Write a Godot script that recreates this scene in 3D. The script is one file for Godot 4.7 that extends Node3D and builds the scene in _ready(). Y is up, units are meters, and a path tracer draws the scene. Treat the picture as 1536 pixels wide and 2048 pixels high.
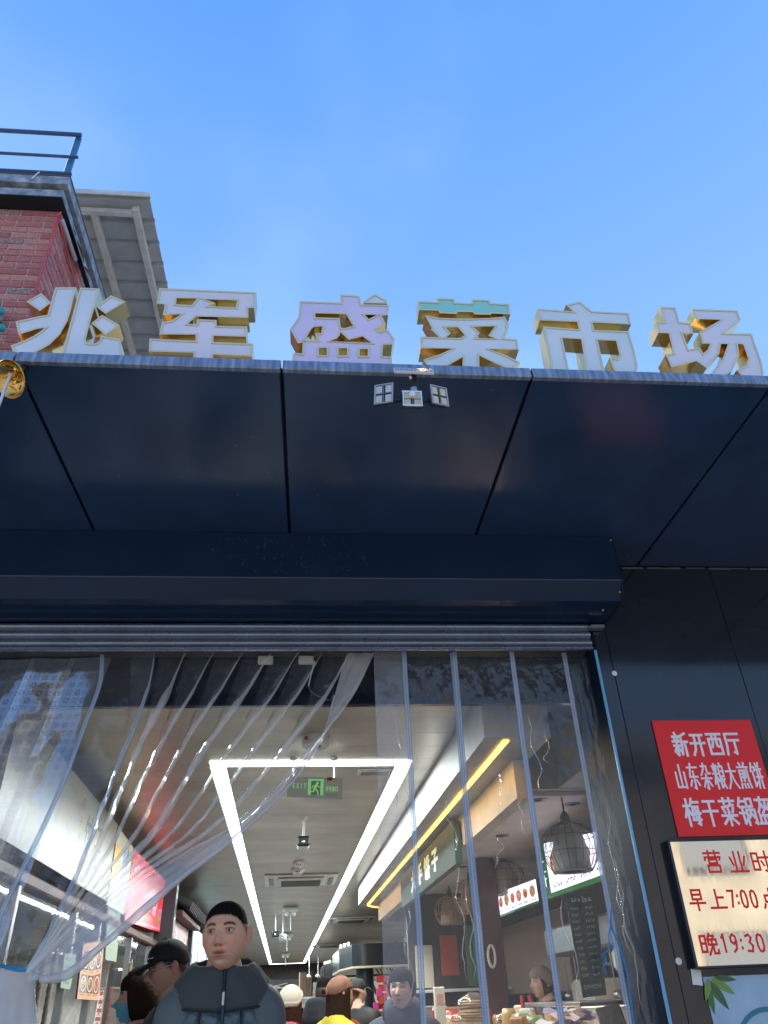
extends Node3D
# A covered market entrance under a blue sky: dark panelled canopy, gold lettering, strip curtain and the lit hall behind it.

var off := {}
var taken := {}
var rng := RandomNumberGenerator.new()
var M := {}
var hall := Transform3D(Basis(Vector3(0.99944, 0.00000, -0.03338), Vector3(-0.00027, 0.99997, -0.00817), Vector3(0.03338, 0.00818, 0.99941)), Vector3.ZERO)
var glyph := {
	"新": "25,5 30,15|8,20 48,20|17,25 22,37|40,25 35,37|5,40 50,40|8,57 48,57|28,40 28,95 20,90|24,62 8,82|33,65 45,78|90,8 60,18|60,18 60,55 52,92|60,42 97,42|80,42 80,97",
	"开": "12,15 88,15|5,48 95,48|35,15 35,50 28,75 12,95|68,15 68,97",
	"西": "5,12 95,12|12,32 88,32 88,92 12,92 12,32|38,12 38,45 28,65|62,12 62,60 72,63 86,62",
	"厅": "12,12 95,12|12,12 12,60 4,95|28,38 94,38|64,38 64,92 50,86",
	"山": "50,8 50,85|14,35 14,88 86,88|86,35 86,92",
	"东": "10,18 92,18|42,4 20,52 88,52|54,32 54,95 42,90|30,64 12,84|72,64 90,82",
	"杂": "22,14 66,14 66,34 74,42 92,40|44,4 38,24 12,46|6,58 94,58|50,44 50,96 40,92|36,68 16,88|64,68 84,86",
	"粮": "10,14 18,32|42,12 34,32|4,42 48,42|26,6 26,96|24,46 6,78|28,46 46,70|74,4 80,12|60,16 94,16 94,52 60,52|60,34 92,34|60,16 60,92 76,84|68,54 94,94|94,60 82,70",
	"大": "8,34 92,34|50,6 48,40 34,72 8,95|52,40 68,72 94,95",
	"煎": "30,4 36,14|70,4 62,14|6,20 94,20|16,32 46,32 46,70 40,68|16,32 16,72|16,45 46,45|16,57 46,57|64,30 64,58|84,26 84,72 76,68|14,80 8,95|36,80 40,94|60,80 66,94|84,78 92,94",
	"饼": "24,5 6,36|16,20 44,20 40,34|22,36 22,90 42,76|60,6 66,20|86,5 78,20|50,28 98,28|46,56 100,56|62,28 62,62 50,96|84,28 84,97",
	"梅": "4,28 42,28|24,5 24,96|24,32 5,66|26,36 42,58|58,4 46,28|56,16 96,16|56,32 88,32 84,92 74,88|56,32 50,76|44,54 98,54|48,76 94,76|68,38 74,48|66,58 72,70",
	"干": "16,14 84,14|5,48 95,48|50,14 50,97",
	"菜": "5,14 95,14|32,4 32,24|68,4 68,24|84,28 16,36|20,42 28,54|48,40 52,52|82,38 72,54|5,64 95,64|50,54 50,97|48,66 10,92|52,66 92,92",
	"锅": "22,4 6,32|18,16 44,16|14,36 42,36|6,56 44,56|26,36 26,92 44,78|58,8 90,8 90,34 58,34 58,8|50,46 98,46 98,94 88,90|50,46 50,97|74,34 72,56 60,72|74,56 88,72",
	"盔": "6,12 94,12|36,3 28,34 10,56|38,26 44,38|86,24 74,38|62,20 58,40 36,58|60,38 90,58|14,66 86,66 86,92|14,66 14,92|38,66 38,92|62,66 62,92|3,93 97,93",
	"营": "5,14 95,14|32,4 32,24|68,4 68,24|8,44 8,32 92,32 88,44|28,42 72,42 72,58 28,58 28,42|18,68 82,68 82,95 18,95 18,68",
	"业": "36,8 36,90|64,8 64,90|12,32 24,66|90,30 76,66|4,92 96,92",
	"时": "8,14 38,14 38,84 8,84 8,14|8,48 38,48|46,32 98,32|80,6 80,94 66,88|54,48 64,66",
	"间": "14,4 24,16|10,24 10,97|36,10 92,10 92,94 80,92|32,34 70,34 70,80 32,80 32,34|32,56 70,56",
	"早": "24,6 76,6 76,48 24,48 24,6|24,27 76,27|5,66 95,66|50,48 50,98",
	"上": "46,8 46,92|46,44 86,44|5,92 95,92",
	"点": "50,4 50,36|50,18 88,18|20,36 80,36 80,66 20,66 20,36|14,78 6,95|36,78 40,93|60,78 66,93|82,76 94,94",
	"晚": "6,14 34,14 34,82 6,82 6,14|6,46 34,46|60,4 46,28|56,14 82,14 72,30|48,30 92,30 92,52 48,52 48,30|68,30 66,62 44,95|72,54 72,90 96,90 96,76",
	"安": "50,3 52,14|10,30 10,18 90,18 90,30|6,54 94,54|44,28 30,66 76,92|70,54 54,78 14,95",
	"全": "50,4 8,44|50,4 92,44|26,46 74,46|22,66 78,66|8,92 92,92|50,46 50,92",
	"出": "50,4 50,90|18,16 18,44 82,44 82,16|10,58 10,92 90,92 90,58",
	"口": "16,16 84,16 84,88 16,88 16,16",
	"饺": "24,5 6,36|16,20 44,20 40,34|22,36 22,90 42,76|72,4 76,14|50,20 98,20|62,28 50,46|84,28 96,44|86,44 70,72 46,96|58,46 74,76 98,94",
	"子": "18,10 82,10 52,34|52,34 52,90 38,86|5,50 95,50",
	"手": "78,6 22,18|14,36 86,36|4,58 96,58|50,14 50,88 38,86",
	"七": "8,52 92,40|42,6 42,86 60,92 90,90 92,74",
	"0": "50,8 70,14 80,32 80,68 70,88 50,94 30,88 20,68 20,32 30,14 50,8",
	"1": "30,24 54,8 54,95",
	"3": "20,14 56,8 78,24 54,46 82,64 66,92 20,88",
	"7": "15,10 85,10 45,95",
	"9": "80,40 52,56 26,44 24,22 50,8 76,20 80,45 70,80 40,95",
	":": "50,32 50,38|50,72 50,78",
	"E": "24,8 24,92|24,8 80,8|24,50 72,50|24,92 80,92",
	"X": "18,8 82,92|82,8 18,92",
	"I": "50,8 50,92",
	"T": "10,8 90,8|50,8 50,92",
}

# ---------------------------------------------------------------- naming and tagging
func numbered(called: String) -> String:
	if not taken.has(called):
		taken[called] = 0
		return called
	taken[called] += 1
	return "%s_%03d" % [called, taken[called]]

func tag(o: Node, label := "", category := "", group := "", kind := "") -> Node:
	for p in [["label", label], ["category", category], ["group", group], ["kind", kind]]:
		if p[1] != "":
			o.set_meta(p[0], p[1])
	return o

func thing(called: String, label: String, category: String, at := Vector3.ZERO, group := "", in_hall := false) -> Node3D:
	var o := Node3D.new()
	o.name = numbered(called)
	add_child(o)
	o.transform = (hall if in_hall else Transform3D()) * Transform3D(Basis(), at)
	off[o] = at
	tag(o, label, category, group)
	return o

func obj(called: String, st: SurfaceTool, mat: Material, parent: Node = self) -> MeshInstance3D:
	var o := MeshInstance3D.new()
	var a := st.commit()
	var shift: Vector3 = off.get(parent, Vector3.ZERO)
	if shift != Vector3.ZERO:
		var t := SurfaceTool.new()
		t.append_from(a, 0, Transform3D(Basis(), -shift))
		a = t.commit()
	o.mesh = a
	if mat:
		o.material_override = mat
	if parent == self:
		o.name = numbered(called)
		add_child(o)
	else:
		o.name = called
		var k := 0
		while parent.has_node(NodePath(o.name)):
			k += 1
			o.name = "%s_%03d" % [called, k]
		parent.add_child(o)
	off[o] = shift
	return o

func share(called: String, mesh: Mesh, mat: Material, parent: Node, at: Transform3D) -> MeshInstance3D:
	var o := MeshInstance3D.new()
	o.mesh = mesh
	o.material_override = mat
	var key := "%d/%s" % [parent.get_instance_id(), called]
	var k: int = taken.get(key, -1) + 1
	taken[key] = k
	o.name = called if k == 0 else "%s_%03d" % [called, k]
	parent.add_child(o)
	o.transform = Transform3D(at.basis, at.origin - off.get(parent, Vector3.ZERO))
	return o

# ---------------------------------------------------------------- shapes
func mb() -> SurfaceTool:
	var st := SurfaceTool.new()
	st.begin(Mesh.PRIMITIVE_TRIANGLES)
	return st

func tri(st: SurfaceTool, a: Vector3, b: Vector3, c: Vector3, n: Vector3, ua := Vector2.ZERO, ub := Vector2.ZERO, uc := Vector2.ZERO) -> void:
	# faces n (clockwise seen from there); flat
	if (b - a).cross(c - a).dot(n) > 0:
		var t := b
		b = c
		c = t
		var u := ub
		ub = uc
		uc = u
	st.set_normal(n)
	st.set_uv(ua); st.add_vertex(a)
	st.set_normal(n)
	st.set_uv(ub); st.add_vertex(b)
	st.set_normal(n)
	st.set_uv(uc); st.add_vertex(c)

func quad(st: SurfaceTool, a: Vector3, b: Vector3, c: Vector3, d: Vector3, n := Vector3.ZERO, uvs := [Vector2(0, 0), Vector2(1, 0), Vector2(1, 1), Vector2(0, 1)]) -> void:
	var m := (b - a).cross(c - a)
	if m.length() < 1e-12:
		m = (c - a).cross(d - a)
	m = m.normalized()
	if n != Vector3.ZERO and m.dot(n) < 0:
		m = -m
	tri(st, a, b, c, m, uvs[0], uvs[1], uvs[2])
	tri(st, a, c, d, m, uvs[0], uvs[2], uvs[3])

func box(st: SurfaceTool, lo: Vector3, hi: Vector3, bevel := 0.0, xf := Transform3D()) -> void:
	var c := (lo + hi) / 2
	var h := (hi - lo).abs() / 2
	var b: float = minf(bevel, minf(h.x, minf(h.y, h.z)) * 0.9)
	var ax := [Vector3.RIGHT, Vector3.UP, Vector3.BACK]
	for k in 3:
		for s in [-1.0, 1.0]:
			var n: Vector3 = ax[k] * s
			var u: Vector3 = ax[(k + 1) % 3]
			var v: Vector3 = ax[(k + 2) % 3]
			var f: Vector3 = c + n * h[k]
			var hu: float = h[(k + 1) % 3] - b
			var hv: float = h[(k + 2) % 3] - b
			quad(st, xf * (f - u * hu - v * hv), xf * (f + u * hu - v * hv), xf * (f + u * hu + v * hv), xf * (f - u * hu + v * hv), xf.basis * n)
			if b > 0:
				for s2 in [-1.0, 1.0]:   # edge between axis k (sign s) and axis k+1 (sign s2)
					var m: Vector3 = u * s2
					var p: Vector3 = c + n * h[k] + m * (h[(k + 1) % 3] - b)
					var q: Vector3 = c + n * (h[k] - b) + m * h[(k + 1) % 3]
					quad(st, xf * (p - v * hv), xf * (p + v * hv), xf * (q + v * hv), xf * (q - v * hv), xf.basis * (n + m))
	if b > 0:
		for sx in [-1.0, 1.0]:
			for sy in [-1.0, 1.0]:
				for sz in [-1.0, 1.0]:
					var s := Vector3(sx, sy, sz)
					var o := c + h * s
					var nn := (xf.basis * s).normalized()
					tri(st, xf * (o - Vector3(0, sy * b, sz * b)), xf * (o - Vector3(sx * b, 0, sz * b)), xf * (o - Vector3(sx * b, sy * b, 0)), nn)

func tube(st: SurfaceTool, pts: Array, r, sides := 8, caps := true) -> void:
	# r: a number or an array of radii
	var n := pts.size()
	var up := Vector3.UP
	var rings := []
	var norms := []
	var prev := Vector3.ZERO
	for i in n:
		var d: Vector3 = (pts[mini(i + 1, n - 1)] - pts[maxi(i - 1, 0)]).normalized()
		if prev == Vector3.ZERO:
			prev = d.cross(up if absf(d.y) < 0.9 else Vector3.RIGHT).normalized()
		var x: Vector3 = (prev - d * prev.dot(d)).normalized()
		prev = x
		var y := d.cross(x)
		var ring := []
		var nr := []
		var rad: float = r[i] if r is Array else r
		for k in sides:
			var a := TAU * k / sides
			var e := x * cos(a) + y * sin(a)
			ring.append(pts[i] + e * rad)
			nr.append(e)
		rings.append(ring)
		norms.append(nr)
	for i in n - 1:
		for k in sides:
			var l := (k + 1) % sides
			for t in [[i, k, i + 1, l, i, l], [i, k, i + 1, k, i + 1, l]]:
				for j in 3:
					st.set_normal(norms[t[2 * j]][t[2 * j + 1]])
					st.set_uv(Vector2(float(t[2 * j + 1]) / sides, float(t[2 * j])))
					st.add_vertex(rings[t[2 * j]][t[2 * j + 1]])
	if caps:
		for i in [0, n - 1]:
			var d: Vector3 = (pts[0] - pts[1]).normalized() if i == 0 else (pts[n - 1] - pts[n - 2]).normalized()
			for k in sides:
				tri(st, pts[i], rings[i][k], rings[i][(k + 1) % sides], d)

func grid(st: SurfaceTool, rows: Array, closed := false, cols = null, uvs = null) -> void:
	# rows of points -> smooth surface (normals from generate_normals must not be called; computed here)
	var nr := rows.size()
	var nc: int = rows[0].size()
	var nm := []
	for i in nr:
		var line := PackedVector3Array()
		for k in nc:
			var ka := (k - 1 + nc) % nc if closed else maxi(k - 1, 0)
			var kb := (k + 1) % nc if closed else mini(k + 1, nc - 1)
			var du: Vector3 = rows[i][kb] - rows[i][ka]
			var dv: Vector3 = rows[mini(i + 1, nr - 1)][k] - rows[maxi(i - 1, 0)][k]
			var c := dv.cross(du)
			line.append(c.normalized() if c.length() > 1e-12 else Vector3.UP)
		nm.append(line)
	for i in nr - 1:
		for k in (nc if closed else nc - 1):
			var l := (k + 1) % nc
			for t in [[i, k], [i, l], [i + 1, l], [i, k], [i + 1, l], [i + 1, k]]:
				st.set_normal(nm[t[0]][t[1]])
				st.set_uv(uvs[t[0]][t[1]] if uvs != null else Vector2(float(t[1]) / (nc - 1), float(t[0]) / (nr - 1)))
				if cols != null:
					st.set_color(cols[t[0]][t[1]])
				st.add_vertex(rows[t[0]][t[1]])

func lathe(st: SurfaceTool, prof: Array, xf := Transform3D(), sides := 24) -> void:
	# prof: Vector2(radius, y) from the bottom up
	var rows := []
	for p in prof:
		var line := PackedVector3Array()
		for k in sides:
			var a := TAU * k / sides
			line.append(xf * Vector3(p.x * cos(a), p.y, p.x * sin(a)))
		rows.append(line)
	grid(st, rows, true)

func ball(st: SurfaceTool, c: Vector3, r: Vector3, n := 12, basis := Basis()) -> void:
	var rows := []
	for i in n + 1:
		var t := PI * i / n
		var line := PackedVector3Array()
		for k in n * 2:
			var a := PI * k / n
			line.append(c + basis * (Vector3(sin(t) * cos(a), -cos(t), sin(t) * sin(a)) * r))
		rows.append(line)
	grid(st, rows, true)

func prism(st: SurfaceTool, poly: PackedVector2Array, xf: Transform3D, depth: float, front := true, back := true) -> void:
	# polygon in xf's xy plane, extruded to -z
	var idx := Geometry2D.triangulate_polygon(poly)
	var z := xf.basis.z
	for i in range(0, idx.size(), 3):
		var p := []
		for j in 3:
			p.append(Vector3(poly[idx[i + j]].x, poly[idx[i + j]].y, 0))
		if front:
			tri(st, xf * p[0], xf * p[1], xf * p[2], z)
		if back and depth > 0:
			tri(st, xf * (p[0] - Vector3(0, 0, depth)), xf * (p[1] - Vector3(0, 0, depth)), xf * (p[2] - Vector3(0, 0, depth)), -z)
	if depth > 0:
		walls(st, poly, xf, 0, -depth)

func walls(st: SurfaceTool, poly: PackedVector2Array, xf: Transform3D, z0: float, z1: float) -> void:
	var s := -1.0 if Geometry2D.is_polygon_clockwise(poly) else 1.0
	for i in poly.size():
		var a := poly[i]
		var b := poly[(i + 1) % poly.size()]
		var e := b - a
		quad(st, xf * Vector3(a.x, a.y, z0), xf * Vector3(b.x, b.y, z0), xf * Vector3(b.x, b.y, z1), xf * Vector3(a.x, a.y, z1), xf.basis * (Vector3(e.y, -e.x, 0) * s))

func arc2(c: Vector2, r: float, a0: float, a1: float, n: int) -> PackedVector2Array:
	var p := PackedVector2Array()
	for i in n + 1:
		var a := deg_to_rad(lerpf(a0, a1, float(i) / n))
		p.append(c + Vector2(cos(a), sin(a)) * r)
	return p

func curve(pts: Array, n: int) -> Array:
	# Catmull-Rom through pts
	var out := []
	var m := pts.size() - 1
	for i in m:
		for k in n:
			var t := float(k) / n
			out.append(pts[i].cubic_interpolate(pts[i + 1], pts[maxi(i - 1, 0)], pts[mini(i + 2, m)], t))
	out.append(pts[m])
	return out

# ---------------------------------------------------------------- materials
func lin(r: float, g: float, b: float) -> Color:
	return Color(r, g, b).linear_to_srgb()

func mat(c: Color, rough := 0.6, metal := 0.0) -> StandardMaterial3D:
	var m := StandardMaterial3D.new()
	m.albedo_color = c.linear_to_srgb()
	m.roughness = rough
	m.metallic = metal
	return m

func clear(c: Color, alpha: float, rough := 0.05) -> StandardMaterial3D:
	var m := mat(c, rough)
	m.transparency = BaseMaterial3D.TRANSPARENCY_ALPHA
	m.albedo_color.a = alpha
	return m

func glow(c: Color, energy: float) -> StandardMaterial3D:
	var m := mat(c, 0.5)
	m.emission_enabled = true
	m.emission = c.linear_to_srgb()
	m.emission_energy_multiplier = energy
	return m

func noise_tex(freq: float, size := 256, normal := 0.0, seed_ := 1, ramp: Array = [], oct := 4, stretch := Vector2.ONE) -> Texture2D:
	var f := FastNoiseLite.new()
	f.seed = seed_
	f.noise_type = FastNoiseLite.TYPE_SIMPLEX_SMOOTH
	f.frequency = freq
	f.fractal_octaves = oct
	var im := Image.create(size, size, false, Image.FORMAT_RGB8)
	for y in size:
		for x in size:
			# blended at the edges so that it tiles
			var u := float(x) / size
			var v := float(y) / size
			var px := x * stretch.x
			var py := y * stretch.y
			var sx := size * stretch.x
			var sy := size * stretch.y
			var n := lerpf(lerpf(f.get_noise_2d(px, py), f.get_noise_2d(px - sx, py), u), lerpf(f.get_noise_2d(px, py - sy), f.get_noise_2d(px - sx, py - sy), u), v)
			var t := clampf(0.5 + n * 0.8, 0, 1)
			if ramp.is_empty():
				im.set_pixel(x, y, Color(t, t, t))
			else:
				im.set_pixel(x, y, ramp[0].lerp(ramp[1], t))
	if normal > 0:
		im.bump_map_to_normal_map(normal)
	return ImageTexture.create_from_image(im)

func worn(m: StandardMaterial3D, tex: Texture2D, scale: float, nrm: Texture2D = null, nscale := 1.0, rough: Texture2D = null) -> StandardMaterial3D:
	m.uv1_triplanar = true
	m.uv1_world_triplanar = true
	m.uv1_scale = Vector3.ONE * scale
	if tex:
		m.albedo_texture = tex
	if nrm:
		m.normal_enabled = true
		m.normal_texture = nrm
		m.normal_scale = nscale
	if rough:
		m.roughness_texture = rough
	return m

func picture(im: Image, rough := 0.5) -> StandardMaterial3D:
	var m := StandardMaterial3D.new()
	m.albedo_texture = ImageTexture.create_from_image(im)
	m.roughness = rough
	m.texture_repeat = false
	return m

# ---------------------------------------------------------------- lettering (flat print)
func sheet(w: int, h: int, c: Color) -> Image:
	var im := Image.create(w, h, false, Image.FORMAT_RGB8)
	im.fill(c)
	return im

func fill_poly(im: Image, p: PackedVector2Array, c: Color) -> void:
	var lo := 1e9
	var hi := -1e9
	for q in p:
		lo = minf(lo, q.y)
		hi = maxf(hi, q.y)
	for y in range(maxi(0, int(lo)), mini(im.get_height(), int(hi) + 1)):
		var xs := []
		var yy := y + 0.5
		for i in p.size():
			var a := p[i]
			var b := p[(i + 1) % p.size()]
			if (a.y <= yy) != (b.y <= yy):
				xs.append(a.x + (yy - a.y) / (b.y - a.y) * (b.x - a.x))
		xs.sort()
		for i in range(0, xs.size() - 1, 2):
			var x0 := int(round(xs[i]))
			var x1 := int(round(xs[i + 1]))
			if x1 > x0:
				im.fill_rect(Rect2i(x0, y, x1 - x0, 1), c)

func stroke(im: Image, a: Vector2, b: Vector2, w: float, c: Color) -> void:
	var d := (b - a).normalized()
	if d == Vector2.ZERO:
		d = Vector2.RIGHT
	var n := Vector2(-d.y, d.x) * w / 2
	var e := d * w * 0.42
	fill_poly(im, PackedVector2Array([a - e + n, b + e + n, b + e - n, a - e - n]), c)

func disc(im: Image, c: Vector2, r: Vector2, col: Color) -> void:
	var p := PackedVector2Array()
	for k in 28:
		p.append(c + Vector2(cos(TAU * k / 28) * r.x, sin(TAU * k / 28) * r.y))
	fill_poly(im, p, col)

func write(im: Image, ch: String, r: Rect2, w: float, c: Color) -> void:
	for line in glyph[ch].split("|"):
		var pts := []
		for s in line.split(" "):
			var v: PackedFloat64Array = s.split_floats(",")
			pts.append(r.position + Vector2(v[0], v[1]) / 100.0 * r.size)
		for i in pts.size() - 1:
			stroke(im, pts[i], pts[i + 1], w, c)

func words(im: Image, text: String, r: Rect2, w: float, c: Color, gap := 0.12) -> void:
	var n := text.length()
	var cw := r.size.x / n
	for i in n:
		write(im, text[i], Rect2(r.position.x + cw * (i + gap / 2), r.position.y, cw * (1 - gap), r.size.y), w, c)

func scribble(im: Image, r: Rect2, n: int, w: float, c: Color) -> void:
	# print too small to read: n character-sized clusters of strokes
	var cw := r.size.x / n
	for i in n:
		var x0 := r.position.x + cw * (i + 0.1)
		for k in 5:
			var p := Vector2(x0 + rng.randf() * cw * 0.5, r.position.y + rng.randf() * r.size.y)
			var q := p + (Vector2(cw * 0.35, 0) if k % 2 == 0 else Vector2(0, r.size.y * 0.3))
			q.y = minf(q.y, r.end.y)
			stroke(im, p, q, w, c)

func flat(called: String, parent: Node, m: Material, a: Vector3, b: Vector3, c: Vector3, d: Vector3, n: Vector3) -> MeshInstance3D:
	# a printed sheet: top left, top right, bottom right, bottom left
	var st := mb()
	quad(st, a, b, c, d, n)
	return obj(called, st, m, parent)

# ---------------------------------------------------------------- the scene
func _ready() -> void:
	var cam := Camera3D.new()
	cam.name = "camera"
	add_child(cam)
	cam.transform = Transform3D(Basis(Vector3(0.99613, -0.03501, 0.08066), Vector3(-0.01468, 0.83822, 0.54514), Vector3(-0.08670, -0.54421, 0.83446)), Vector3(0, 1.45, 3.3))
	cam.fov = 69.187
	cam.near = 0.05
	cam.far = 500.0
	cam.current = true
	var env := Environment.new()
	env.background_mode = Environment.BG_SKY
	var sky := ProceduralSkyMaterial.new()
	sky.sky_top_color = Color(0.13, 0.36, 0.62)
	sky.sky_horizon_color = Color(0.49, 0.605, 0.745)
	sky.sky_curve = 0.9
	sky.ground_bottom_color = Color(0.36, 0.35, 0.34)
	sky.ground_horizon_color = Color(0.55, 0.56, 0.58)
	sky.sun_angle_max = 8.0
	sky.sun_curve = 0.2
	sky.energy_multiplier = 1.0
	# faint high haze
	var wisp := FastNoiseLite.new()
	wisp.seed = 33
	wisp.frequency = 1.1
	wisp.fractal_octaves = 4
	var cover := Image.create(512, 256, false, Image.FORMAT_RGBAF)
	for y in 256:
		for x in 512:
			var el := PI * (0.5 - (y + 0.5) / 256.0)
			var az := TAU * (x + 0.5) / 512.0
			var d := Vector3(cos(el) * cos(az), sin(el) * 1.6, cos(el) * sin(az))
			cover.set_pixel(x, y, Color(1, 1, 1, 0.035 * smoothstep(-0.25, 0.6, wisp.get_noise_3dv(d) + 0.3 * wisp.get_noise_3dv(d * 4.0))))
	sky.sky_cover = ImageTexture.create_from_image(cover)
	env.sky = Sky.new()
	env.sky.sky_material = sky
	env.tonemap_mode = Environment.TONE_MAPPER_LINEAR
	env.tonemap_exposure = 2.65
	env.sdfgi_enabled = true
	env.ssao_enabled = true
	env.ssil_enabled = true
	var we := WorldEnvironment.new()
	we.name = "daylight_sky"
	we.environment = env
	add_child(we)
	var sun := DirectionalLight3D.new()
	sun.name = "sun"
	add_child(sun)
	sun.look_at_from_position(Vector3(-6.0, 6.4, -2.9), Vector3.ZERO, Vector3.UP)
	sun.light_color = Color(1.0, 0.95, 0.86)
	sun.light_energy = 1.25
	sun.light_angular_distance = 0.5
	sun.shadow_enabled = true
	rng.seed = 7
	materials()
	ground_and_street()
	canopy()
	right_wall()
	brick_building()
	metal_awning()
	sign_letters()
	hall_shell()
	hall_fittings()
	left_stalls()
	right_stalls()
	far_end()
	small_exterior()
	curtains()
	people()

func materials() -> void:
	var fine := noise_tex(0.05, 256, 0.0, 3, [Color(0.68, 0.68, 0.68), Color(1, 1, 1)], 5)
	var soft := noise_tex(0.012, 256, 0.0, 5, [Color(0.82, 0.82, 0.82), Color(1, 1, 1)], 4)
	var wave := noise_tex(0.02, 256, 1.2, 9, [], 2)
	var rough := noise_tex(0.02, 256, 0.0, 12, [Color(0.55, 0.55, 0.55), Color(1, 1, 1)], 5)
	M.fine = fine
	M.soft = soft
	M.rough = rough
	M.panel = worn(mat(Color(0.030, 0.066, 0.140), 0.23), soft, 0.7, wave, 0.025, rough)
	M.panel.metallic_specular = 0.45
	M.panel_gloss = worn(mat(Color(0.010, 0.018, 0.037), 0.15), soft, 0.6, wave, 0.04, rough)
	M.panel_gloss.metallic_specular = 0.55
	M.housing = worn(mat(Color(0.011, 0.032, 0.078), 0.2), soft, 0.6, wave, 0.03, rough)
	M.joint = mat(Color(0.004, 0.004, 0.006), 0.8)
	M.coping = worn(mat(Color(0.36, 0.43, 0.54), 0.5, 0.4), noise_tex(0.02, 256, 0.0, 21, [Color(0.55, 0.58, 0.62), Color(1, 1, 1)], 5, Vector2(6, 0.7)), 1.5, null, 1.0, rough)
	M.housing.metallic_specular = 0.3
	M.deck = worn(mat(Color(0.42, 0.42, 0.40), 0.6), soft, 0.6)
	M.gold = worn(mat(Color(0.80, 0.55, 0.22), 0.18, 1.0), null, 6.0, noise_tex(0.06, 256, 2.0, 31), 0.25)
	M.rim = mat(Color(0.66, 0.58, 0.40), 0.35, 0.35)
	M.slat = worn(mat(Color(0.26, 0.32, 0.42), 0.34, 0.7), M.soft, 1.0, null, 1.0, rough)
	M.white_plastic = mat(Color(0.72, 0.72, 0.70), 0.4)
	M.black = mat(Color(0.012, 0.012, 0.014), 0.4)
	M.chrome = mat(Color(0.75, 0.77, 0.8), 0.12, 1.0)
	M.steel = mat(Color(0.45, 0.46, 0.48), 0.3, 0.9)
	M.brass = mat(Color(0.65, 0.45, 0.2), 0.3, 1.0)

# ---------------------------------------------------------------- ground and the street behind the photographer
func ground_and_street() -> void:
	var st := mb()
	quad(st, Vector3(-150, 0, -150), Vector3(150, 0, -150), Vector3(150, 0, 150), Vector3(-150, 0, 150), Vector3.UP)
	var g := worn(mat(Color(0.35, 0.352, 0.355), 0.85), noise_tex(0.03, 256, 0.0, 41, [Color(0.7, 0.7, 0.7), Color(1, 1, 1)]), 0.5)
	tag(obj("ground", st, g), "", "", "", "structure")
	st = mb()
	quad(st, hall * Vector3(-2.18, 0.004, -32.9), hall * Vector3(3.0, 0.004, -32.9), hall * Vector3(3.0, 0.004, -0.4), hall * Vector3(-2.18, 0.004, -0.4), Vector3.UP)
	tag(obj("hall_floor", st, worn(mat(Color(0.46, 0.44, 0.40), 0.3), M.soft, 0.5)), "", "", "", "structure")
	# the sunlit row of shops across the street, which the panels and the brass plate mirror
	var b := thing("shop_building", "cream plastered shop row across the street with two rows of grey windows", "building", Vector3(0, 0, 14))
	st = mb()
	box(st, Vector3(-16, 0, 14), Vector3(16, 6.0, 20))
	obj("wall", st, worn(mat(Color(0.72, 0.64, 0.50), 0.85), M.soft, 0.4), b)
	st = mb()
	box(st, Vector3(-16.3, 6.003, 13.6), Vector3(16.3, 6.3, 20.3), 0.03)
	obj("roof", st, mat(Color(0.6, 0.55, 0.48), 0.8), b)
	for i in 16:
		var x := -13.6 + (i % 8) * 3.6
		var y := 0.0 if i < 8 else 2.55
		st = mb()
		box(st, Vector3(x, 0.9 + y, 13.95), Vector3(x + 1.5, 2.3 + y, 13.997), 0.01)
		var w := obj("window", st, mat(Color(0.22, 0.20, 0.18), 0.4), b)
		st = mb()
		box(st, Vector3(x + 0.06, 0.96 + y, 13.935), Vector3(x + 1.44, 2.24 + y, 13.948), 0.004)
		obj("pane", st, mat(Color(0.30, 0.31, 0.32), 0.1), w)

# ---------------------------------------------------------------- the canopy, shutter and opening
const SEAMS := [-4.5, -3.61, -2.72, -1.826, -1.033, -0.139, 0.753, 1.663, 2.56, 3.45, 4.5]

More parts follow.
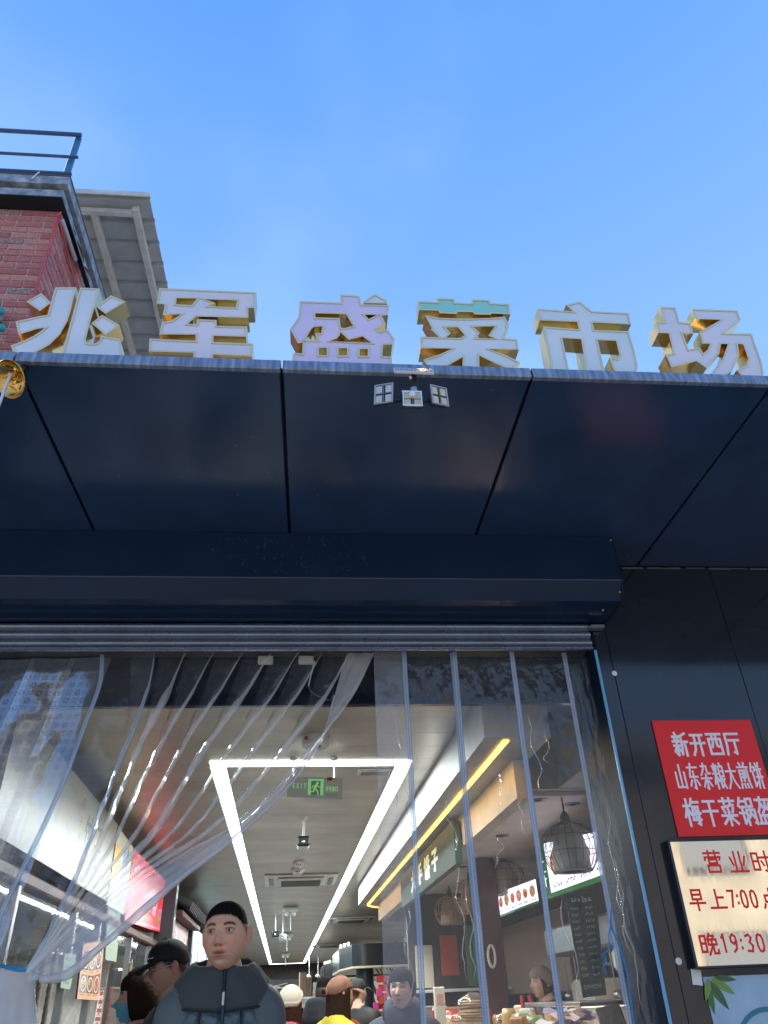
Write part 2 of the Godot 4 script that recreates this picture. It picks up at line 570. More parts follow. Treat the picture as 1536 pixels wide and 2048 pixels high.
func canopy() -> void:
	var b := thing("canopy", "dark blue metal panel canopy with a sharp front edge over the entrance", "canopy", Vector3(0, 3.284, 0.7))
	var st: SurfaceTool
	for i in SEAMS.size() - 1:
		st = mb()
		box(st, Vector3(SEAMS[i] + 0.006, 3.284, 0.004), Vector3(SEAMS[i + 1] - 0.006, 3.300, 1.372), 0.003)
		obj("soffit_panel", st, M.panel, b)
	st = mb()
	box(st, Vector3(-4.5, 3.303, -0.3), Vector3(4.5, 3.315, 1.36))
	obj("backing", st, M.joint, b)
	st = mb()
	box(st, Vector3(-4.5, 3.318, -0.3), Vector3(4.5, 3.328, 1.34))
	obj("deck", st, M.deck, b)
	for i in SEAMS.size() - 1:
		var x0: float = SEAMS[i] + 0.004
		var x1: float = SEAMS[i + 1] - 0.004
		st = mb()   # folded edge trim: lip, sloped front, top
		var pr := PackedVector2Array([Vector2(0, 3.281), Vector2(0.018, 3.281), Vector2(0.021, 3.285), Vector2(0.013, 3.329), Vector2(0.009, 3.333), Vector2(-0.045, 3.333), Vector2(-0.045, 3.330), Vector2(0, 3.329)])
		prism(st, pr, Transform3D(Basis(Vector3.BACK, Vector3.UP, Vector3.LEFT), Vector3(x0, 0, 1.372)), x1 - x0)
		obj("edge_trim", st, M.coping, b)
	st = mb()
	for k in 110:
		var sp := Vector3(-2.4 + 4.8 * rng.randf(), 3.2838, 0.05 + 1.28 * rng.randf())
		var sr := 0.0008 + 0.003 * pow(rng.randf(), 5.0)
		box(st, sp - Vector3(sr, 0.0006, sr * (0.5 + rng.randf())), sp + Vector3(sr, 0, sr))
	tag(obj("dust_specks", st, mat(Color(0.10, 0.12, 0.15), 0.8), b), "", "", "", "stuff")
	# shutter
	var s := thing("roller_shutter", "rolled up metal shutter with long dark box housing above the doorway", "shutter", Vector3(-0.2, 2.82, 0.0))
	var prof := PackedVector2Array([Vector2(0.016, 3.281), Vector2(0.30, 3.281), Vector2(0.30, 3.047), Vector2(0.298, 3.042), Vector2(0.240, 2.963), Vector2(0.190, 2.958), Vector2(0.016, 2.955)])
	st = mb()
	prism(st, prof, Transform3D(Basis(Vector3.BACK, Vector3.UP, Vector3.LEFT), Vector3(-2.1, 0, 0)), 3.522)
	obj("housing", st, M.housing, s)
	st = mb()   # drip lip: the bent sheet edge along the housing
	box(st, Vector3(-2.1, 3.041, 0.2995), Vector3(1.424, 3.045, 0.3035), 0.001)
	var scuff := mb()
	for k in 90:
		var sp := Vector3(-0.50 + 0.72 * rng.randf(), 3.055 + 0.20 * rng.randf(), 0.3003)
		box(scuff, Vector3(-0.0006, 0, 0), Vector3(0.0006, 0.004 + 0.02 * rng.randf() * rng.randf(), 0.0004), 0.0, Transform3D(Basis(Vector3.BACK, rng.randf() * TAU if k % 3 == 0 else (rng.randf() - 0.5) * 0.8), sp))
	tag(obj("scuff_marks", scuff, mat(Color(0.09, 0.12, 0.16), 0.6), s), "", "", "", "stuff")
	obj("housing_lip", st, worn(mat(Color(0.14, 0.17, 0.23), 0.3, 0.4), null, 1.0), s)
	st = mb()
	var ep := PackedVector2Array()
	for p in prof:
		ep.append(Vector2(0.015, 3.279) + (p - Vector2(0.016, 3.281)) * Vector2(1.018, 1.01))
	prism(st, ep, Transform3D(Basis(Vector3.BACK, Vector3.UP, Vector3.LEFT), Vector3(1.4225, 0, 0)), 0.004)
	obj("end_plate", st, M.housing, s)
	for p in [Vector3(1.414, 3.262, 0.3), Vector3(1.414, 2.998, 0.268), Vector3(1.36, 2.955, 0.16)]:
		st = mb()
		ball(st, p, Vector3(0.0055, 0.0055, 0.005), 6)
		obj("screw", st, M.brass, s)
	# slats: convex strips
	var ys := [2.957, 2.915, 2.873]
	for i in 3:
		st = mb()
		var rows := []
		for k in 9:
			var t := float(k) / 8
			var y: float = ys[i] - 0.041 * t
			var z := 0.0 + 0.014 * sin(PI * clampf(t * 1.15, 0, 1)) - (0.006 if k == 0 or k == 8 else 0.0)
			rows.append(PackedVector3Array([Vector3(-1.75, y, z), Vector3(1.335, y, z)]))
		grid(st, rows)
		obj("slat", st, M.slat, s)
	st = mb()
	box(st, Vector3(-1.75, 2.818, -0.012), Vector3(1.337, 2.831, 0.016), 0.004)
	obj("bottom_bar", st, M.slat, s)
	st = mb()
	box(st, Vector3(1.331, 2.915, 0.004), Vector3(1.40, 2.932, 0.05), 0.003)
	obj("guide_bracket", st, M.steel, s)
	# opening: lintel behind, jambs
	st = mb()
	box(st, Vector3(-1.76, 2.690, -0.44), Vector3(1.36, 3.30, -0.40), 0.004)
	var o := obj("lintel", st, M.panel_gloss)
	tag(o, "dark blank lintel board above the doorway behind the curtain tops", "lintel")
	st = mb()
	box(st, Vector3(-1.75, 2.845, -0.16), Vector3(1.34, 2.875, -0.05), 0.003)
	tag(obj("curtain_rail", st, M.black), "black rail along the doorway head holding the plastic strips", "rail")
	st = mb()
	box(st, Vector3(-1.75, 2.838, -0.155), Vector3(1.332, 2.9, -0.400))
	tag(obj("reveal_head", st, M.panel_gloss), "", "", "", "structure")

func right_wall() -> void:
	var b := thing("front_wall", "dark glossy panelled wall right of the doorway", "wall", Vector3(2.5, 0, 0))
	var xs := [1.352, 1.419, 2.056, 3.1, 4.5]
	var st: SurfaceTool
	for i in xs.size() - 1:
		st = mb()
		box(st, Vector3(xs[i] + 0.0012, 0, -0.02), Vector3(xs[i + 1] - 0.0012, 3.279, 0), 0.0015)
		obj("wall_panel", st, M.panel_gloss, b)
	st = mb()
	box(st, Vector3(1.354, 0, -0.42), Vector3(4.5, 3.3, -0.024))
	obj("core", st, M.joint, b)
	st = mb()   # return of the doorway
	box(st, Vector3(1.339, 0, -0.42), Vector3(1.351, 2.9, 0.0), 0.002)
	obj("reveal_panel", st, worn(mat(Color(0.010, 0.022, 0.045), 0.4), M.soft, 0.6, noise_tex(0.012, 128, 1.0, 55, [], 2), 0.12), b).material_override.metallic_specular = 0.10
	st = mb()
	box(st, Vector3(1.3385, 0, 0.0015), Vector3(1.3505, 2.815, 0.0115), 0.002)
	obj("blue_edge_strip", st, mat(Color(0.16, 0.44, 0.72), 0.3), b)  # thin light blue strip down the jamb corner
	st = mb()   # silicone smear along the top of the wall
	for i in 9:
		var x := 1.43 + i * 0.12 + rng.randf() * 0.05
		box(st, Vector3(x, 3.268 + rng.randf() * 0.006, 0.001), Vector3(x + 0.09 + rng.randf() * 0.05, 3.279, 0.004), 0.001)
	tag(obj("sealant_bead", st, mat(Color(0.10, 0.11, 0.13), 0.5), b), "", "", "", "stuff")
	var l := thing("front_wall", "dark panelled wall left of the doorway, outside the picture", "wall", Vector3(-3, 0, 0))
	st = mb()
	box(st, Vector3(-4.5, 0, -0.42), Vector3(-1.75, 3.279, 0))
	obj("wall_panel", st, M.panel_gloss, l)

	# red board
	var W := 0.478
	var im := sheet(960, 1006, Color(0.93, 0.07, 0.11))
	var px := func(x: float, y: float) -> Vector2: return Vector2((x - 1.545) / 0.478 * 960, (2.467 - y) / 0.501 * 1006)
	var wc := Color(0.93, 0.93, 0.98)
	var a: Vector2 = px.call(1.612, 2.415)
	words(im, "新开西厅", Rect2(a, px.call(1.945, 2.303) - a), 23, wc)
	a = px.call(1.588, 2.275)
	words(im, "山东杂粮大煎饼", Rect2(a, px.call(2.004, 2.155) - a), 17, wc, 0.1)
	a = px.call(1.590, 2.124)
	words(im, "梅干菜锅盔", Rect2(a, px.call(2.004, 2.004) - a), 22, wc, 0.1)
	var r := thing("notice_board", "red board with three rows of white characters on the dark wall", "sign", Vector3(1.784, 1.966, 0.008))
	st = mb()
	box(st, Vector3(1.545, 1.966, 0.0005), Vector3(2.023, 2.467, 0.0075), 0.001)
	obj("board", st, mat(Color(0.5, 0.01, 0.02), 0.4), r)
	flat("print", r, picture(im, 0.38), Vector3(1.546, 2.466, 0.0085), Vector3(2.022, 2.466, 0.0085), Vector3(2.022, 1.967, 0.0085), Vector3(1.546, 1.967, 0.0085), Vector3.BACK)

	# brass hours plate
	im = sheet(1024, 876, Color(1.0, 0.97, 0.91))
	var orm := sheet(1024, 876, Color(1, 0.10, 1))
	var f := FastNoiseLite.new()
	f.seed = 4
	f.frequency = 0.01
	for y in range(0, 876, 4):
		for x in range(0, 1024, 4):
			var n := f.get_noise_2d(x * 3.0, y * 0.5)
			orm.fill_rect(Rect2i(x, y, 4, 4), Color(1, 0.03 + 0.06 * clampf(n + 0.3, 0, 1), 1))
	var qx := func(x: float, y: float) -> Vector2: return Vector2((x - 1.485) / 0.52 * 1024, (1.94 - y) / 0.445 * 876)
	for t in [["营", 1.611, 1.906, 0.078, 0.088], ["业", 1.716, 1.903, 0.082, 0.088], ["时", 1.815, 1.900, 0.082, 0.088], ["间", 1.915, 1.898, 0.075, 0.088],
			["早", 1.508, 1.762, 0.070, 0.078], ["上", 1.592, 1.762, 0.072, 0.076], ["7", 1.672, 1.758, 0.032, 0.068], [":", 1.706, 1.756, 0.018, 0.066], ["0", 1.724, 1.756, 0.036, 0.070], ["0", 1.764, 1.755, 0.036, 0.070], ["点", 1.816, 1.758, 0.075, 0.076],
			["晚", 1.512, 1.606, 0.074, 0.078], ["1", 1.596, 1.604, 0.030, 0.068], ["9", 1.632, 1.603, 0.038, 0.068], [":", 1.674, 1.600, 0.018, 0.066], ["3", 1.696, 1.600, 0.038, 0.068], ["0", 1.740, 1.600, 0.040, 0.068]]:
		var p: Vector2 = qx.call(t[1], t[2])
		var rc := Rect2(p, Vector2(t[3] / 0.52 * 1024, t[4] / 0.445 * 876))
		write(im, t[0], rc, 17, Color(0.95, 0.12, 0.09))
		write(orm, t[0], rc, 17, Color(1, 0.45, 0))
	var om := ORMMaterial3D.new()
	om.albedo_texture = ImageTexture.create_from_image(im)
	om.orm_texture = ImageTexture.create_from_image(orm)
	om.texture_repeat = false
	var g := thing("hours_plate", "mirror brass opening hours plate with red characters in a deep dark frame", "sign", Vector3(1.745, 1.478, 0.03))
	st = mb()
	box(st, Vector3(1.477, 1.487, 0.0005), Vector3(2.02, 1.951, 0.044), 0.003)
	obj("frame", st, M.panel_gloss, g)
	flat("plate", g, om, Vector3(1.485, 1.942, 0.0455), Vector3(2.005, 1.942, 0.0455), Vector3(2.005, 1.497, 0.0455), Vector3(1.485, 1.497, 0.0455), Vector3(0, 0.03, 1))

	# pale blue poster with leaves
	var p := thing("poster", "pale blue poster with green leaves at its corner under the brass plate", "poster", Vector3(1.8, 0.85, 0.004))
	st = mb()
	prism(st, PackedVector2Array([Vector2(1.515, 0.85), Vector2(2.15, 0.85), Vector2(2.15, 1.462), Vector2(1.513, 1.462)]), Transform3D(Basis(), Vector3(0, 0, 0.003)), 0.0025)
	obj("sheet", st, worn(mat(Color(0.42, 0.62, 0.80), 0.35), M.soft, 2.0), p)
	var n := 0
	for q in [[1.530, 1.452, -60.0, 0.115, 0.036], [1.545, 1.458, -35.0, 0.10, 0.03], [1.522, 1.44, -88.0, 0.10, 0.026], [1.56, 1.460, -8.0, 0.085, 0.022], [1.535, 1.455, -115.0, 0.08, 0.024]]:
		st = mb()
		var poly := PackedVector2Array()
		for k in 13:
			var t := k / 12.0
			poly.append(Vector2(t * q[3], sin(PI * pow(t, 0.8)) * q[4] * 0.5))
		for k in range(11, 0, -1):
			var t := k / 12.0
			poly.append(Vector2(t * q[3], -sin(PI * pow(t, 0.8)) * q[4] * 0.5))
		n += 1
		prism(st, poly, Transform3D(Basis(Vector3.BACK, deg_to_rad(q[2])), Vector3(q[0], q[1], 0.0035 + n * 0.0006)), 0.0005)
		tube(st, [Transform3D(Basis(Vector3.BACK, deg_to_rad(q[2])), Vector3(q[0], q[1], 0.0038 + n * 0.0006)) * Vector3(0, 0, 0), Transform3D(Basis(Vector3.BACK, deg_to_rad(q[2])), Vector3(q[0], q[1], 0.0038 + n * 0.0006)) * Vector3(q[3] * 0.95, 0, 0)], 0.0009, 4)
		obj("leaf", st, mat([Color(0.06, 0.17, 0.035), Color(0.05, 0.14, 0.05), Color(0.18, 0.32, 0.06)][n % 3], 0.4), p)
	st = mb()
	var ring := arc2(Vector2(1.735, 1.20), 0.158, 60, 160, 20)
	var inner := arc2(Vector2(1.735, 1.20), 0.142, 160, 60, 20)
	ring.append_array(inner)
	prism(st, ring, Transform3D(Basis(), Vector3(0, 0, 0.0046)), 0.0012)
	obj("teal_arc", st, mat(Color(0.01, 0.20, 0.28), 0.35), p)
	st = mb()
	box(st, Vector3(-0.020, -0.026, 0), Vector3(0.020, 0.026, 0.0015), 0.0005, Transform3D(Basis(Vector3.BACK, -0.12), Vector3(1.488, 1.462, 0.0025)))
	tag(obj("white_card", st, mat(Color(0.75, 0.74, 0.72), 0.6)), "small blank white card stuck above the poster corner", "card")
	n = 0
	for q in [[1.419, 2.698, "round white sticker high on the wall seam above the red board"], [1.430, 1.517, "round white sticker low on the wall seam beside the brass plate"]]:
		st = mb()
		prism(st, arc2(Vector2.ZERO, 0.0125, 0, 345, 23), Transform3D(Basis(), Vector3(q[0], q[1], 0.003)), 0.0025)
		tag(obj("sticker", st, mat(Color(0.8, 0.78, 0.78), 0.5)), q[2], "sticker", "round white stickers on the wall seam")

# ---------------------------------------------------------------- brick building to the left
func brick_building() -> void:
	var b := thing("brick_building", "red brick building with a dark cornice left of the canopy", "building", Vector3(-5, 0, -4))
	var mortar := worn(mat(Color(0.56, 0.52, 0.52), 0.9), M.soft, 3.0)
	var st := mb()
	box(st, Vector3(-9, 0, -9), Vector3(-2.262, 7.22, -0.862))
	obj("wall", st, mortar, b)
	st = mb()
	box(st, Vector3(-8.95, 7.495, -8.95), Vector3(-2.25, 7.51, -0.76))
	obj("roof", st, M.deck, b)
	var pit := noise_tex(0.08, 256, 4.0, 61)
	var white := noise_tex(0.03, 256, 0.0, 62, [Color(0.62, 0.62, 0.62), Color(1, 1, 1)], 5)
	var bm := []
	for c in [Color(0.70, 0.25, 0.22), Color(0.58, 0.185, 0.17), Color(0.76, 0.33, 0.28), Color(0.66, 0.22, 0.21)]:
		bm.append(worn(mat(c, 0.85), white, 5.0, pit, 0.6))
	bm.append(worn(mat(Color(0.58, 0.44, 0.42), 0.9), noise_tex(0.04, 128, 0.0, 63, [Color(0.5, 0.36, 0.35), Color(1, 1, 1)], 5), 7.0, pit, 0.8))
	var fm := []
	for w in [0.205, 0.212, 0.099, 0.108]:
		st = mb()
		box(st, Vector3(-w / 2, -0.0315, -0.02), Vector3(w / 2, 0.0315, 0.012), 0.005)
		fm.append(st.commit())
	var course := 0.0755
	for row in 25:
		var y := 7.165 - row * course
		var half := row % 2 == 0
		# front face, from the corner leftwards
		var x := -2.262
		for k in (3 if row > 11 else 4):
			var v := (2 if half else 0) if k == 0 else rng.randi() % 2
			var w: float = [0.205, 0.212, 0.099, 0.108][v]
			share("brick", fm[v], bm[4 if rng.randf() < 0.07 else rng.randi() % 4], b, Transform3D(Basis(Vector3.BACK, (rng.randf() - 0.5) * 0.012), Vector3(x - w / 2, y, -0.862 - 0.003 * rng.randf())))
			x -= w + 0.011
		# side face, from the corner backwards
		var z := -0.872
		for k in 8:
			var v := (0 if half else 2) if k == 0 else rng.randi() % 2
			var w: float = [0.205, 0.212, 0.099, 0.108][v]
			share("brick", fm[v], bm[4 if rng.randf() < 0.03 else rng.randi() % 4], b, Transform3D(Basis(Vector3.UP, PI / 2), Vector3(-2.262 - 0.003 * rng.randf(), y, z - w / 2)))
			z -= w + 0.009
	# the same bond further left and lower down, joined into one piece
	var more := []
	for c in bm.size() - 1:
		more.append(mb())
	for row in 46:
		var y := 7.165 - row * course
		var x := -2.262
		for k in 30:
			var w: float = 0.208 if (k > 0 or row % 2) else 0.10
			if row >= 25 or k >= (3 if row > 11 else 4) + 1:
				var q := Vector3(x - w / 2, y, -0.862)
				box(more[rng.randi() % 4], q + Vector3(-w / 2, -0.0315, -0.01), q + Vector3(w / 2, 0.0315, 0.010 + 0.003 * rng.randf()))
			x -= w + 0.011
	for c in more.size():
		tag(obj("brickwork", more[c], bm[c], b), "", "", "", "stuff")
	# cornice: dark underside, two pale fascias with a groove
	var pale := worn(mat(Color(0.50, 0.54, 0.60), 0.5, 0.1), noise_tex(0.025, 256, 0.0, 66, [Color(0.45, 0.47, 0.5), Color(1, 1, 1)], 5), 1.2)
	for t in [["cornice_soffit", 7.205, 7.222, 0.02, M.joint], ["lower_fascia", 7.225, 7.325, 0.03, pale], ["cornice_groove", 7.327, 7.365, 0.06, mat(Color(0.03, 0.025, 0.025), 0.8)], ["upper_fascia", 7.368, 7.475, 0.0, pale], ["roof_edge", 7.478, 7.492, -0.006, mat(Color(0.07, 0.08, 0.10), 0.5)]]:
		st = mb()
		box(st, Vector3(-9, t[1], -9), Vector3(-2.195 - t[3], t[2], -0.70 - t[3]), 0.003)
		obj(t[0], st, t[4], b)
	# red cables on the side wall and under the cornice
	var red := mat(Color(0.55, 0.06, 0.07), 0.45)
	for t in [[[Vector3(-2.240, 7.130, -0.812), Vector3(-2.236, 6.949, -0.779), Vector3(-2.236, 6.632, -0.808), Vector3(-2.234, 6.339, -0.796), Vector3(-2.236, 6.055, -0.826), Vector3(-2.236, 5.795, -0.842)]], [[Vector3(-2.236, 7.145, -0.817), Vector3(-2.240, 6.946, -0.825), Vector3(-2.240, 6.652, -0.849), Vector3(-2.240, 6.362, -0.839), Vector3(-2.238, 5.997, -0.825)]],
			[[Vector3(-2.230, 7.005, -0.747), Vector3(-2.220, 7.067, -0.799), Vector3(-2.225, 7.023, -0.955), Vector3(-2.230, 6.953, -1.214), Vector3(-2.230, 6.940, -1.423)]], [[Vector3(-2.235, 7.046, -0.824), Vector3(-2.235, 6.986, -1.081), Vector3(-2.230, 6.961, -1.274), Vector3(-2.230, 6.889, -1.426)]]]:
		st = mb()
		tube(st, curve(t[0], 6), 0.006, 6)
		obj("red_cable", st, red, b)
	st = mb()
	tube(st, [Vector3(-2.215, 7.058, -0.832), Vector3(-2.215, 7.072, -1.253)], 0.02, 8)
	obj("wall_pipe", st, mat(Color(0.45, 0.45, 0.45), 0.6), b)
	# railing on the roof
	var r := thing("roof_railing", "blue steel railing standing on the brick building's roof edge", "railing", Vector3(-3, 7.49, -0.74))
	var blue := worn(mat(Color(0.03, 0.17, 0.36), 0.45), M.soft, 3.0)
	var navy := worn(mat(Color(0.03, 0.07, 0.19), 0.45), M.soft, 3.0)
	for x in [-2.262, -4.1, -6.0]:
		st = mb()
		box(st, Vector3(x - 0.026, 7.493, -0.775), Vector3(x + 0.026, 8.165, -0.745), 0.004)
		obj("post", st, blue, r)
	for t in [[8.15, 0.020, -2.225], [7.80, 0.014, -2.19], [7.545, 0.018, -2.20]]:
		st = mb()
		tube(st, [Vector3(-8.5, t[0], -0.72), Vector3(t[2], t[0], -0.72)], t[1], 8)
		obj("rail", st, navy, r)
	st = mb()
	tube(st, [Vector3(-2.46, 7.52, -0.70), Vector3(-2.49, 7.40, -0.685)], 0.007, 5)
	obj("tie_strap", st, M.white_plastic, r)
	# torn sheet hanging from the cornice
	st = mb()
	var rows := []
	for i in 6:
		var line := PackedVector3Array()
		for k in 6:
			var z := -1.02 - k * 0.085
			line.append(Vector3(-2.20 + 0.014 * i + 0.008 * sin(k * 2.1 + i), 7.205 - 0.030 * i * (1 + 0.25 * sin(k * 3.0)) + 0.006 * sin(k * 1.3), z))
		rows.append(line)
	grid(st, rows)
	tag(obj("torn_sheet", st, worn(mat(Color(0.62, 0.59, 0.52), 0.7), M.soft, 4.0)), "torn beige sheet hanging off the brick building's cornice", "sheet")
	# teal fitting at the picture's left edge
	var t := thing("wall_spotlight", "teal two-lobed plastic spotlight on the brick wall at the left edge", "spotlight", Vector3(-2.397, 5.796, -0.800))
	var teal := mat(Color(0.01, 0.30, 0.32), 0.3)
	st = mb()
	ball(st, Vector3(-2.419, 5.870, -0.780), Vector3(0.032, 0.034, 0.03), 10)
	obj("head", st, teal, t)
	st = mb()
	ball(st, Vector3(-2.373, 5.690, -0.780), Vector3(0.034, 0.032, 0.03), 10)
	obj("head", st, teal, t)
	st = mb()
	tube(st, [Vector3(-2.398, 5.785, -0.780), Vector3(-2.438, 5.837, -0.850)], 0.014, 8)
	obj("bracket", st, teal, t)

func metal_awning() -> void:
	var b := thing("metal_awning", "grey corrugated metal roof jutting out behind the brick building", "awning", Vector3(-3, 8.0, -3))
	var sheetm := worn(mat(Color(0.46, 0.475, 0.48), 0.5), noise_tex(0.02, 256, 0.0, 71, [Color(0.84, 0.84, 0.83), Color(1, 1, 1)], 5, Vector2(1, 1)), 0.7, null, 1.0, M.rough)
	var pr := []
	var z := -1.20
	while z > -8.0:
		for q in [[0.0, 0.0], [-0.02, 0.028], [-0.05, 0.028], [-0.07, 0.0]]:
			pr.append(Vector2(z + q[0], 8.0 + q[1]))
		z -= 0.258
	for i in range(0, pr.size() - 4, 16):
		var st := mb()
		for k in range(i, mini(i + 16, pr.size() - 1)):
			quad(st, Vector3(-3.4, pr[k].y, pr[k].x), Vector3(-1.685, pr[k].y, pr[k].x), Vector3(-1.685, pr[k + 1].y, pr[k + 1].x), Vector3(-3.4, pr[k + 1].y, pr[k + 1].x), Vector3.DOWN)
			quad(st, Vector3(-3.4, pr[k].y + 0.004, pr[k].x), Vector3(-1.685, pr[k].y + 0.004, pr[k].x), Vector3(-1.685, pr[k + 1].y + 0.004, pr[k + 1].x), Vector3(-3.4, pr[k + 1].y + 0.004, pr[k + 1].x), Vector3.UP)
			quad(st, Vector3(-1.685, pr[k].y, pr[k].x), Vector3(-1.685, pr[k].y + 0.004, pr[k].x), Vector3(-1.685, pr[k + 1].y + 0.004, pr[k + 1].x), Vector3(-1.685, pr[k + 1].y, pr[k + 1].x), Vector3.RIGHT)
		obj("roof_sheet", st, sheetm, b)
	var beam := worn(mat(Color(0.68, 0.67, 0.63), 0.5, 0.1), M.soft, 2.0)
	for t in [["purlin", Vector3(-2.27, 7.925, -8), Vector3(-2.21, 7.996, -1.40)], ["edge_beam", Vector3(-1.865, 7.925, -8), Vector3(-1.80, 7.996, -1.32)], ["cross_beam", Vector3(-3.4, 7.92, -1.40), Vector3(-1.866, 7.975, -1.345)], ["front_trim", Vector3(-3.4, 7.985, -1.215), Vector3(-1.683, 8.05, -1.20)]]:
		var st := mb()
		box(st, t[1], t[2], 0.004)
		obj(t[0], st, beam, b)
	for x in [-3.2]:
		for zz in [-1.42, -5.0]:
			var st := mb()
			box(st, Vector3(x - 0.04, 7.49, zz - 0.04), Vector3(x + 0.04, 7.92, zz + 0.04), 0.004)
			obj("post", st, beam, b)

# ---------------------------------------------------------------- the six channel letters
func inset(p: PackedVector2Array, w: float) -> PackedVector2Array:
	var out := PackedVector2Array()
	var n := p.size()
	for i in n:
		var d0 := (p[i] - p[(i - 1 + n) % n]).normalized()
		var d1 := (p[(i + 1) % n] - p[i]).normalized()
		var n0 := Vector2(-d0.y, d0.x)
		var n1 := Vector2(-d1.y, d1.x)
		var m := (n0 + n1)
		var l := m.length()
		if l < 0.2:
			out.append(p[i] + n1 * w)
			continue
		m /= l
		out.append(p[i] + m * minf(w / maxf(m.dot(n1), 0.35), w * 1.9))
	return out

func tidy(a: Array, ccw: bool) -> PackedVector2Array:
	var p := PackedVector2Array()
	for i in range(0, a.size(), 2):
		var v := Vector2(a[i], a[i + 1])
		if p.size() == 0 or p[p.size() - 1].distance_to(v) > 0.002:
			p.append(v)
	if Geometry2D.is_polygon_clockwise(p) == ccw:
		p.reverse()
	return p

func keyhole(outer: PackedVector2Array, holes: Array) -> PackedVector2Array:
	var poly := outer
	for h in holes:
		var best := 1e9
		var bi := 0
		var bk := 0
		for i in poly.size():
			for k in h.size():
				var d: float = poly[i].distance_to(h[k])
				if d >= best:
					continue
				var ok := true
				for e in poly.size():
					var f: int = (e + 1) % poly.size()
					if e != i and f != i and Geometry2D.segment_intersects_segment(poly[i], h[k], poly[e], poly[f]) != null:
						ok = false
						break
				for e in h.size():
					var f: int = (e + 1) % h.size()
					if e != k and f != k and Geometry2D.segment_intersects_segment(poly[i], h[k], h[e], h[f]) != null:
						ok = false
						break
				if ok:
					best = d
					bi = i
					bk = k
		var dir: Vector2 = (h[bk] - poly[bi]).normalized()
		var s := Vector2(-dir.y, dir.x) * 0.00012
		var out := PackedVector2Array()
		for i in bi:
			out.append(poly[i])
		out.append(poly[bi] + s)
		out.append(h[bk] + s)
		for k in range(1, h.size()):
			out.append(h[(bk + k) % h.size()])
		out.append(h[bk] - s)
		out.append(poly[bi] - s)
		for i in range(bi + 1, poly.size()):
			out.append(poly[i])
		poly = out
	return poly

func letter(label: String, face: Material, at: Vector3, pieces: Array, tint = null) -> void:
	var o := thing("sign_letter", label, "sign letter", at, "large gilt-edged letters standing on the canopy")
	var d := 0.075
	for pc in pieces.size():
		var outer := tidy(pieces[pc][0], true)
		var holes := []
		for h in pieces[pc][1]:
			holes.append(tidy(h, false))
		var xf := Transform3D(Basis(), at)
		var st := mb()
		prism(st, keyhole(outer, holes), xf.translated(Vector3(0, 0, -0.003)), 0.0, true, false)
		obj("face", st, tint[pc] if tint != null else face, o)
		st = mb()
		var st2 := mb()
		for loop in [outer] + holes:
			var q := inset(loop, 0.0075)
			for i in loop.size():
				var k: int = (i + 1) % loop.size()
				quad(st, xf * Vector3(loop[i].x, loop[i].y, 0), xf * Vector3(loop[k].x, loop[k].y, 0), xf * Vector3(q[k].x, q[k].y, 0), xf * Vector3(q[i].x, q[i].y, 0), Vector3.BACK)
				quad(st, xf * Vector3(q[i].x, q[i].y, 0), xf * Vector3(q[k].x, q[k].y, 0), xf * Vector3(q[k].x, q[k].y, -0.0028), xf * Vector3(q[i].x, q[i].y, -0.0028))
				var e: Vector2 = loop[k] - loop[i]
				quad(st2, xf * Vector3(loop[i].x, loop[i].y, 0), xf * Vector3(loop[k].x, loop[k].y, 0), xf * Vector3(loop[k].x, loop[k].y, -d), xf * Vector3(loop[i].x, loop[i].y, -d), Vector3(e.y, -e.x, 0))
		prism(st2, keyhole(outer, holes), xf.translated(Vector3(0, 0, -d)), 0.0, false, false)
		var back := keyhole(outer, holes)
		var idx := Geometry2D.triangulate_polygon(back)
		for i in range(0, idx.size(), 3):
			tri(st2, xf * Vector3(back[idx[i]].x, back[idx[i]].y, -d), xf * Vector3(back[idx[i + 1]].x, back[idx[i + 1]].y, -d), xf * Vector3(back[idx[i + 2]].x, back[idx[i + 2]].y, -d), Vector3.FORWARD)
		if idx.is_empty():
			print("triangulation failed: ", label, " piece ", pc)
		obj("edge_rim", st, M.rim, o)
		obj("return", st2, M.gold, o)

func film(c: Color) -> StandardMaterial3D:
	var m := worn(mat(c, 0.22), noise_tex(0.012, 128, 0.0, 80, [Color(0.90, 0.94, 0.97), Color(1, 0.97, 1)], 3), 2.2)
	m.clearcoat_enabled = true
	m.clearcoat = 0.6
	m.clearcoat_roughness = 0.06
	m.backlight_enabled = true
	m.backlight = Color(0.35, 0.36, 0.38)
	return m

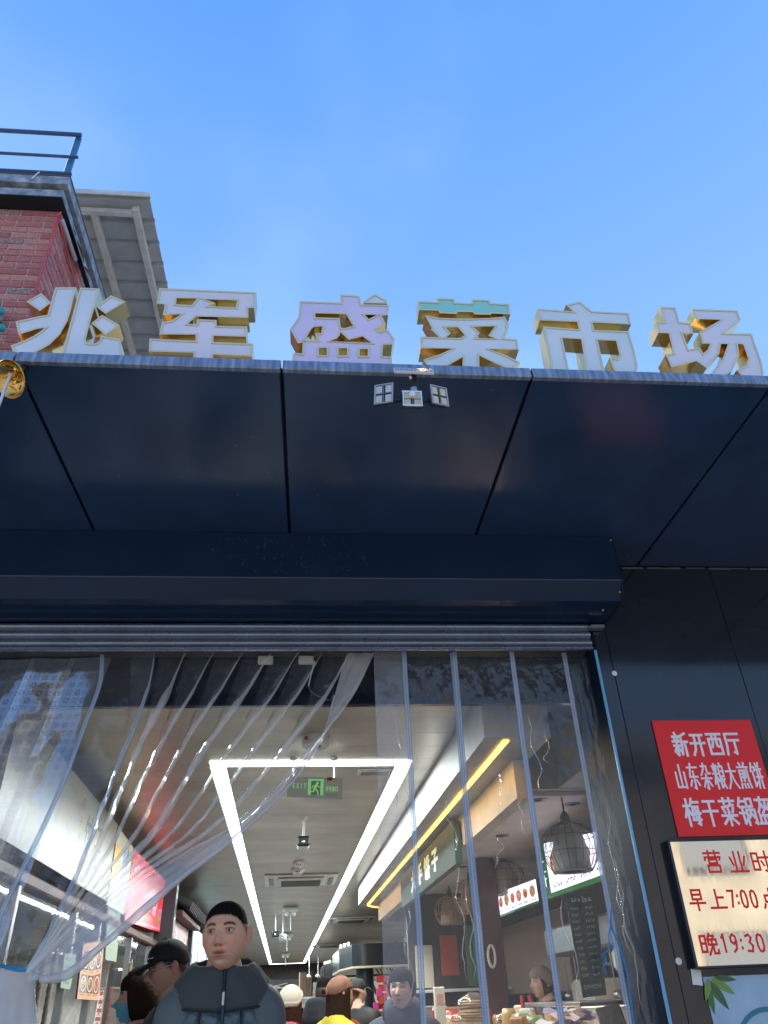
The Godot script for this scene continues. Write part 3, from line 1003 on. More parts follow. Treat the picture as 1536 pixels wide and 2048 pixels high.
func sign_letters() -> void:
	var base := film(Color(0.72, 0.78, 0.82))
	var aqua := film(Color(0.68, 0.79, 0.82))
	var lilac := film(Color(0.72, 0.65, 0.86))  # tints paint the film's iridescent reflection into the face colour
	var teal := film(Color(0.30, 0.72, 0.60))
	var pink := film(Color(0.75, 0.74, 0.79))
	letter("leftmost gilt-edged pale letter, four slanted strokes round a split stem", base, Vector3(-0.919, 3.345, 1.300), [
		[[-0.099, 0.412, -0.022, 0.417, -0.018, 0.279, -0.019, 0.230, -0.032, 0.160, -0.058, 0.107, -0.082, 0.083, -0.120, 0.050, -0.164, 0.044, -0.191, 0.098, -0.154, 0.121, -0.123, 0.149, -0.101, 0.177, -0.092, 0.192, -0.116, 0.186, -0.176, 0.153, -0.202, 0.220, -0.123, 0.253, -0.097, 0.261], []],
		[[-0.187, 0.327, -0.143, 0.378, -0.097, 0.326, -0.127, 0.279], []],
		[[-0.008, 0.416, 0.064, 0.416, 0.065, 0.316, 0.062, 0.221, 0.063, 0.140, 0.067, 0.124, 0.083, 0.120, 0.101, 0.123, 0.112, 0.136, 0.113, 0.162, 0.183, 0.148, 0.202, 0.080, 0.196, 0.049, 0.174, 0.032, 0.030, 0.024, -0.007, 0.027], []],
		[[0.068, 0.316, 0.114, 0.380, 0.173, 0.348, 0.110, 0.277], []],
		[[0.068, 0.225, 0.098, 0.271, 0.170, 0.221, 0.128, 0.166], []]])
	letter("second gilt-edged pale letter from the left, stacked bars under a wide lid", pink, Vector3(-0.443, 3.345, 1.300), [
		[[-0.189, 0.432, 0.184, 0.429, 0.181, 0.340, 0.159, 0.338, 0.163, 0.284, -0.033, 0.281, -0.058, 0.240, -0.028, 0.239, -0.027, 0.267, 0.045, 0.266, 0.048, 0.235, 0.161, 0.237, 0.160, 0.182, 0.041, 0.181, 0.043, 0.149, 0.189, 0.148, 0.189, 0.083, 0.048, 0.086, 0.050, 0.016, -0.018, 0.016, -0.023, 0.092, -0.183, 0.091, -0.189, 0.156, -0.022, 0.152, -0.025, 0.184, -0.157, 0.179, -0.155, 0.244, -0.121, 0.254, -0.090, 0.290, -0.157, 0.283, -0.156, 0.325, -0.159, 0.341, -0.187, 0.342], [[-0.116, 0.378, -0.040, 0.380, -0.056, 0.342, -0.115, 0.344], [-0.012, 0.378, 0.113, 0.379, 0.111, 0.339, 0.007, 0.340, 0.032, 0.360]]]])
	letter("lilac-tinted gilt-edged letter with three square holes along its base", lilac, Vector3(0.078, 3.345, 1.300), [
		[[-0.167, 0.389, -0.008, 0.389, -0.010, 0.437, 0.068, 0.433, 0.075, 0.384, 0.185, 0.388, 0.178, 0.327, 0.153, 0.325, 0.167, 0.279, 0.131, 0.249, 0.140, 0.236, 0.174, 0.251, 0.199, 0.196, 0.188, 0.168, 0.153, 0.166, 0.148, 0.106, 0.184, 0.105, 0.183, 0.058, -0.186, 0.057, -0.184, 0.107, -0.150, 0.106, -0.150, 0.163, -0.167, 0.156, -0.199, 0.232, -0.171, 0.296, -0.168, 0.344], [[-0.142, 0.176, -0.118, 0.236, -0.107, 0.249, -0.078, 0.252, -0.081, 0.216, -0.105, 0.212, -0.094, 0.177], [-0.105, 0.323, 0.013, 0.325, 0.041, 0.261, 0.007, 0.247, -0.007, 0.251, -0.011, 0.302, -0.104, 0.301], [-0.008, 0.224, 0.023, 0.185, 0.077, 0.206, 0.109, 0.173, -0.049, 0.174, -0.022, 0.189, -0.011, 0.208], [0.086, 0.325, 0.135, 0.328, 0.102, 0.302], [-0.089, 0.137, -0.060, 0.139, -0.059, 0.102, -0.089, 0.100], [-0.015, 0.139, 0.016, 0.140, 0.016, 0.104, -0.015, 0.102], [0.064, 0.138, 0.094, 0.140, 0.093, 0.104, 0.063, 0.103]]],
		[[0.083, 0.400, 0.128, 0.448, 0.178, 0.412, 0.176, 0.393, 0.088, 0.390], []]], [lilac, base])
	letter("gilt-edged letter with a teal top bar, above the floodlight's right side", aqua, Vector3(0.565, 3.345, 1.300), [
		[[-0.188, 0.416, -0.109, 0.415, -0.109, 0.438, -0.036, 0.438, -0.035, 0.416, 0.031, 0.415, 0.032, 0.439, 0.107, 0.438, 0.109, 0.421, 0.186, 0.420, 0.182, 0.359, 0.106, 0.360, 0.102, 0.352, 0.036, 0.351, 0.031, 0.363, -0.031, 0.362, -0.035, 0.349, -0.104, 0.350, -0.108, 0.365, -0.185, 0.363], []],
		[[-0.164, 0.335, -0.107, 0.324, -0.013, 0.324, 0.096, 0.334, 0.158, 0.345, 0.170, 0.297, 0.160, 0.287, 0.165, 0.281, 0.137, 0.224, 0.191, 0.221, 0.190, 0.164, 0.073, 0.161, 0.139, 0.130, 0.187, 0.097, 0.145, 0.056, 0.088, 0.087, 0.031, 0.125, 0.024, 0.042, -0.043, 0.041, -0.033, 0.114, -0.088, 0.072, -0.161, 0.039, -0.186, 0.094, -0.123, 0.123, -0.071, 0.157, -0.191, 0.154, -0.189, 0.216, -0.114, 0.215, -0.146, 0.258, -0.140, 0.263], [[-0.088, 0.272, -0.038, 0.275, -0.015, 0.232, -0.031, 0.216, -0.089, 0.216, -0.068, 0.239], [0.023, 0.281, 0.111, 0.288, 0.078, 0.234, 0.103, 0.220, 0.029, 0.219, 0.047, 0.249]]]], [teal, aqua])
	letter("gilt-edged letter with a pointed cap over one long bar and two bays", aqua, Vector3(1.053, 3.345, 1.300), [
		[[-0.190, 0.399, -0.044, 0.391, -0.067, 0.428, -0.005, 0.452, 0.036, 0.397, 0.190, 0.394, 0.185, 0.327, 0.026, 0.330, 0.025, 0.288, 0.167, 0.288, 0.166, 0.171, 0.160, 0.095, 0.131, 0.028, 0.070, 0.024, 0.057, 0.093, 0.056, 0.138, 0.087, 0.134, 0.099, 0.150, 0.102, 0.231, 0.028, 0.232, 0.021, 0.032, -0.051, 0.031, -0.040, 0.233, -0.114, 0.236, -0.118, 0.031, -0.185, 0.033, -0.180, 0.298, -0.039, 0.289, -0.038, 0.330, -0.190, 0.331], []]])
	letter("rightmost gilt-edged letter, a pink-tinted cross beside curved strokes", pink, Vector3(1.540, 3.345, 1.300), [
		[[-0.156, 0.438, -0.088, 0.439, -0.092, 0.352, -0.047, 0.348, -0.052, 0.287, -0.097, 0.287, -0.095, 0.198, -0.047, 0.212, -0.041, 0.180, -0.018, 0.199, 0.002, 0.233, -0.030, 0.233, -0.022, 0.300, 0.089, 0.375, -0.023, 0.374, -0.018, 0.434, 0.180, 0.435, 0.176, 0.377, 0.078, 0.295, 0.199, 0.301, 0.189, 0.140, 0.177, 0.077, 0.141, 0.036, 0.089, 0.040, 0.071, 0.094, 0.118, 0.122, 0.137, 0.156, 0.142, 0.236, 0.121, 0.239, 0.106, 0.173, 0.048, 0.084, -0.029, 0.033, -0.050, 0.063, 0.030, 0.151, 0.077, 0.235, 0.049, 0.235, 0.024, 0.178, -0.050, 0.098, -0.081, 0.134, -0.193, 0.096, -0.199, 0.166, -0.165, 0.174, -0.156, 0.284, -0.198, 0.284, -0.194, 0.347, -0.158, 0.349], []]])

# ---------------------------------------------------------------- the hall behind the doorway (hall coordinates: x right, y up, -z inwards)
func bit(called: String, parent: Node, lo: Vector3, hi: Vector3, m: Material, bevel := 0.003) -> MeshInstance3D:
	var st := mb()
	box(st, lo, hi, bevel)
	return obj(called, st, m, parent)

func panel(called: String, parent: Node, m: Material, tl: Vector3, tr: Vector3, br: Vector3, bl: Vector3, thick := 0.02, back: Material = null) -> void:
	# a board with a printed face
	var n := (tr - tl).cross(bl - tl).normalized()
	var eye := Vector3(-0.11, 1.42, 3.31)
	if n.dot(eye - tl) < 0:
		n = -n
	var st := mb()
	var o := -n * thick
	quad(st, tl + o, tr + o, br + o, bl + o, -n)
	quad(st, tl, tr, tr + o, tl + o)
	quad(st, tr, br, br + o, tr + o)
	quad(st, br, bl, bl + o, br + o)
	quad(st, bl, tl, tl + o, bl + o)
	obj(called + "_case", st, back if back else M.black, parent)
	flat(called + "_face", parent, m, tl, tr, br, bl, n)

func hall_shell() -> void:
	var c := Node3D.new()
	c.name = "ceiling"
	add_child(c)
	c.transform = hall
	tag(c, "", "", "", "structure")
	var streak := noise_tex(0.03, 256, 1.6, 90, [], 4, Vector2(0.12, 2.4))
	var tone := [0.98, 1.0, 0.95, 1.03]
	var cm := []
	for t in tone:
		cm.append(worn(mat(Color(0.60, 0.53, 0.44) * t, 0.34, 0.45), M.soft, 0.5, streak, 0.16))
	var st := mb()
	box(st, Vector3(-2.3, 2.85, -0.1488), Vector3(3.1, 2.868, 0.1488), 0.002)
	var plank := st.commit()
	st = mb()
	box(st, Vector3(-2.3, 2.85, -0.1488), Vector3(1.298, 2.868, 0.1488), 0.002)
	var short := st.commit()
	for k in 105:
		share("ceiling_plank", short if k < 5 else plank, cm[rng.randi() % 4], c, Transform3D(Basis(), Vector3(0, 0, -0.60 - 0.3 * k)))
	st = mb()
	box(st, Vector3(-2.3, 3.12, -33.2), Vector3(3.1, 3.22, -0.46))
	obj("roof_slab", st, M.deck, c)
	var w := Node3D.new()
	w.name = "hall_walls"
	add_child(w)
	w.transform = hall
	tag(w, "", "", "", "structure")
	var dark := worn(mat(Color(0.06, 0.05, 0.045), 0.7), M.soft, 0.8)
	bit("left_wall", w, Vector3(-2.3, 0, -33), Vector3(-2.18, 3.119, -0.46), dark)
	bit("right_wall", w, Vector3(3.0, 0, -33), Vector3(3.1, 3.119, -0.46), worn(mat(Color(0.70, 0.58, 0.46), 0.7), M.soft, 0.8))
	bit("end_wall", w, Vector3(-2.179, 0, -33.1), Vector3(2.999, 3.119, -32.9), worn(mat(Color(0.20, 0.17, 0.16), 0.7), M.soft, 0.8))

func area(parent: Node3D, at: Vector3, size: Vector2, energy: float, c: Color) -> void:
	var l := AreaLight3D.new()
	l.name = "strip_lamp"
	parent.add_child(l)
	l.position = at - off.get(parent, Vector3.ZERO)
	l.rotation = Vector3(-PI / 2, 0, 0)
	l.area_size = size
	l.light_energy = energy
	l.light_color = c
	l.shadow_enabled = true
	l.area_range = 40.0

func hall_fittings() -> void:
	var f := thing("ceiling_light", "long white rectangular light frame set into the hall ceiling", "ceiling light", Vector3(0.05, 2.85, -17), "", true)
	var lit := glow(Color(0.93, 1.0, 1.0), 1.5)
	# side bars in lengths with small joints, a bar across each end
	for s in [[-0.66, -0.555], [0.645, 0.75]]:
		var z := -2.10
		while z > -31.0:
			var z2 := maxf(z - 2.44, -31.1)
			bit("light_strip", f, Vector3(s[0], 2.838, z2 + 0.004), Vector3(s[1], 2.8485, z), lit, 0.002)
			z = z2
		area(f, Vector3((s[0] + s[1]) / 2, 2.832, -16.6), Vector2(0.10, 29.0), 19.0, Color(0.95, 1.0, 1.0))
	bit("light_strip", f, Vector3(-0.66, 2.838, -2.095), Vector3(0.75, 2.8485, -1.985), lit, 0.002)
	bit("light_strip", f, Vector3(-0.66, 2.838, -31.24), Vector3(0.75, 2.8485, -31.11), lit, 0.002)
	area(f, Vector3(0.045, 2.832, -2.04), Vector2(1.38, 0.10), 1.6, Color(0.95, 1.0, 1.0))
	for s in [-0.668, -0.549, 0.637, 0.756]:
		bit("light_frame", f, Vector3(s - 0.004, 2.834, -31.1), Vector3(s + 0.004, 2.8475, -2.1), M.steel, 0.001)

	# EXIT sign on two rods
	var im := sheet(800, 320, Color(0.56, 0.57, 0.55))
	var gr := Color(0.62, 0.95, 0.62)
	words(im, "EXIT", Rect2(70, 95, 215, 80), 12, gr, 0.35)
	im.fill_rect(Rect2i(300, 25, 225, 245), gr)
	var g2 := Color(0.40, 0.46, 0.40)
	im.fill_rect(Rect2i(345, 55, 135, 215), g2)
	disc(im, Vector2(435, 85), Vector2(20, 20), gr)
	for q in [[425, 115, 400, 170, 36], [420, 120, 375, 130, 16], [375, 130, 360, 165, 14], [435, 120, 465, 150, 15], [465, 150, 490, 140, 14], [400, 168, 440, 205, 22], [440, 205, 450, 262, 20], [398, 170, 380, 215, 22], [380, 215, 330, 225, 18]]:
		stroke(im, Vector2(q[0], q[1]), Vector2(q[2], q[3]), q[4], gr)
	words(im, "安全出口", Rect2(555, 125, 180, 80), 9, gr, 0.15)
	im.fill_rect(Rect2i(555, 222, 190, 78), Color(0.55, 0.57, 0.55))
	scribble(im, Rect2(565, 235, 160, 20), 12, 3, Color(0.25, 0.25, 0.25))
	scribble(im, Rect2(565, 265, 160, 20), 10, 3, Color(0.25, 0.25, 0.25))
	var em := picture(im, 0.35)
	em.emission_enabled = true
	em.emission = Color.BLACK
	em.emission_texture = em.albedo_texture
	em.emission_energy_multiplier = 0.10
	var e := thing("exit_sign", "hanging grey exit sign with a green running figure", "exit sign", Vector3(0.0, 2.58, -1.90), "", true)
	panel("sign", e, em, Vector3(-0.124, 2.721, -1.900), Vector3(0.251, 2.708, -1.900), Vector3(0.244, 2.569, -1.900), Vector3(-0.123, 2.589, -1.900), 0.022, M.steel)
	for p in [[Vector3(-0.087, 2.714, -1.910), -0.093], [Vector3(0.190, 2.711, -1.910), 0.168]]:
		var st := mb()
		tube(st, [p[0], Vector3(p[0].x, 2.85, -1.91)], 0.004, 6)
		obj("rod", st, M.steel, e)
		st = mb()
		lathe(st, [Vector2(0.0, 2.828), Vector2(0.014, 2.829), Vector2(0.030, 2.842), Vector2(0.031, 2.8495)], Transform3D(Basis(), Vector3(p[0].x, 0, -1.91)), 14)
		obj("rose", st, M.steel, e)
	bit("sticker", e, Vector3(0.142, 2.692, -1.896), Vector3(0.176, 2.711, -1.894), mat(Color(0.2, 0.02, 0.04), 0.5), 0.0)
	bit("sticker", e, Vector3(0.179, 2.688, -1.896), Vector3(0.210, 2.707, -1.894), mat(Color(0.6, 0.5, 0.05), 0.5), 0.0)

	# round surface fitting near the door
	var d := thing("ceiling_speaker", "round white drum fitting on the ceiling nearest the doorway", "ceiling fitting", Vector3(0.05, 2.85, -1.45), "", true)
	var st := mb()
	lathe(st, [Vector2(0.0, 2.795), Vector2(0.062, 2.795), Vector2(0.065, 2.790), Vector2(0.088, 2.790), Vector2(0.092, 2.796), Vector2(0.092, 2.8495)], Transform3D(Basis(), Vector3(0.05, 0, -1.45)), 32)
	obj("drum", st, M.white_plastic, d)
	bit("label", d, Vector3(-0.025, 2.81, -1.365), Vector3(-0.005, 2.83, -1.360), mat(Color(0.35, 0.02, 0.04), 0.5), 0.0)
	# wall vent in the ceiling
	var v := thing("ceiling_vent", "small slatted grille in the ceiling beside the exit sign", "vent", Vector3(0.52, 2.85, -2.25), "", true)
	bit("frame", v, Vector3(0.38, 2.842, -2.36), Vector3(0.63, 2.8487, -2.215), M.white_plastic)
	for k in 5:
		bit("slat", v, Vector3(0.41, 2.832, -2.345 + k * 0.026), Vector3(0.615, 2.8405, -2.332 + k * 0.026), M.steel, 0.001)
	# cameras
	bullet_camera(Vector3(0.03, 2.85, -3.85), 0.215, "black bullet camera hanging under the ceiling in front of the air conditioner", M.black, 0.06)
	bullet_camera(Vector3(-0.27, 2.85, -12.2), 0.33, "dark-faced camera on a white stem, left of the distant pair", M.black, 0.07)
	bullet_camera(Vector3(-0.14, 2.85, -12.4), 0.37, "white camera on a white stem, right of the distant pair", M.white_plastic, 0.08)
	# detectors and emergency lights
	for t in [[Vector3(0.03, 2.85, -6.35), 0.065, "white smoke detector standing apart in front of the air conditioner"], [Vector3(0.03, 2.85, -6.9), 0.085, "wider white smoke detector against the air conditioner's front edge"]]:
		var o := thing("smoke_detector", t[2], "smoke detector", t[0], "", true)
		st = mb()
		lathe(st, [Vector2(0, 2.785), Vector2(t[1] * 0.5, 2.786), Vector2(t[1] * 0.75, 2.80), Vector2(t[1] * 0.78, 2.818), Vector2(t[1], 2.822), Vector2(t[1], 2.8495)], Transform3D(Basis(), Vector3(t[0].x, 0, t[0].z)), 20)
		obj("body", st, M.white_plastic, o)
		for k in 3:
			bit("slot", o, Vector3(t[0].x - 0.03 + k * 0.022, 2.806, t[0].z + t[1] * 0.76), Vector3(t[0].x - 0.018 + k * 0.022, 2.815, t[0].z + t[1] * 0.81), M.black, 0.0)
	for t in [[Vector3(-0.02, 2.85, -11.0), "white twin emergency lamp nearest the door, over a hanging cord"], [Vector3(-0.05, 2.85, -16.5), "white twin emergency lamp in the middle of the row"], [Vector3(-0.05, 2.85, -24.0), "smallest, farthest twin emergency lamp on the ceiling"]]:
		var p: Vector3 = t[0]
		var o := thing("emergency_light", t[1], "emergency light", p, "", true)
		bit("case", o, p + Vector3(-0.13, -0.09, -0.03), p + Vector3(0.13, -0.002, 0.03), M.white_plastic, 0.01)
		for s in [-0.06, 0.06]:
			st = mb()
			ball(st, p + Vector3(s, -0.125, 0.02), Vector3(0.035, 0.035, 0.035), 8)
			obj("lamp_head", st, M.white_plastic, o)
		st = mb()
		tube(st, [p + Vector3(0, -0.09, 0), p + Vector3(0.01, -0.36, 0)], 0.008, 5)
		obj("cord", st, M.white_plastic, o)
	# cassette air conditioners
	cassette(Vector3(0.085, 2.85, -7.78), "square white ceiling air conditioner centred between the light strips")
	cassette(Vector3(1.2, 2.85, -13.5), "white ceiling air conditioner right of the light frame, half hidden by the bulkhead")
	cassette(Vector3(1.15, 2.85, -21.0), "farthest white ceiling air conditioner right of the light frame")

func bullet_camera(at: Vector3, drop: float, label: String, m: Material, r: float) -> void:
	var o := thing("security_camera", label, "camera", at, "", true)
	var st := mb()
	lathe(st, [Vector2(0.012, at.y - 0.03), Vector2(0.035, at.y - 0.012), Vector2(0.045, at.y - 0.001)], Transform3D(Basis(), Vector3(at.x, 0, at.z)), 14)
	tube(st, [at + Vector3(0, -0.01, 0), at + Vector3(0, -drop + 0.04, 0)], 0.013, 8)
	obj("stem", st, M.white_plastic, o)
	st = mb()
	var c := at + Vector3(0, -drop, 0.02)
	box(st, c + Vector3(-r * 0.95, -r * 0.7, -0.16), c + Vector3(r * 0.95, r * 0.7, 0.06), r * 0.3)
	obj("body", st, M.white_plastic, o)
	st = mb()
	box(st, c + Vector3(-r * 0.97, -r * 0.68, 0.03), c + Vector3(r * 0.97, r * 0.72, 0.068), r * 0.25)
	obj("front", st, m, o)
	st = mb()
	ball(st, c + Vector3(0, -r * 0.1, 0.066), Vector3(r * 0.28, r * 0.28, 0.012), 8)
	obj("lens", st, M.chrome, o)

func cassette(at: Vector3, label: String) -> void:
	var o := thing("air_conditioner", label, "air conditioner", at, "", true)
	var w: Material = M.white_plastic
	bit("panel", o, at + Vector3(-0.475, -0.03, -0.475), at + Vector3(0.475, -0.002, 0.475), w, 0.012)
	bit("inner_panel", o, at + Vector3(-0.32, -0.052, -0.32), at + Vector3(0.32, -0.032, 0.32), w, 0.012)
	for k in 9:
		bit("grille_slat", o, at + Vector3(-0.26, -0.062, -0.25 + k * 0.056), at + Vector3(0.26, -0.054, -0.22 + k * 0.056), mat(Color(0.10, 0.09, 0.08), 0.5), 0.002)
	for s in [-1, 1]:
		bit("louvre", o, at + Vector3(-0.30, -0.046, s * 0.395 - 0.03), at + Vector3(0.30, -0.033, s * 0.395 + 0.03), mat(Color(0.25, 0.24, 0.22), 0.4), 0.004)
		bit("louvre", o, at + Vector3(s * 0.395 - 0.03, -0.046, -0.30), at + Vector3(s * 0.395 + 0.03, -0.033, 0.30), mat(Color(0.25, 0.24, 0.22), 0.4), 0.004)

func lightbox(im: Image, e: float) -> StandardMaterial3D:
	var m := picture(im, 0.3)
	if e > 0:
		m.emission_enabled = true
		m.emission = Color.BLACK
		m.emission_texture = m.albedo_texture
		m.emission_energy_multiplier = e
	return m

func dish(im: Image, c: Vector2, r: Vector2, hue: Color, plate := Color(0.9, 0.88, 0.85)) -> void:
	disc(im, c, r, plate)
	disc(im, c, r * 0.82, hue * 0.6)
	for k in 26:
		var a := rng.randf() * TAU
		var q := sqrt(rng.randf()) * 0.7
		disc(im, c + Vector2(cos(a) * r.x, sin(a) * r.y) * q, r * (0.10 + 0.14 * rng.randf()), hue.lerp([Color(0.85, 0.6, 0.3), Color(0.5, 0.15, 0.08), Color(0.3, 0.45, 0.12), Color(0.95, 0.85, 0.7)][rng.randi() % 4], 0.5 * rng.randf()))

func left_stalls() -> void:
	# cream ink-wash fascia
	var im := sheet(1400, 330, Color(0.47, 0.455, 0.39))
	var f := FastNoiseLite.new()
	f.seed = 14
	f.frequency = 0.006
	for y in range(0, 330, 3):
		for x in range(0, 1400, 3):
			var n := f.get_noise_2d(x, y * 1.5)
			var c := Color(0.47, 0.455, 0.39).lerp(Color(0.37, 0.38, 0.36), clampf(n * 1.6, 0, 1))
			if x < 420:
				c = c.lerp(Color(0.40, 0.42, 0.66), clampf((f.get_noise_2d(x * 1.4 + 900, y * 1.4) + 0.25) * 1.4, 0, 0.75) * (1 - x / 420.0))
			im.fill_rect(Rect2i(x, y, 3, 3), c)
	words(im, "饺子", Rect2(860, 75, 330, 190), 15, Color(0.08, 0.08, 0.08), 0.25)
	for q in [["手", 790, 40, 44], ["干", 790, 110, 40], ["子", 788, 180, 44]]:
		write(im, q[0], Rect2(q[1], q[2], q[3], q[3]), 6, Color(0.45, 0.08, 0.07))
	scribble(im, Rect2(690, 70, 60, 60), 2, 4, Color(0.6, 0.42, 0.38))
	scribble(im, Rect2(1240, 60, 50, 160), 1, 6, Color(0.5, 0.1, 0.09))
	var s := thing("stall_fascia", "long cream ink-wash fascia with black brush characters over the left stalls", "sign", Vector3(-1.5, 2.2, -1.9), "", true)
	panel("fascia", s, lightbox(im, 0.0), Vector3(-1.5, 2.76, -0.62), Vector3(-1.5, 2.72, -3.40), Vector3(-1.5, 2.16, -3.40), Vector3(-1.5, 2.16, -0.62), 0.12)
	im = sheet(360, 560, Color(0.70, 0.68, 0.59))
	disc(im, Vector2(40, 250), Vector2(110, 130), Color(0.85, 0.62, 0.02))
	scribble(im, Rect2(20, 210, 110, 40), 4, 8, Color(0.45, 0.28, 0.02))
	fill_poly(im, PackedVector2Array([Vector2(190, 60), Vector2(250, 130), Vector2(262, 420), Vector2(180, 400), Vector2(170, 180)]), Color(0.42, 0.53, 0.72))
	fill_poly(im, PackedVector2Array([Vector2(255, 40), Vector2(300, 120), Vector2(268, 240), Vector2(245, 130)]), Color(0.10, 0.11, 0.14))
	fill_poly(im, PackedVector2Array([Vector2(170, 380), Vector2(240, 400), Vector2(230, 470), Vector2(165, 440)]), Color(0.10, 0.14, 0.25))
	disc(im, Vector2(225, 500), Vector2(26, 26), Color(0.55, 0.4, 0.25))
	fill_poly(im, PackedVector2Array([Vector2(300, 210), Vector2(330, 330), Vector2(318, 440), Vector2(285, 360)]), Color(0.66, 0.67, 0.70))
	s = thing("stall_sign", "pale sign with a yellow blot and a blue smear, left of the red one", "sign", Vector3(-1.5, 2.16, -3.9), "", true)
	panel("sign", s, lightbox(im, 0.03), Vector3(-1.5, 2.715, -3.44), Vector3(-1.5, 2.68, -4.22), Vector3(-1.5, 2.14, -4.22), Vector3(-1.5, 2.14, -3.44), 0.12)
	# red light box
	im = sheet(1024, 420, Color(0.72, 0.055, 0.06))
	for r in [[20, 16, 984, 6], [20, 398, 984, 6], [20, 16, 6, 388], [998, 16, 6, 388]]:
		im.fill_rect(Rect2i(r[0], r[1], r[2], r[3]), Color(0.85, 0.62, 0.80))
	scribble(im, Rect2(60, 50, 220, 70), 3, 11, Color(0.80, 0.68, 0.90))
	scribble(im, Rect2(290, 85, 120, 36), 4, 5, Color(0.85, 0.72, 0.85))
	scribble(im, Rect2(46, 150, 20, 210), 1, 8, Color(0.8, 0.7, 0.9))
	words(im, "大手饼", Rect2(380, 160, 440, 160), 26, Color(0.75, 0.68, 0.86), 0.2)
	words(im, "大手饼", Rect2(380, 160, 440, 160), 13, Color(0.10, 0.06, 0.12), 0.2)
	scribble(im, Rect2(330, 330, 130, 50), 3, 8, Color(0.80, 0.6, 0.7))
	scribble(im, Rect2(880, 60, 90, 60), 2, 8, Color(0.8, 0.62, 0.78))
	for k in 40:
		disc(im, Vector2(900 + rng.randf() * 90, 250 + rng.randf() * 140), Vector2(10 + rng.randf() * 14, 8 + rng.randf() * 10), [Color(0.25, 0.5, 0.08), Color(0.35, 0.6, 0.1), Color(0.75, 0.4, 0.5), Color(0.5, 0.4, 0.65)][rng.randi() % 4])
	s = thing("stall_sign", "bright red light box with pale characters over the left stalls", "sign", Vector3(-1.5, 2.08, -5.4), "", true)
	panel("sign", s, lightbox(im, 0.30), Vector3(-1.5, 2.68, -4.26), Vector3(-1.5, 2.70, -6.45), Vector3(-1.5, 2.17, -6.45), Vector3(-1.5, 2.10, -4.26), 0.14, mat(Color(0.35, 0.01, 0.02), 0.4))
	# framing: brown trim, columns, glazed fronts
	var frame := thing("glazed_stall", "glazed left stall front with brown rails and steel mullions under the signs", "stall", Vector3(-1.52, 0, -3.5), "", true)
	var brown := worn(mat(Color(0.10, 0.03, 0.022), 0.5), M.soft, 2.0)
	bit("top_rail", frame, Vector3(-1.60, 2.02, -6.4), Vector3(-1.50, 2.085, -0.6), brown, 0.01)
	bit("counter", frame, Vector3(-2.1, 0, -6.4), Vector3(-1.50, 0.95, -0.6), mat(Color(0.10, 0.09, 0.085), 0.4), 0.01)
	for z in [-0.64, -1.30, -2.65, -3.45, -4.9, -6.1]:
		bit("mullion", frame, Vector3(-1.57, 0.952, z - 0.025), Vector3(-1.52, 2.018, z + 0.025), M.steel, 0.004)
	var glass := clear(Color(0.8, 0.9, 0.9), 0.05, 0.03)
	for t in [[-1.275, -0.665], [-2.625, -1.325], [-3.425, -2.675], [-4.875, -3.475], [-6.075, -4.925]]:
		var st := mb()
		quad(st, Vector3(-1.545, 0.955, t[0]), Vector3(-1.545, 2.015, t[0]), Vector3(-1.545, 2.015, t[1]), Vector3(-1.545, 0.955, t[1]), Vector3.RIGHT)
		obj("glass_pane", st, glass, frame)
	bit("shelf", frame, Vector3(-2.1, 1.22, -6.0), Vector3(-1.65, 1.24, -0.7), M.steel, 0.003)
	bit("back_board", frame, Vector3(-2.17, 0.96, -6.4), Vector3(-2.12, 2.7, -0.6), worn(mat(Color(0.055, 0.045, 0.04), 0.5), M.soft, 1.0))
	bit("corner_post", frame, Vector3(-1.56, 0, -6.62), Vector3(-1.36, 2.848, -6.46), mat(Color(0.035, 0.042, 0.055), 0.4), 0.006)
	# print stuck on the glass
	im = sheet(300, 640, Color(0.86, 0.66, 0.52))
	for k in 6:
		var x := 16 + (k % 3) * 92
		var y := 80 + (k / 3) * 270
		im.fill_rect(Rect2i(x, y, 84, 215), [Color(0.16, 0.10, 0.09), Color(0.45, 0.36, 0.38), Color(0.14, 0.17, 0.25), Color(0.55, 0.5, 0.52), Color(0.4, 0.22, 0.1), Color(0.5, 0.13, 0.09)][k])
		dish(im, Vector2(x + 42, y + 110), Vector2(36, 90), [Color(0.5, 0.3, 0.15), Color(0.7, 0.6, 0.6), Color(0.6, 0.25, 0.15), Color(0.8, 0.75, 0.75), Color(0.65, 0.45, 0.2), Color(0.65, 0.15, 0.1)][k])
		scribble(im, Rect2(x + 12, y + 225, 60, 18), 3, 4, Color(0.3, 0.12, 0.1))
	s = thing("menu_poster", "narrow peach menu poster with six dish photos on the left glass", "poster", Vector3(-1.515, 1.4, -1.6), "", true)
	panel("poster", s, picture(im, 0.35), Vector3(-1.500, 1.842, -2.870), Vector3(-1.500, 1.901, -3.560), Vector3(-1.500, 1.515, -3.664), Vector3(-1.500, 1.519, -2.943), 0.012, mat(Color(0.05, 0.05, 0.15), 0.4))
	im = sheet(220, 620, Color(0.55, 0.62, 0.55))
	for k in 4:
		scribble(im, Rect2(35, 60 + k * 140, 150, 60), [2, 3, 4, 3][k], 9, Color(0.05, 0.06, 0.06))
	s = thing("paper_notice", "pale green paper notice with four lines of black characters on the glass", "notice", Vector3(-1.51, 1.45, -1.3), "", true)
	panel("paper", s, picture(im, 0.6), Vector3(-1.505, 1.762, -2.424), Vector3(-1.505, 1.770, -2.740), Vector3(-1.505, 1.570, -2.720), Vector3(-1.505, 1.574, -2.463), 0.003, M.white_plastic)
	im = sheet(200, 620, Color(0.60, 0.64, 0.58))
	for k in 9:
		im.fill_rect(Rect2i(30, 60 + k * 55, 120, 3), Color(0.45, 0.47, 0.45))
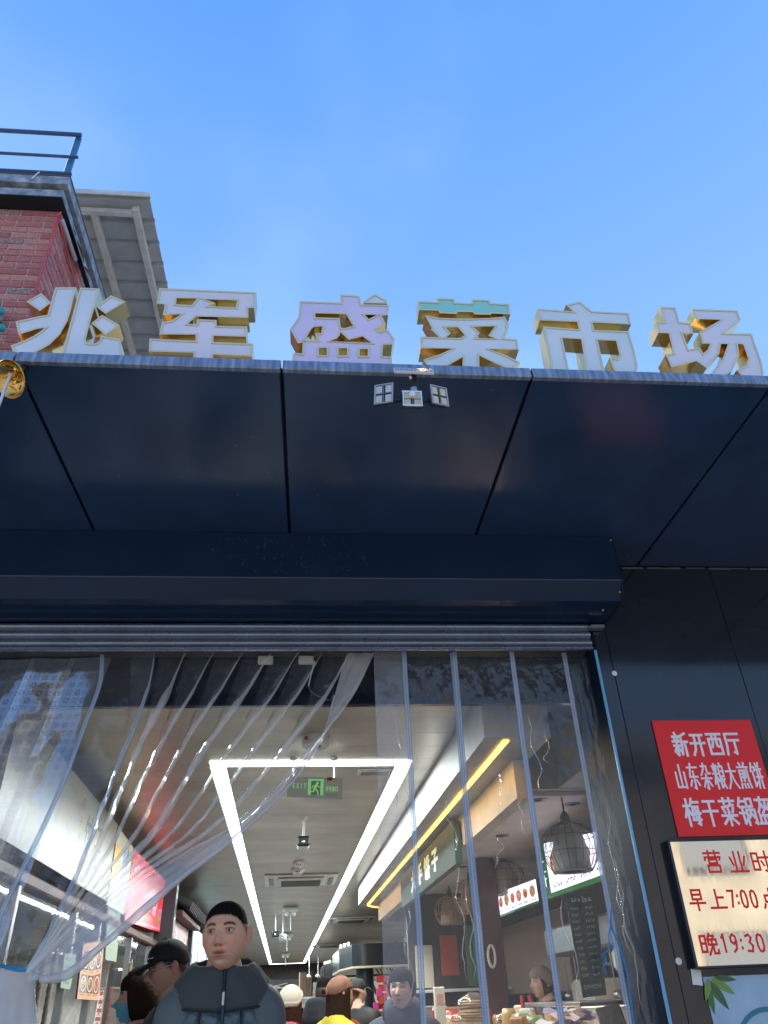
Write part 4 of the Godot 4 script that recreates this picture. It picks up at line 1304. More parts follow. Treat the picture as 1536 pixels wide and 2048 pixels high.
	s = thing("paper_notice", "tall plain pale paper notice on the glass right of the menu poster", "notice", Vector3(-1.51, 1.7, -2.4), "", true)
	panel("paper", s, picture(im, 0.6), Vector3(-1.505, 2.178, -3.486), Vector3(-1.505, 2.274, -4.023), Vector3(-1.505, 1.789, -4.195), Vector3(-1.505, 1.785, -3.727), 0.003, M.white_plastic)
	im = sheet(90, 560, Color(0.78, 0.74, 0.72))
	for k in 4:
		im.fill_rect(Rect2i(8, 10 + k * 140, 74, 66), Color(0.55, 0.03, 0.06))
		scribble(im, Rect2(16, 86 + k * 140, 56, 52), 1, 9, Color(0.5, 0.05, 0.07))
	s = thing("price_strip", "narrow red and white price strip beside the menu poster", "notice", Vector3(-1.51, 1.3, -1.9), "", true)
	panel("strip", s, picture(im, 0.5), Vector3(-1.503, 1.576, -3.683), Vector3(-1.503, 1.581, -3.834), Vector3(-1.503, 1.358, -3.872), Vector3(-1.503, 1.362, -3.629), 0.003, M.white_plastic)
	# tubs of greens on the shelf
	for t in [[1.242, "lower clear tub of chopped greens on the left stall shelf"], [1.352, "upper clear tub of chopped greens, stacked on the other"]]:
		var b := thing("food_tub", t[1], "tub", Vector3(-1.78, t[0], -1.75), "tubs of chopped greens", true)
		var st := mb()
		var p := Vector3(-1.78, t[0], -1.75)
		box(st, p + Vector3(-0.10, 0, -0.13), p + Vector3(0.10, 0.10, 0.13), 0.012)
		obj("tub", st, clear(Color(0.85, 0.9, 0.8), 0.14, 0.1), b)
		bit("lid", b, p + Vector3(-0.105, 0.101, -0.135), p + Vector3(0.105, 0.108, 0.135), mat(Color(0.62, 0.64, 0.58), 0.3), 0.003)
		st = mb()
		for k in 120:
			var q := p + Vector3((rng.randf() - 0.5) * 0.17, 0.015 + rng.randf() * 0.075, (rng.randf() - 0.5) * 0.23)
			var a := Basis.from_euler(Vector3(rng.randf() * 6, rng.randf() * 6, 0))
			box(st, -Vector3(0.014, 0.003, 0.005), Vector3(0.014, 0.003, 0.005), 0.0, Transform3D(a, q))
		tag(obj("greens", st, mat(Color(0.13, 0.26, 0.06), 0.6), b), "", "", "", "stuff")
	# braided ropes
	for t in [["braid", "pale braided cord hanging nearest the doorway, left of its darker twin", Vector3(-1.470, 1.734, -1.844), Color(0.36, 0.30, 0.24)], ["braid", "pale braided cord hanging beside the green paper notice", Vector3(-1.470, 1.738, -2.069), Color(0.32, 0.27, 0.23)], ["loop", "pair of tan braided cords hung from one point by the mullion", Vector3(-1.460, 1.802, -4.632), Color(0.42, 0.30, 0.20)]]:
		var p: Vector3 = t[2]
		var o := thing("braided_cord", t[1], "cord", Vector3(p.x, 0.9, p.z), "", true)
		for n in ([-0.012, 0.012] if t[0] == "loop" else [0.0]):
			var st := mb()
			for strand in 3:
				var pts := []
				for k in 60:
					var y := p.y - k * 0.018
					var a := k * 0.9 + strand * TAU / 3
					var sway: float = n * (1.0 + k * 0.08) if t[0] == "loop" else 0.004 * sin(k * 0.15)
					pts.append(Vector3(p.x + 0.008 * cos(a), y, p.z + sway + 0.011 * sin(a)))
				tube(st, pts, 0.009, 5)
			obj("strand", st, worn(mat(t[3], 0.9), M.fine, 20.0), o)
		bit("hook", o, p + Vector3(-0.01, -0.01, -0.01), p + Vector3(0.01, 0.025, 0.01), M.steel, 0.003)
	# further along: tiled eave, pink sign, photo row
	var eave := thing("tiled_eave", "small black tiled eave over the pink sign on the left", "eave", Vector3(-1.5, 2.4, -7.6), "", true)
	for k in 13:
		var st := mb()
		var z := -6.85 - k * 0.16
		tube(st, [Vector3(-1.72, 2.66, z), Vector3(-1.45, 2.56, z), Vector3(-1.22, 2.46, z)], 0.055, 8)
		obj("roof_tile", st, mat(Color(0.018, 0.018, 0.02), 0.6), eave)
	bit("eave_board", eave, Vector3(-1.7, 2.36, -8.95), Vector3(-1.30, 2.42, -6.75), brown, 0.01)
	im = sheet(512, 256, Color(0.50, 0.14, 0.18))
	for k in 40:
		var y := rng.randf() * 256
		im.fill_rect(Rect2i(0, int(y), 512, 2), Color(0.42, 0.12, 0.16))
	for k in 5:
		write(im, "手子上口干"[k], Rect2(40 + k * 90, 60, 66, 130), 14, Color(0.80, 0.70, 0.58))
	s = thing("stall_sign", "dull pink sign with pale characters under the tiled eave", "sign", Vector3(-1.42, 1.95, -7.8), "", true)
	panel("sign", s, picture(im, 0.4), Vector3(-1.42, 2.35, -6.75), Vector3(-1.42, 2.35, -8.6), Vector3(-1.42, 1.98, -8.6), Vector3(-1.42, 1.98, -6.75), 0.1)
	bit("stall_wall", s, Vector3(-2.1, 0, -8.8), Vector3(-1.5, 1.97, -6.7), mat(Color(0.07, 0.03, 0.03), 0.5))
	bit("post", s, Vector3(-1.6, 0, -9.0), Vector3(-1.38, 2.7, -8.81), mat(Color(0.03, 0.035, 0.045), 0.4), 0.006)
	s = thing("photo_panels", "row of pale blue lit photo panels along the far left wall", "sign", Vector3(-1.5, 1.5, -14), "", true)
	for k in 6:
		im = sheet(128, 192, Color(0.42, 0.58, 0.62))
		dish(im, Vector2(64, 90), Vector2(24, 60), Color(0.35, 0.3, 0.25), Color(0.5, 0.6, 0.6))
		scribble(im, Rect2(20, 160, 88, 18), 4, 3, Color(0.2, 0.25, 0.25))
		var z := -9.3 - k * 1.7
		panel("photo_panel", s, lightbox(im, 0.35), Vector3(-1.5, 2.50, z), Vector3(-1.5, 2.50, z - 1.6), Vector3(-1.5, 1.95, z - 1.6), Vector3(-1.5, 1.95, z), 0.08)
	bit("stall_wall", s, Vector3(-2.1, 0, -20), Vector3(-1.55, 1.94, -9.1), mat(Color(0.05, 0.045, 0.045), 0.4))

func pendant(at: Vector3, label: String, shade: Color, wire: Material, k := 1.0) -> void:
	# at: centre of the shade, in hall coordinates
	var o := thing("pendant_lamp", label, "lamp", at, "wire cage pendant lamps over the right stall", true)
	var xf := Transform3D(Basis().scaled(Vector3.ONE * k), at)
	var st := mb()
	lathe(st, [Vector2(0.118, -0.135), Vector2(0.122, -0.12), Vector2(0.118, -0.02), Vector2(0.095, 0.07), Vector2(0.065, 0.125), Vector2(0.03, 0.14)], xf, 28)
	obj("shade", st, worn(mat(shade, 0.7), M.soft, 4.0), o)
	st = mb()
	lathe(st, [Vector2(0.0, -0.150), Vector2(0.13, -0.150), Vector2(0.134, -0.143), Vector2(0.13, -0.137), Vector2(0.0, -0.137)], xf, 28)
	obj("base_disc", st, mat(shade * 0.7, 0.5), o)
	st = mb()
	lathe(st, [Vector2(0.032, 0.142), Vector2(0.045, 0.15), Vector2(0.03, 0.175), Vector2(0.034, 0.19), Vector2(0.02, 0.215), Vector2(0.008, 0.23)], xf, 14)
	obj("socket", st, M.black, o)
	st = mb()
	tube(st, [at + Vector3(0, 0.22 * k, 0), Vector3(at.x, 2.57, at.z)], 0.006, 6)
	obj("cord", st, M.black, o)
	for n in 22:
		var a := TAU * n / 22
		var pts := []
		for q in [[0.04, 0.155], [0.11, 0.13], [0.165, 0.085], [0.19, 0.02], [0.182, -0.05], [0.155, -0.11], [0.128, -0.145]]:
			pts.append(xf * Vector3(q[0] * cos(a), q[1], q[0] * sin(a)))
		st = mb()
		tube(st, pts, 0.0022 * k, 4, false)
		obj("cage_wire", st, wire, o)
	for q in [[0.178, 0.062], [0.186, -0.035]]:
		var pts := []
		for n in 29:
			pts.append(xf * Vector3(q[0] * cos(TAU * n / 28), q[1], q[0] * sin(TAU * n / 28)))
		st = mb()
		tube(st, pts, 0.0022 * k, 4, false)
		obj("cage_ring", st, wire, o)

func right_stalls() -> void:
	# dropped white bulkhead with a rounded far corner and a warm light line, and the plastered box under it
	var b := thing("bulkhead", "white dropped ceiling edge with a yellow light line over the right stalls", "bulkhead", Vector3(1.0, 2.6, -4.8), "", true)
	var plaster := worn(mat(Color(0.46, 0.45, 0.44), 0.6), M.soft, 0.8)
	var p := PackedVector2Array([Vector2(2.95, 1.80), Vector2(1.301, 1.80), Vector2(1.301, 0.62), Vector2(0.93, 0.62)])
	p.append_array(arc2(Vector2(1.63, 8.6), 0.70, 180, 90, 14))
	p.append(Vector2(2.95, 9.3))
	var st := mb()
	prism(st, p, Transform3D(Basis(Vector3.RIGHT, Vector3.FORWARD, Vector3.UP), Vector3(0, 2.848, 0)), 0.248)
	obj("slab", st, plaster, b)
	bit("bay_back", b, Vector3(1.303, 2.602, -1.86), Vector3(1.72, 3.118, -1.803), plaster)
	bit("bay_side", b, Vector3(1.722, 2.604, -1.86), Vector3(2.95, 3.118, -0.47), plaster, 0.004)
	bit("bay_side", b, Vector3(1.29, 2.851, -1.80), Vector3(1.302, 3.118, -0.47), plaster)
	var line := [Vector3(1.06, 2.596, -0.66), Vector3(1.06, 2.596, -8.5)]
	for q in arc2(Vector2(1.66, 8.5), 0.60, 180, 95, 12):
		line.append(Vector3(q.x, 2.596, -q.y))
	st = mb()
	for i in line.size() - 1:
		var d: Vector3 = (line[i + 1] - line[i]).normalized()
		var n := Vector3(d.z, 0, -d.x) * 0.016
		var lo := Vector3(0, 0.006, 0)
		quad(st, line[i] - n - lo, line[i] + n - lo, line[i + 1] + n - lo, line[i + 1] - n - lo, Vector3.DOWN)
		quad(st, line[i] - n, line[i] - n - lo, line[i + 1] - n - lo, line[i + 1] - n)
		quad(st, line[i] + n, line[i] + n - lo, line[i + 1] + n - lo, line[i + 1] + n)
	obj("light_line", st, glow(Color(1.0, 0.68, 0.12), 1.3), b)
	area(b, Vector3(1.06, 2.585, -4.5), Vector2(0.03, 7.8), 0.5, Color(1.0, 0.75, 0.3))
	p = PackedVector2Array([Vector2(1.29, 1.06), Vector2(1.20, 1.06)])
	p.append_array(arc2(Vector2(1.6, 8.5), 0.40, 180, 90, 12))
	p.append(Vector2(2.9, 8.9))
	p.append(Vector2(2.9, 8.81))
	p.append_array(arc2(Vector2(1.6, 8.5), 0.31, 90, 180, 12))
	st = mb()
	prism(st, p, Transform3D(Basis(Vector3.RIGHT, Vector3.FORWARD, Vector3.UP), Vector3(0, 2.597, 0)), 0.215)
	obj("fascia", st, worn(mat(Color(0.60, 0.53, 0.45), 0.65), M.soft, 0.8), b)
	bit("stall_ceiling", b, Vector3(1.295, 2.57, -8.8), Vector3(2.95, 2.597, -1.87), worn(mat(Color(0.72, 0.62, 0.56), 0.6), M.soft, 0.8))
	for q in [Vector3(1.63, 2.568, -1.98), Vector3(1.92, 2.568, -2.12), Vector3(1.7, 2.568, -3.3), Vector3(1.7, 2.568, -5.0)]:
		st = mb()
		lathe(st, [Vector2(0, -0.004), Vector2(0.055, -0.004), Vector2(0.06, 0.002)], Transform3D(Basis(), q), 20)
		obj("downlight_rim", st, mat(Color(0.02, 0.03, 0.06), 0.3), b)
	# green sign
	var im := sheet(1024, 220, Color(0.035, 0.14, 0.10))
	for k in 90:
		im.fill_rect(Rect2i(rng.randi() % 1024, 0, 2, 220), Color(0.05, 0.18, 0.13))
	words(im, "大手饼子", Rect2(240, 45, 560, 130), 22, Color(0.72, 0.80, 0.76), 0.3)
	var s := thing("stall_sign", "dark green slatted sign with white characters under the yellow light line", "sign", Vector3(1.15, 2.22, -3.6), "", true)
	panel("sign", s, picture(im, 0.85), Vector3(1.13, 2.56, -5.6), Vector3(1.13, 2.56, -2.6), Vector3(1.13, 2.26, -2.6), Vector3(1.13, 2.26, -5.6), 0.055, mat(Color(0.012, 0.05, 0.035), 0.5))
	# hanging food menus
	for t in [[Vector3(2.000, 2.493, -3.315), Vector3(2.000, 2.315, -1.621), Vector3(2.000, 2.050, -1.770), Vector3(2.000, 2.074, -3.292), 4, "lit white menu panel with four dishes behind the grey lamp"], [Vector3(2.000, 2.305, -5.040), Vector3(2.000, 2.255, -3.500), Vector3(2.000, 2.076, -3.491), Vector3(2.000, 2.088, -5.040), 6, "lit white menu panel with six dishes in a green border, left one"]]:
		im = sheet(1024, 512, Color(0.80, 0.80, 0.88))
		im.fill_rect(Rect2i(0, 0, 110, 512), Color(0.05, 0.22, 0.12))
		im.fill_rect(Rect2i(0, 470, 1024, 42), Color(0.06, 0.26, 0.10))
		scribble(im, Rect2(20, 100, 70, 300), 1, 12, Color(0.7, 0.8, 0.75))
		scribble(im, Rect2(130, 20, 130, 50), 3, 6, Color(0.1, 0.1, 0.12))
		var n: int = t[4]
		for k in n:
			var cx := 130 + (k + 0.5) * 870.0 / n
			dish(im, Vector2(cx, 230), Vector2(330.0 / n, 130), [Color(0.5, 0.2, 0.1), Color(0.45, 0.3, 0.12), Color(0.6, 0.2, 0.12), Color(0.62, 0.35, 0.18)][k % 4], Color(0.4, 0.35, 0.4) if k % 2 else Color(0.8, 0.78, 0.82))
			scribble(im, Rect2(cx - 300.0 / n, 395, 600.0 / n, 40), 5, 7, Color(0.1, 0.1, 0.12))
		s = thing("menu_light_box", t[5], "menu board", Vector3(2.0, 2.0, -3), "", true)
		panel("menu", s, lightbox(im, 0.8), t[0], t[1], t[2], t[3], 0.05)
	# dark green price board facing the door
	im = sheet(320, 900, Color(0.02, 0.085, 0.05))
	for r in [[8, 8, 304, 4], [8, 888, 304, 4], [8, 8, 4, 884], [308, 8, 4, 884]]:
		im.fill_rect(Rect2i(r[0], r[1], r[2], r[3]), Color(0.15, 0.3, 0.2))
	scribble(im, Rect2(50, 40, 220, 50), 6, 8, Color(0.6, 0.62, 0.5))
	for k in 11:
		scribble(im, Rect2(40, 130 + k * 58, 90, 22), 4, 5, Color(0.5, 0.58, 0.48))
		scribble(im, Rect2(190, 130 + k * 58, 90, 22), 4, 5, Color(0.5, 0.58, 0.48))
	scribble(im, Rect2(40, 800, 240, 36), 8, 6, Color(0.5, 0.58, 0.48))
	s = thing("price_board", "tall dark green price board with two columns of pale text", "menu board", Vector3(1.835, 1.403, -2.200), "", true)
	panel("board", s, picture(im, 0.4), Vector3(1.791, 1.999, -2.200), Vector3(1.989, 2.007, -2.150), Vector3(1.946, 1.412, -2.150), Vector3(1.805, 1.402, -2.200), 0.02)
	# counter, kitchen back and its clutter
	var c := thing("stall_counter", "long right stall counter with a pale top and a steel shelf", "counter", Vector3(1.6, 0, -3.5), "", true)
	bit("cabinet", c, Vector3(1.25, 0, -6.5), Vector3(1.72, 1.13, -1.35), worn(mat(Color(0.30, 0.24, 0.18), 0.5), M.soft, 1.0), 0.01)
	bit("top", c, Vector3(1.22, 1.131, -6.53), Vector3(1.75, 1.165, -1.32), mat(Color(0.45, 0.36, 0.26), 0.3), 0.006)
	bit("steel_shelf", c, Vector3(1.62, 1.36, -3.0), Vector3(2.25, 1.385, -1.75), M.steel, 0.004)
	area(c, Vector3(1.97, 1.345, -2.085), Vector2(0.4, 0.03), 1.6, Color(1.0, 0.82, 0.6))
	bit("shelf_light", c, Vector3(1.75, 1.352, -2.1), Vector3(2.2, 1.3595, -2.07), glow(Color(1.0, 0.85, 0.7), 1.0), 0.002)
	var k2 := thing("stall_kitchen", "dim stall kitchen with grey hood and dark cupboards behind the counter", "kitchen", Vector3(2.7, 0, -4), "", true)
	bit("cupboard", k2, Vector3(2.55, 0, -7.5), Vector3(2.98, 1.2, -1.2), mat(Color(0.16, 0.11, 0.09), 0.4), 0.01)
	bit("hood", k2, Vector3(2.35, 1.72, -4.6), Vector3(2.98, 1.95, -2.6), M.steel, 0.02)
	bit("wall_cupboard", k2, Vector3(2.6, 1.45, -7.5), Vector3(2.98, 2.15, -4.7), mat(Color(0.26, 0.20, 0.16), 0.35), 0.01)
	bit("white_machine", k2, Vector3(2.2, 1.0, -3.6), Vector3(2.54, 1.52, -3.15), mat(Color(0.60, 0.56, 0.50), 0.4), 0.03)
	bit("pot", k2, Vector3(2.35, 1.55, -3.0), Vector3(2.52, 1.71, -2.85), M.white_plastic, 0.03)
	s = thing("stall_column", "maroon column with a white ring emblem in the right stall", "column", Vector3(1.943, 1.400, -4.400) * Vector3(1, 0, 1), "", true)
	bit("shaft", s, Vector3(1.70, 1.166, -4.62), Vector3(1.90, 2.568, -4.42), worn(mat(Color(0.10, 0.03, 0.026), 0.4), M.soft, 2.0), 0.008)
	st = mb()
	var pts := []
	for n in 33:
		pts.append(Vector3(1.775 + 0.032 * cos(TAU * n / 32), 1.74 + 0.085 * sin(TAU * n / 32), -4.412))
	tube(st, pts, 0.013, 6, false)
	obj("ring_emblem", st, mat(Color(0.7, 0.66, 0.58), 0.5), s)
	bit("partition", k2, Vector3(1.42, 0, -7.35), Vector3(2.99, 2.568, -7.25), worn(mat(Color(0.055, 0.040, 0.036), 0.45), M.soft, 1.0))
	bit("dark_cladding", k2, Vector3(2.955, 0.9, -7.2), Vector3(2.995, 2.4, -1.3), worn(mat(Color(0.12, 0.095, 0.08), 0.35), M.soft, 1.2))
	for k in 4:
		bit("wall_picture", k2, Vector3(1.50 + 0.32 * k, 1.55 + 0.12 * (k % 2), -7.245), Vector3(1.72 + 0.32 * k, 2.0 + 0.1 * (k % 3), -7.235), mat([Color(0.55, 0.50, 0.40), Color(0.40, 0.06, 0.04), Color(0.10, 0.22, 0.12), Color(0.5, 0.4, 0.3)][k], 0.5))
	bit("white_ledge", k2, Vector3(1.45, 1.50, -7.23), Vector3(2.6, 1.53, -6.95), M.white_plastic)
	# jars and packets on a shelf, ladles under the hood
	bit("wall_shelf", k2, Vector3(2.62, 1.62, -4.5), Vector3(2.99, 1.64, -1.3), M.steel, 0.003)
	bit("wall_shelf", k2, Vector3(2.62, 1.24, -4.6), Vector3(2.99, 1.26, -1.3), M.steel, 0.003)
	for k in 34:
		var jp := Vector3(2.70 + 0.12 * rng.randf(), 1.262 if k < 17 else 1.642, -1.4 - 0.185 * (k % 17))
		var jr := 0.045 + 0.02 * rng.randf()
		var jh := 0.12 + 0.10 * rng.randf()
		st = mb()
		lathe(st, [Vector2(0, 0), Vector2(jr, 0.003), Vector2(jr, jh * 0.75), Vector2(jr * 0.7, jh * 0.86), Vector2(jr * 0.72, jh), Vector2(0, jh)], hall * Transform3D(Basis(), jp), 12)
		var jc := rng.randi() % 6
		tag(obj("kitchen_jar", st, mat([Color(0.50, 0.08, 0.04), Color(0.62, 0.55, 0.42), Color(0.55, 0.36, 0.08), Color(0.16, 0.26, 0.10), Color(0.66, 0.64, 0.62), Color(0.30, 0.10, 0.05)][jc], 0.3)), "%s jar on the %s dim shelf behind the right stall counter" % [["red", "beige", "amber", "green", "white", "brown"][jc], "lower" if k < 17 else "upper"], "jar", "jars on the kitchen shelves")
	for k in 6:
		var lp := Vector3(2.36, 1.70, -2.75 - 0.28 * k)
		st = mb()
		tube(st, [hall * lp, hall * (lp + Vector3(0, -0.26, 0))], 0.006, 6)
		ball(st, hall * (lp + Vector3(0.0, -0.29, 0.03)), Vector3(0.045, 0.035, 0.045), 8)
		tag(obj("ladle", st, M.steel), "steel ladle hanging from the hood in the right stall", "ladle", "ladles under the hood")
	# stacks of flat breads in bags
	for t in [[Vector3(1.259, 1.273, -3.000), 9, 0.10, "tall stack of golden flatbreads on the right stall counter"], [Vector3(1.250, 1.267, -3.400), 5, 0.09, "low bagged heap of browned flatbreads left of the tall stack"], [Vector3(1.514, 1.263, -3.000), 5, 0.085, "bagged flatbreads in front of the maroon column"], [Vector3(1.652, 1.256, -3.100), 5, 0.085, "bagged flatbreads nearest the vendor"]]:
		var q: Vector3 = t[0]
		q.y = 1.166
		var o := thing("flatbread_stack", t[3], "bread", q, "flatbread stacks on the counter", true)
		var n: int = int(t[1] * 1.9)
		for k in n:
			st = mb()
			var w: float = t[2] * (0.9 + 0.15 * rng.randf())
			var cc := q + Vector3((rng.randf() - 0.5) * 0.02, k * 0.0145, (rng.randf() - 0.5) * 0.02)
			lathe(st, [Vector2(0, 0), Vector2(w * 0.9, 0.001), Vector2(w, 0.007), Vector2(w * 0.9, 0.0135), Vector2(0, 0.014)], Transform3D(Basis.from_euler(Vector3((rng.randf() - 0.5) * 0.1, 0, (rng.randf() - 0.5) * 0.1)), cc), 16)
			obj("flatbread", st, worn(mat(Color(0.50, 0.29, 0.10).lerp(Color(0.38, 0.18, 0.06), rng.randf()), 0.6), M.soft, 12.0), o)
		st = mb()
		var hgt := n * 0.0145 + 0.02
		var bw: float = t[2] * 1.12
		var bagrows := []
		for i in 13:
			var v := i / 12.0
			var ln := PackedVector3Array()
			for j in 25:
				var a := TAU * j / 24.0
				var rr := bw * (0.98 + 0.05 * sin(a * 7.0 + v * 9.0) + 0.04 * sin(a * 3.0 - v * 5.0)) * (1.0 - 0.75 * smoothstep(0.85, 1.0, v))
				ln.append(q + Vector3(cos(a) * rr, v * (hgt + 0.03), sin(a) * rr))
			bagrows.append(ln)
		grid(st, bagrows)
		obj("bag", st, clear(Color(0.9, 0.9, 0.88), 0.06, 0.05), o)
	# packets, tubs and bags crowding the counter
	for k in 46:
		var gp := Vector3(1.27 + 0.40 * rng.randf(), 1.166, -1.75 - 4.5 * rng.randf())
		if absf(gp.x - 1.5) < 0.12 and gp.z > -3.6 and gp.z < -2.8:
			gp.z -= 1.2
		var gs := Vector3(0.04 + 0.05 * rng.randf(), 0.06 + 0.16 * rng.randf(), 0.04 + 0.05 * rng.randf())
		st = mb()
		if k % 3 == 0:
			lathe(st, [Vector2(0, 0), Vector2(gs.x, 0.002), Vector2(gs.x * 1.05, gs.y * 0.8), Vector2(gs.x * 0.8, gs.y), Vector2(0, gs.y)], hall * Transform3D(Basis(), gp), 14)
		else:
			box(st, -Vector3(gs.x, 0, gs.z), Vector3(gs.x, gs.y, gs.z), 0.012, hall * Transform3D(Basis(Vector3.UP, rng.randf() * 1.5), gp))
		var ci := rng.randi() % 7
		tag(obj("packaged_food", st, worn(mat([Color(0.60, 0.36, 0.14), Color(0.50, 0.22, 0.08), Color(0.70, 0.66, 0.60), Color(0.55, 0.06, 0.05), Color(0.66, 0.50, 0.26), Color(0.72, 0.70, 0.66), Color(0.22, 0.34, 0.12)][ci], 0.3), M.soft, 9.0)), "%s %s among the goods crowding the right stall counter" % [["tan", "dark brown", "cream", "red", "golden", "white", "green"][ci], "round food tub" if k % 3 == 0 else "food packet"], "food packet", "food packets on the right counter")
	# tongs box / red stand / carton
	s = thing("paper_carton", "tall white carton with a pink window left of the flatbreads", "carton", Vector3(0.960, 1.289, -2.700) * Vector3(1, 0, 1) + Vector3(0, 1.166, 0), "", true)
	var q: Vector3 = Vector3(0.960, 1.289, -2.700)
	bit("carton", s, Vector3(q.x - 0.035, 1.166, q.z - 0.03), Vector3(q.x + 0.035, 1.50, q.z + 0.03), mat(Color(0.62, 0.56, 0.46), 0.5), 0.004)
	bit("window", s, Vector3(q.x - 0.022, 1.40, q.z + 0.0305), Vector3(q.x + 0.022, 1.46, q.z + 0.0325), mat(Color(0.62, 0.3, 0.25), 0.5), 0.0)
	s = thing("red_stand", "small red plastic A-shaped stand on the counter by the vendor", "stand", Vector3(1.651, 1.259, -2.900) * Vector3(1, 0, 1) + Vector3(0, 1.166, 0), "", true)
	q = Vector3(1.651, 1.259, -2.900)
	for t in [[-0.055, -0.055], [-0.0, 0.07]]:
		st = mb()
		tube(st, [Vector3(q.x + t[1], 1.166, q.z), Vector3(q.x + t[0], 1.43, q.z)], 0.014, 6)
		obj("leg", st, mat(Color(0.42, 0.01, 0.02), 0.35), s)
	bit("bar", s, Vector3(q.x - 0.05, 1.27, q.z - 0.012), Vector3(q.x + 0.05, 1.29, q.z + 0.012), mat(Color(0.42, 0.01, 0.02), 0.35))
	# till and paper at the near end
	s = thing("till_screen", "small dark tilted till screen at the near end of the counter", "till", Vector3(1.693, 1.279, -1.500) * Vector3(1, 0, 1) + Vector3(0, 1.166, 0), "", true)
	q = Vector3(1.705, 1.306, -1.500)
	st = mb()
	box(st, Vector3(-0.07, -0.075, -0.01), Vector3(0.07, 0.075, 0.01), 0.006, Transform3D(Basis.from_euler(Vector3(-0.7, -0.5, 0.25)), q))
	obj("screen", st, M.black, s)
	st = mb()
	tube(st, [q, Vector3(q.x, 1.166, q.z - 0.06)], 0.014, 6)
	obj("stand", st, M.steel, s)
	s = thing("paper_wrappers", "loose heap of white and purple printed wrappers on the near counter", "wrappers", Vector3(1.560, 1.281, -1.700) * Vector3(1, 0, 1) + Vector3(0, 1.166, 0), "", true)
	for k in 14:
		var cpt: Vector3 = Vector3(1.564, 1.300, -1.700)
		cpt += Vector3((rng.randf() - 0.5) * 0.28, 0.0, (rng.randf() - 0.5) * 0.2)
		cpt.y = 1.19 + k * 0.012
		var rows := []
		for i in 5:
			var ln := PackedVector3Array()
			for j in 5:
				ln.append(cpt + Basis(Vector3.UP, k * 1.3) * Vector3(i * 0.045 - 0.09, 0.012 * sin(i * 1.3 + k) + 0.01 * cos(j * 1.7 + k), j * 0.035 - 0.07))
			rows.append(ln)
		st = mb()
		grid(st, rows)
		obj("wrapper", st, mat([Color(0.68, 0.66, 0.68), Color(0.35, 0.30, 0.48), Color(0.6, 0.45, 0.5)][k % 3], 0.4), s)
	# pendants
	pendant(Vector3(1.775, 2.25, -1.92) - Vector3(0, 0.0, 0), "grey-shaded wire cage lamp nearest the doorway", Color(0.36, 0.39, 0.37), M.black)
	pendant(Vector3(2.02, 2.40, -4.55), "pale beige wire cage lamp beside the left menu panel, partly behind a ribbed strip", Color(0.62, 0.52, 0.40), mat(Color(0.2, 0.16, 0.08), 0.3, 0.8))
	pendant(Vector3(1.72, 2.27, -4.75), "warm tan wire cage lamp with brass wires, second from the left", Color(0.66, 0.48, 0.28), M.brass)
	pendant(Vector3(1.84, 2.31, -6.5), "brownish wire cage lamp, leftmost and farthest of the four", Color(0.55, 0.42, 0.29), M.brass)

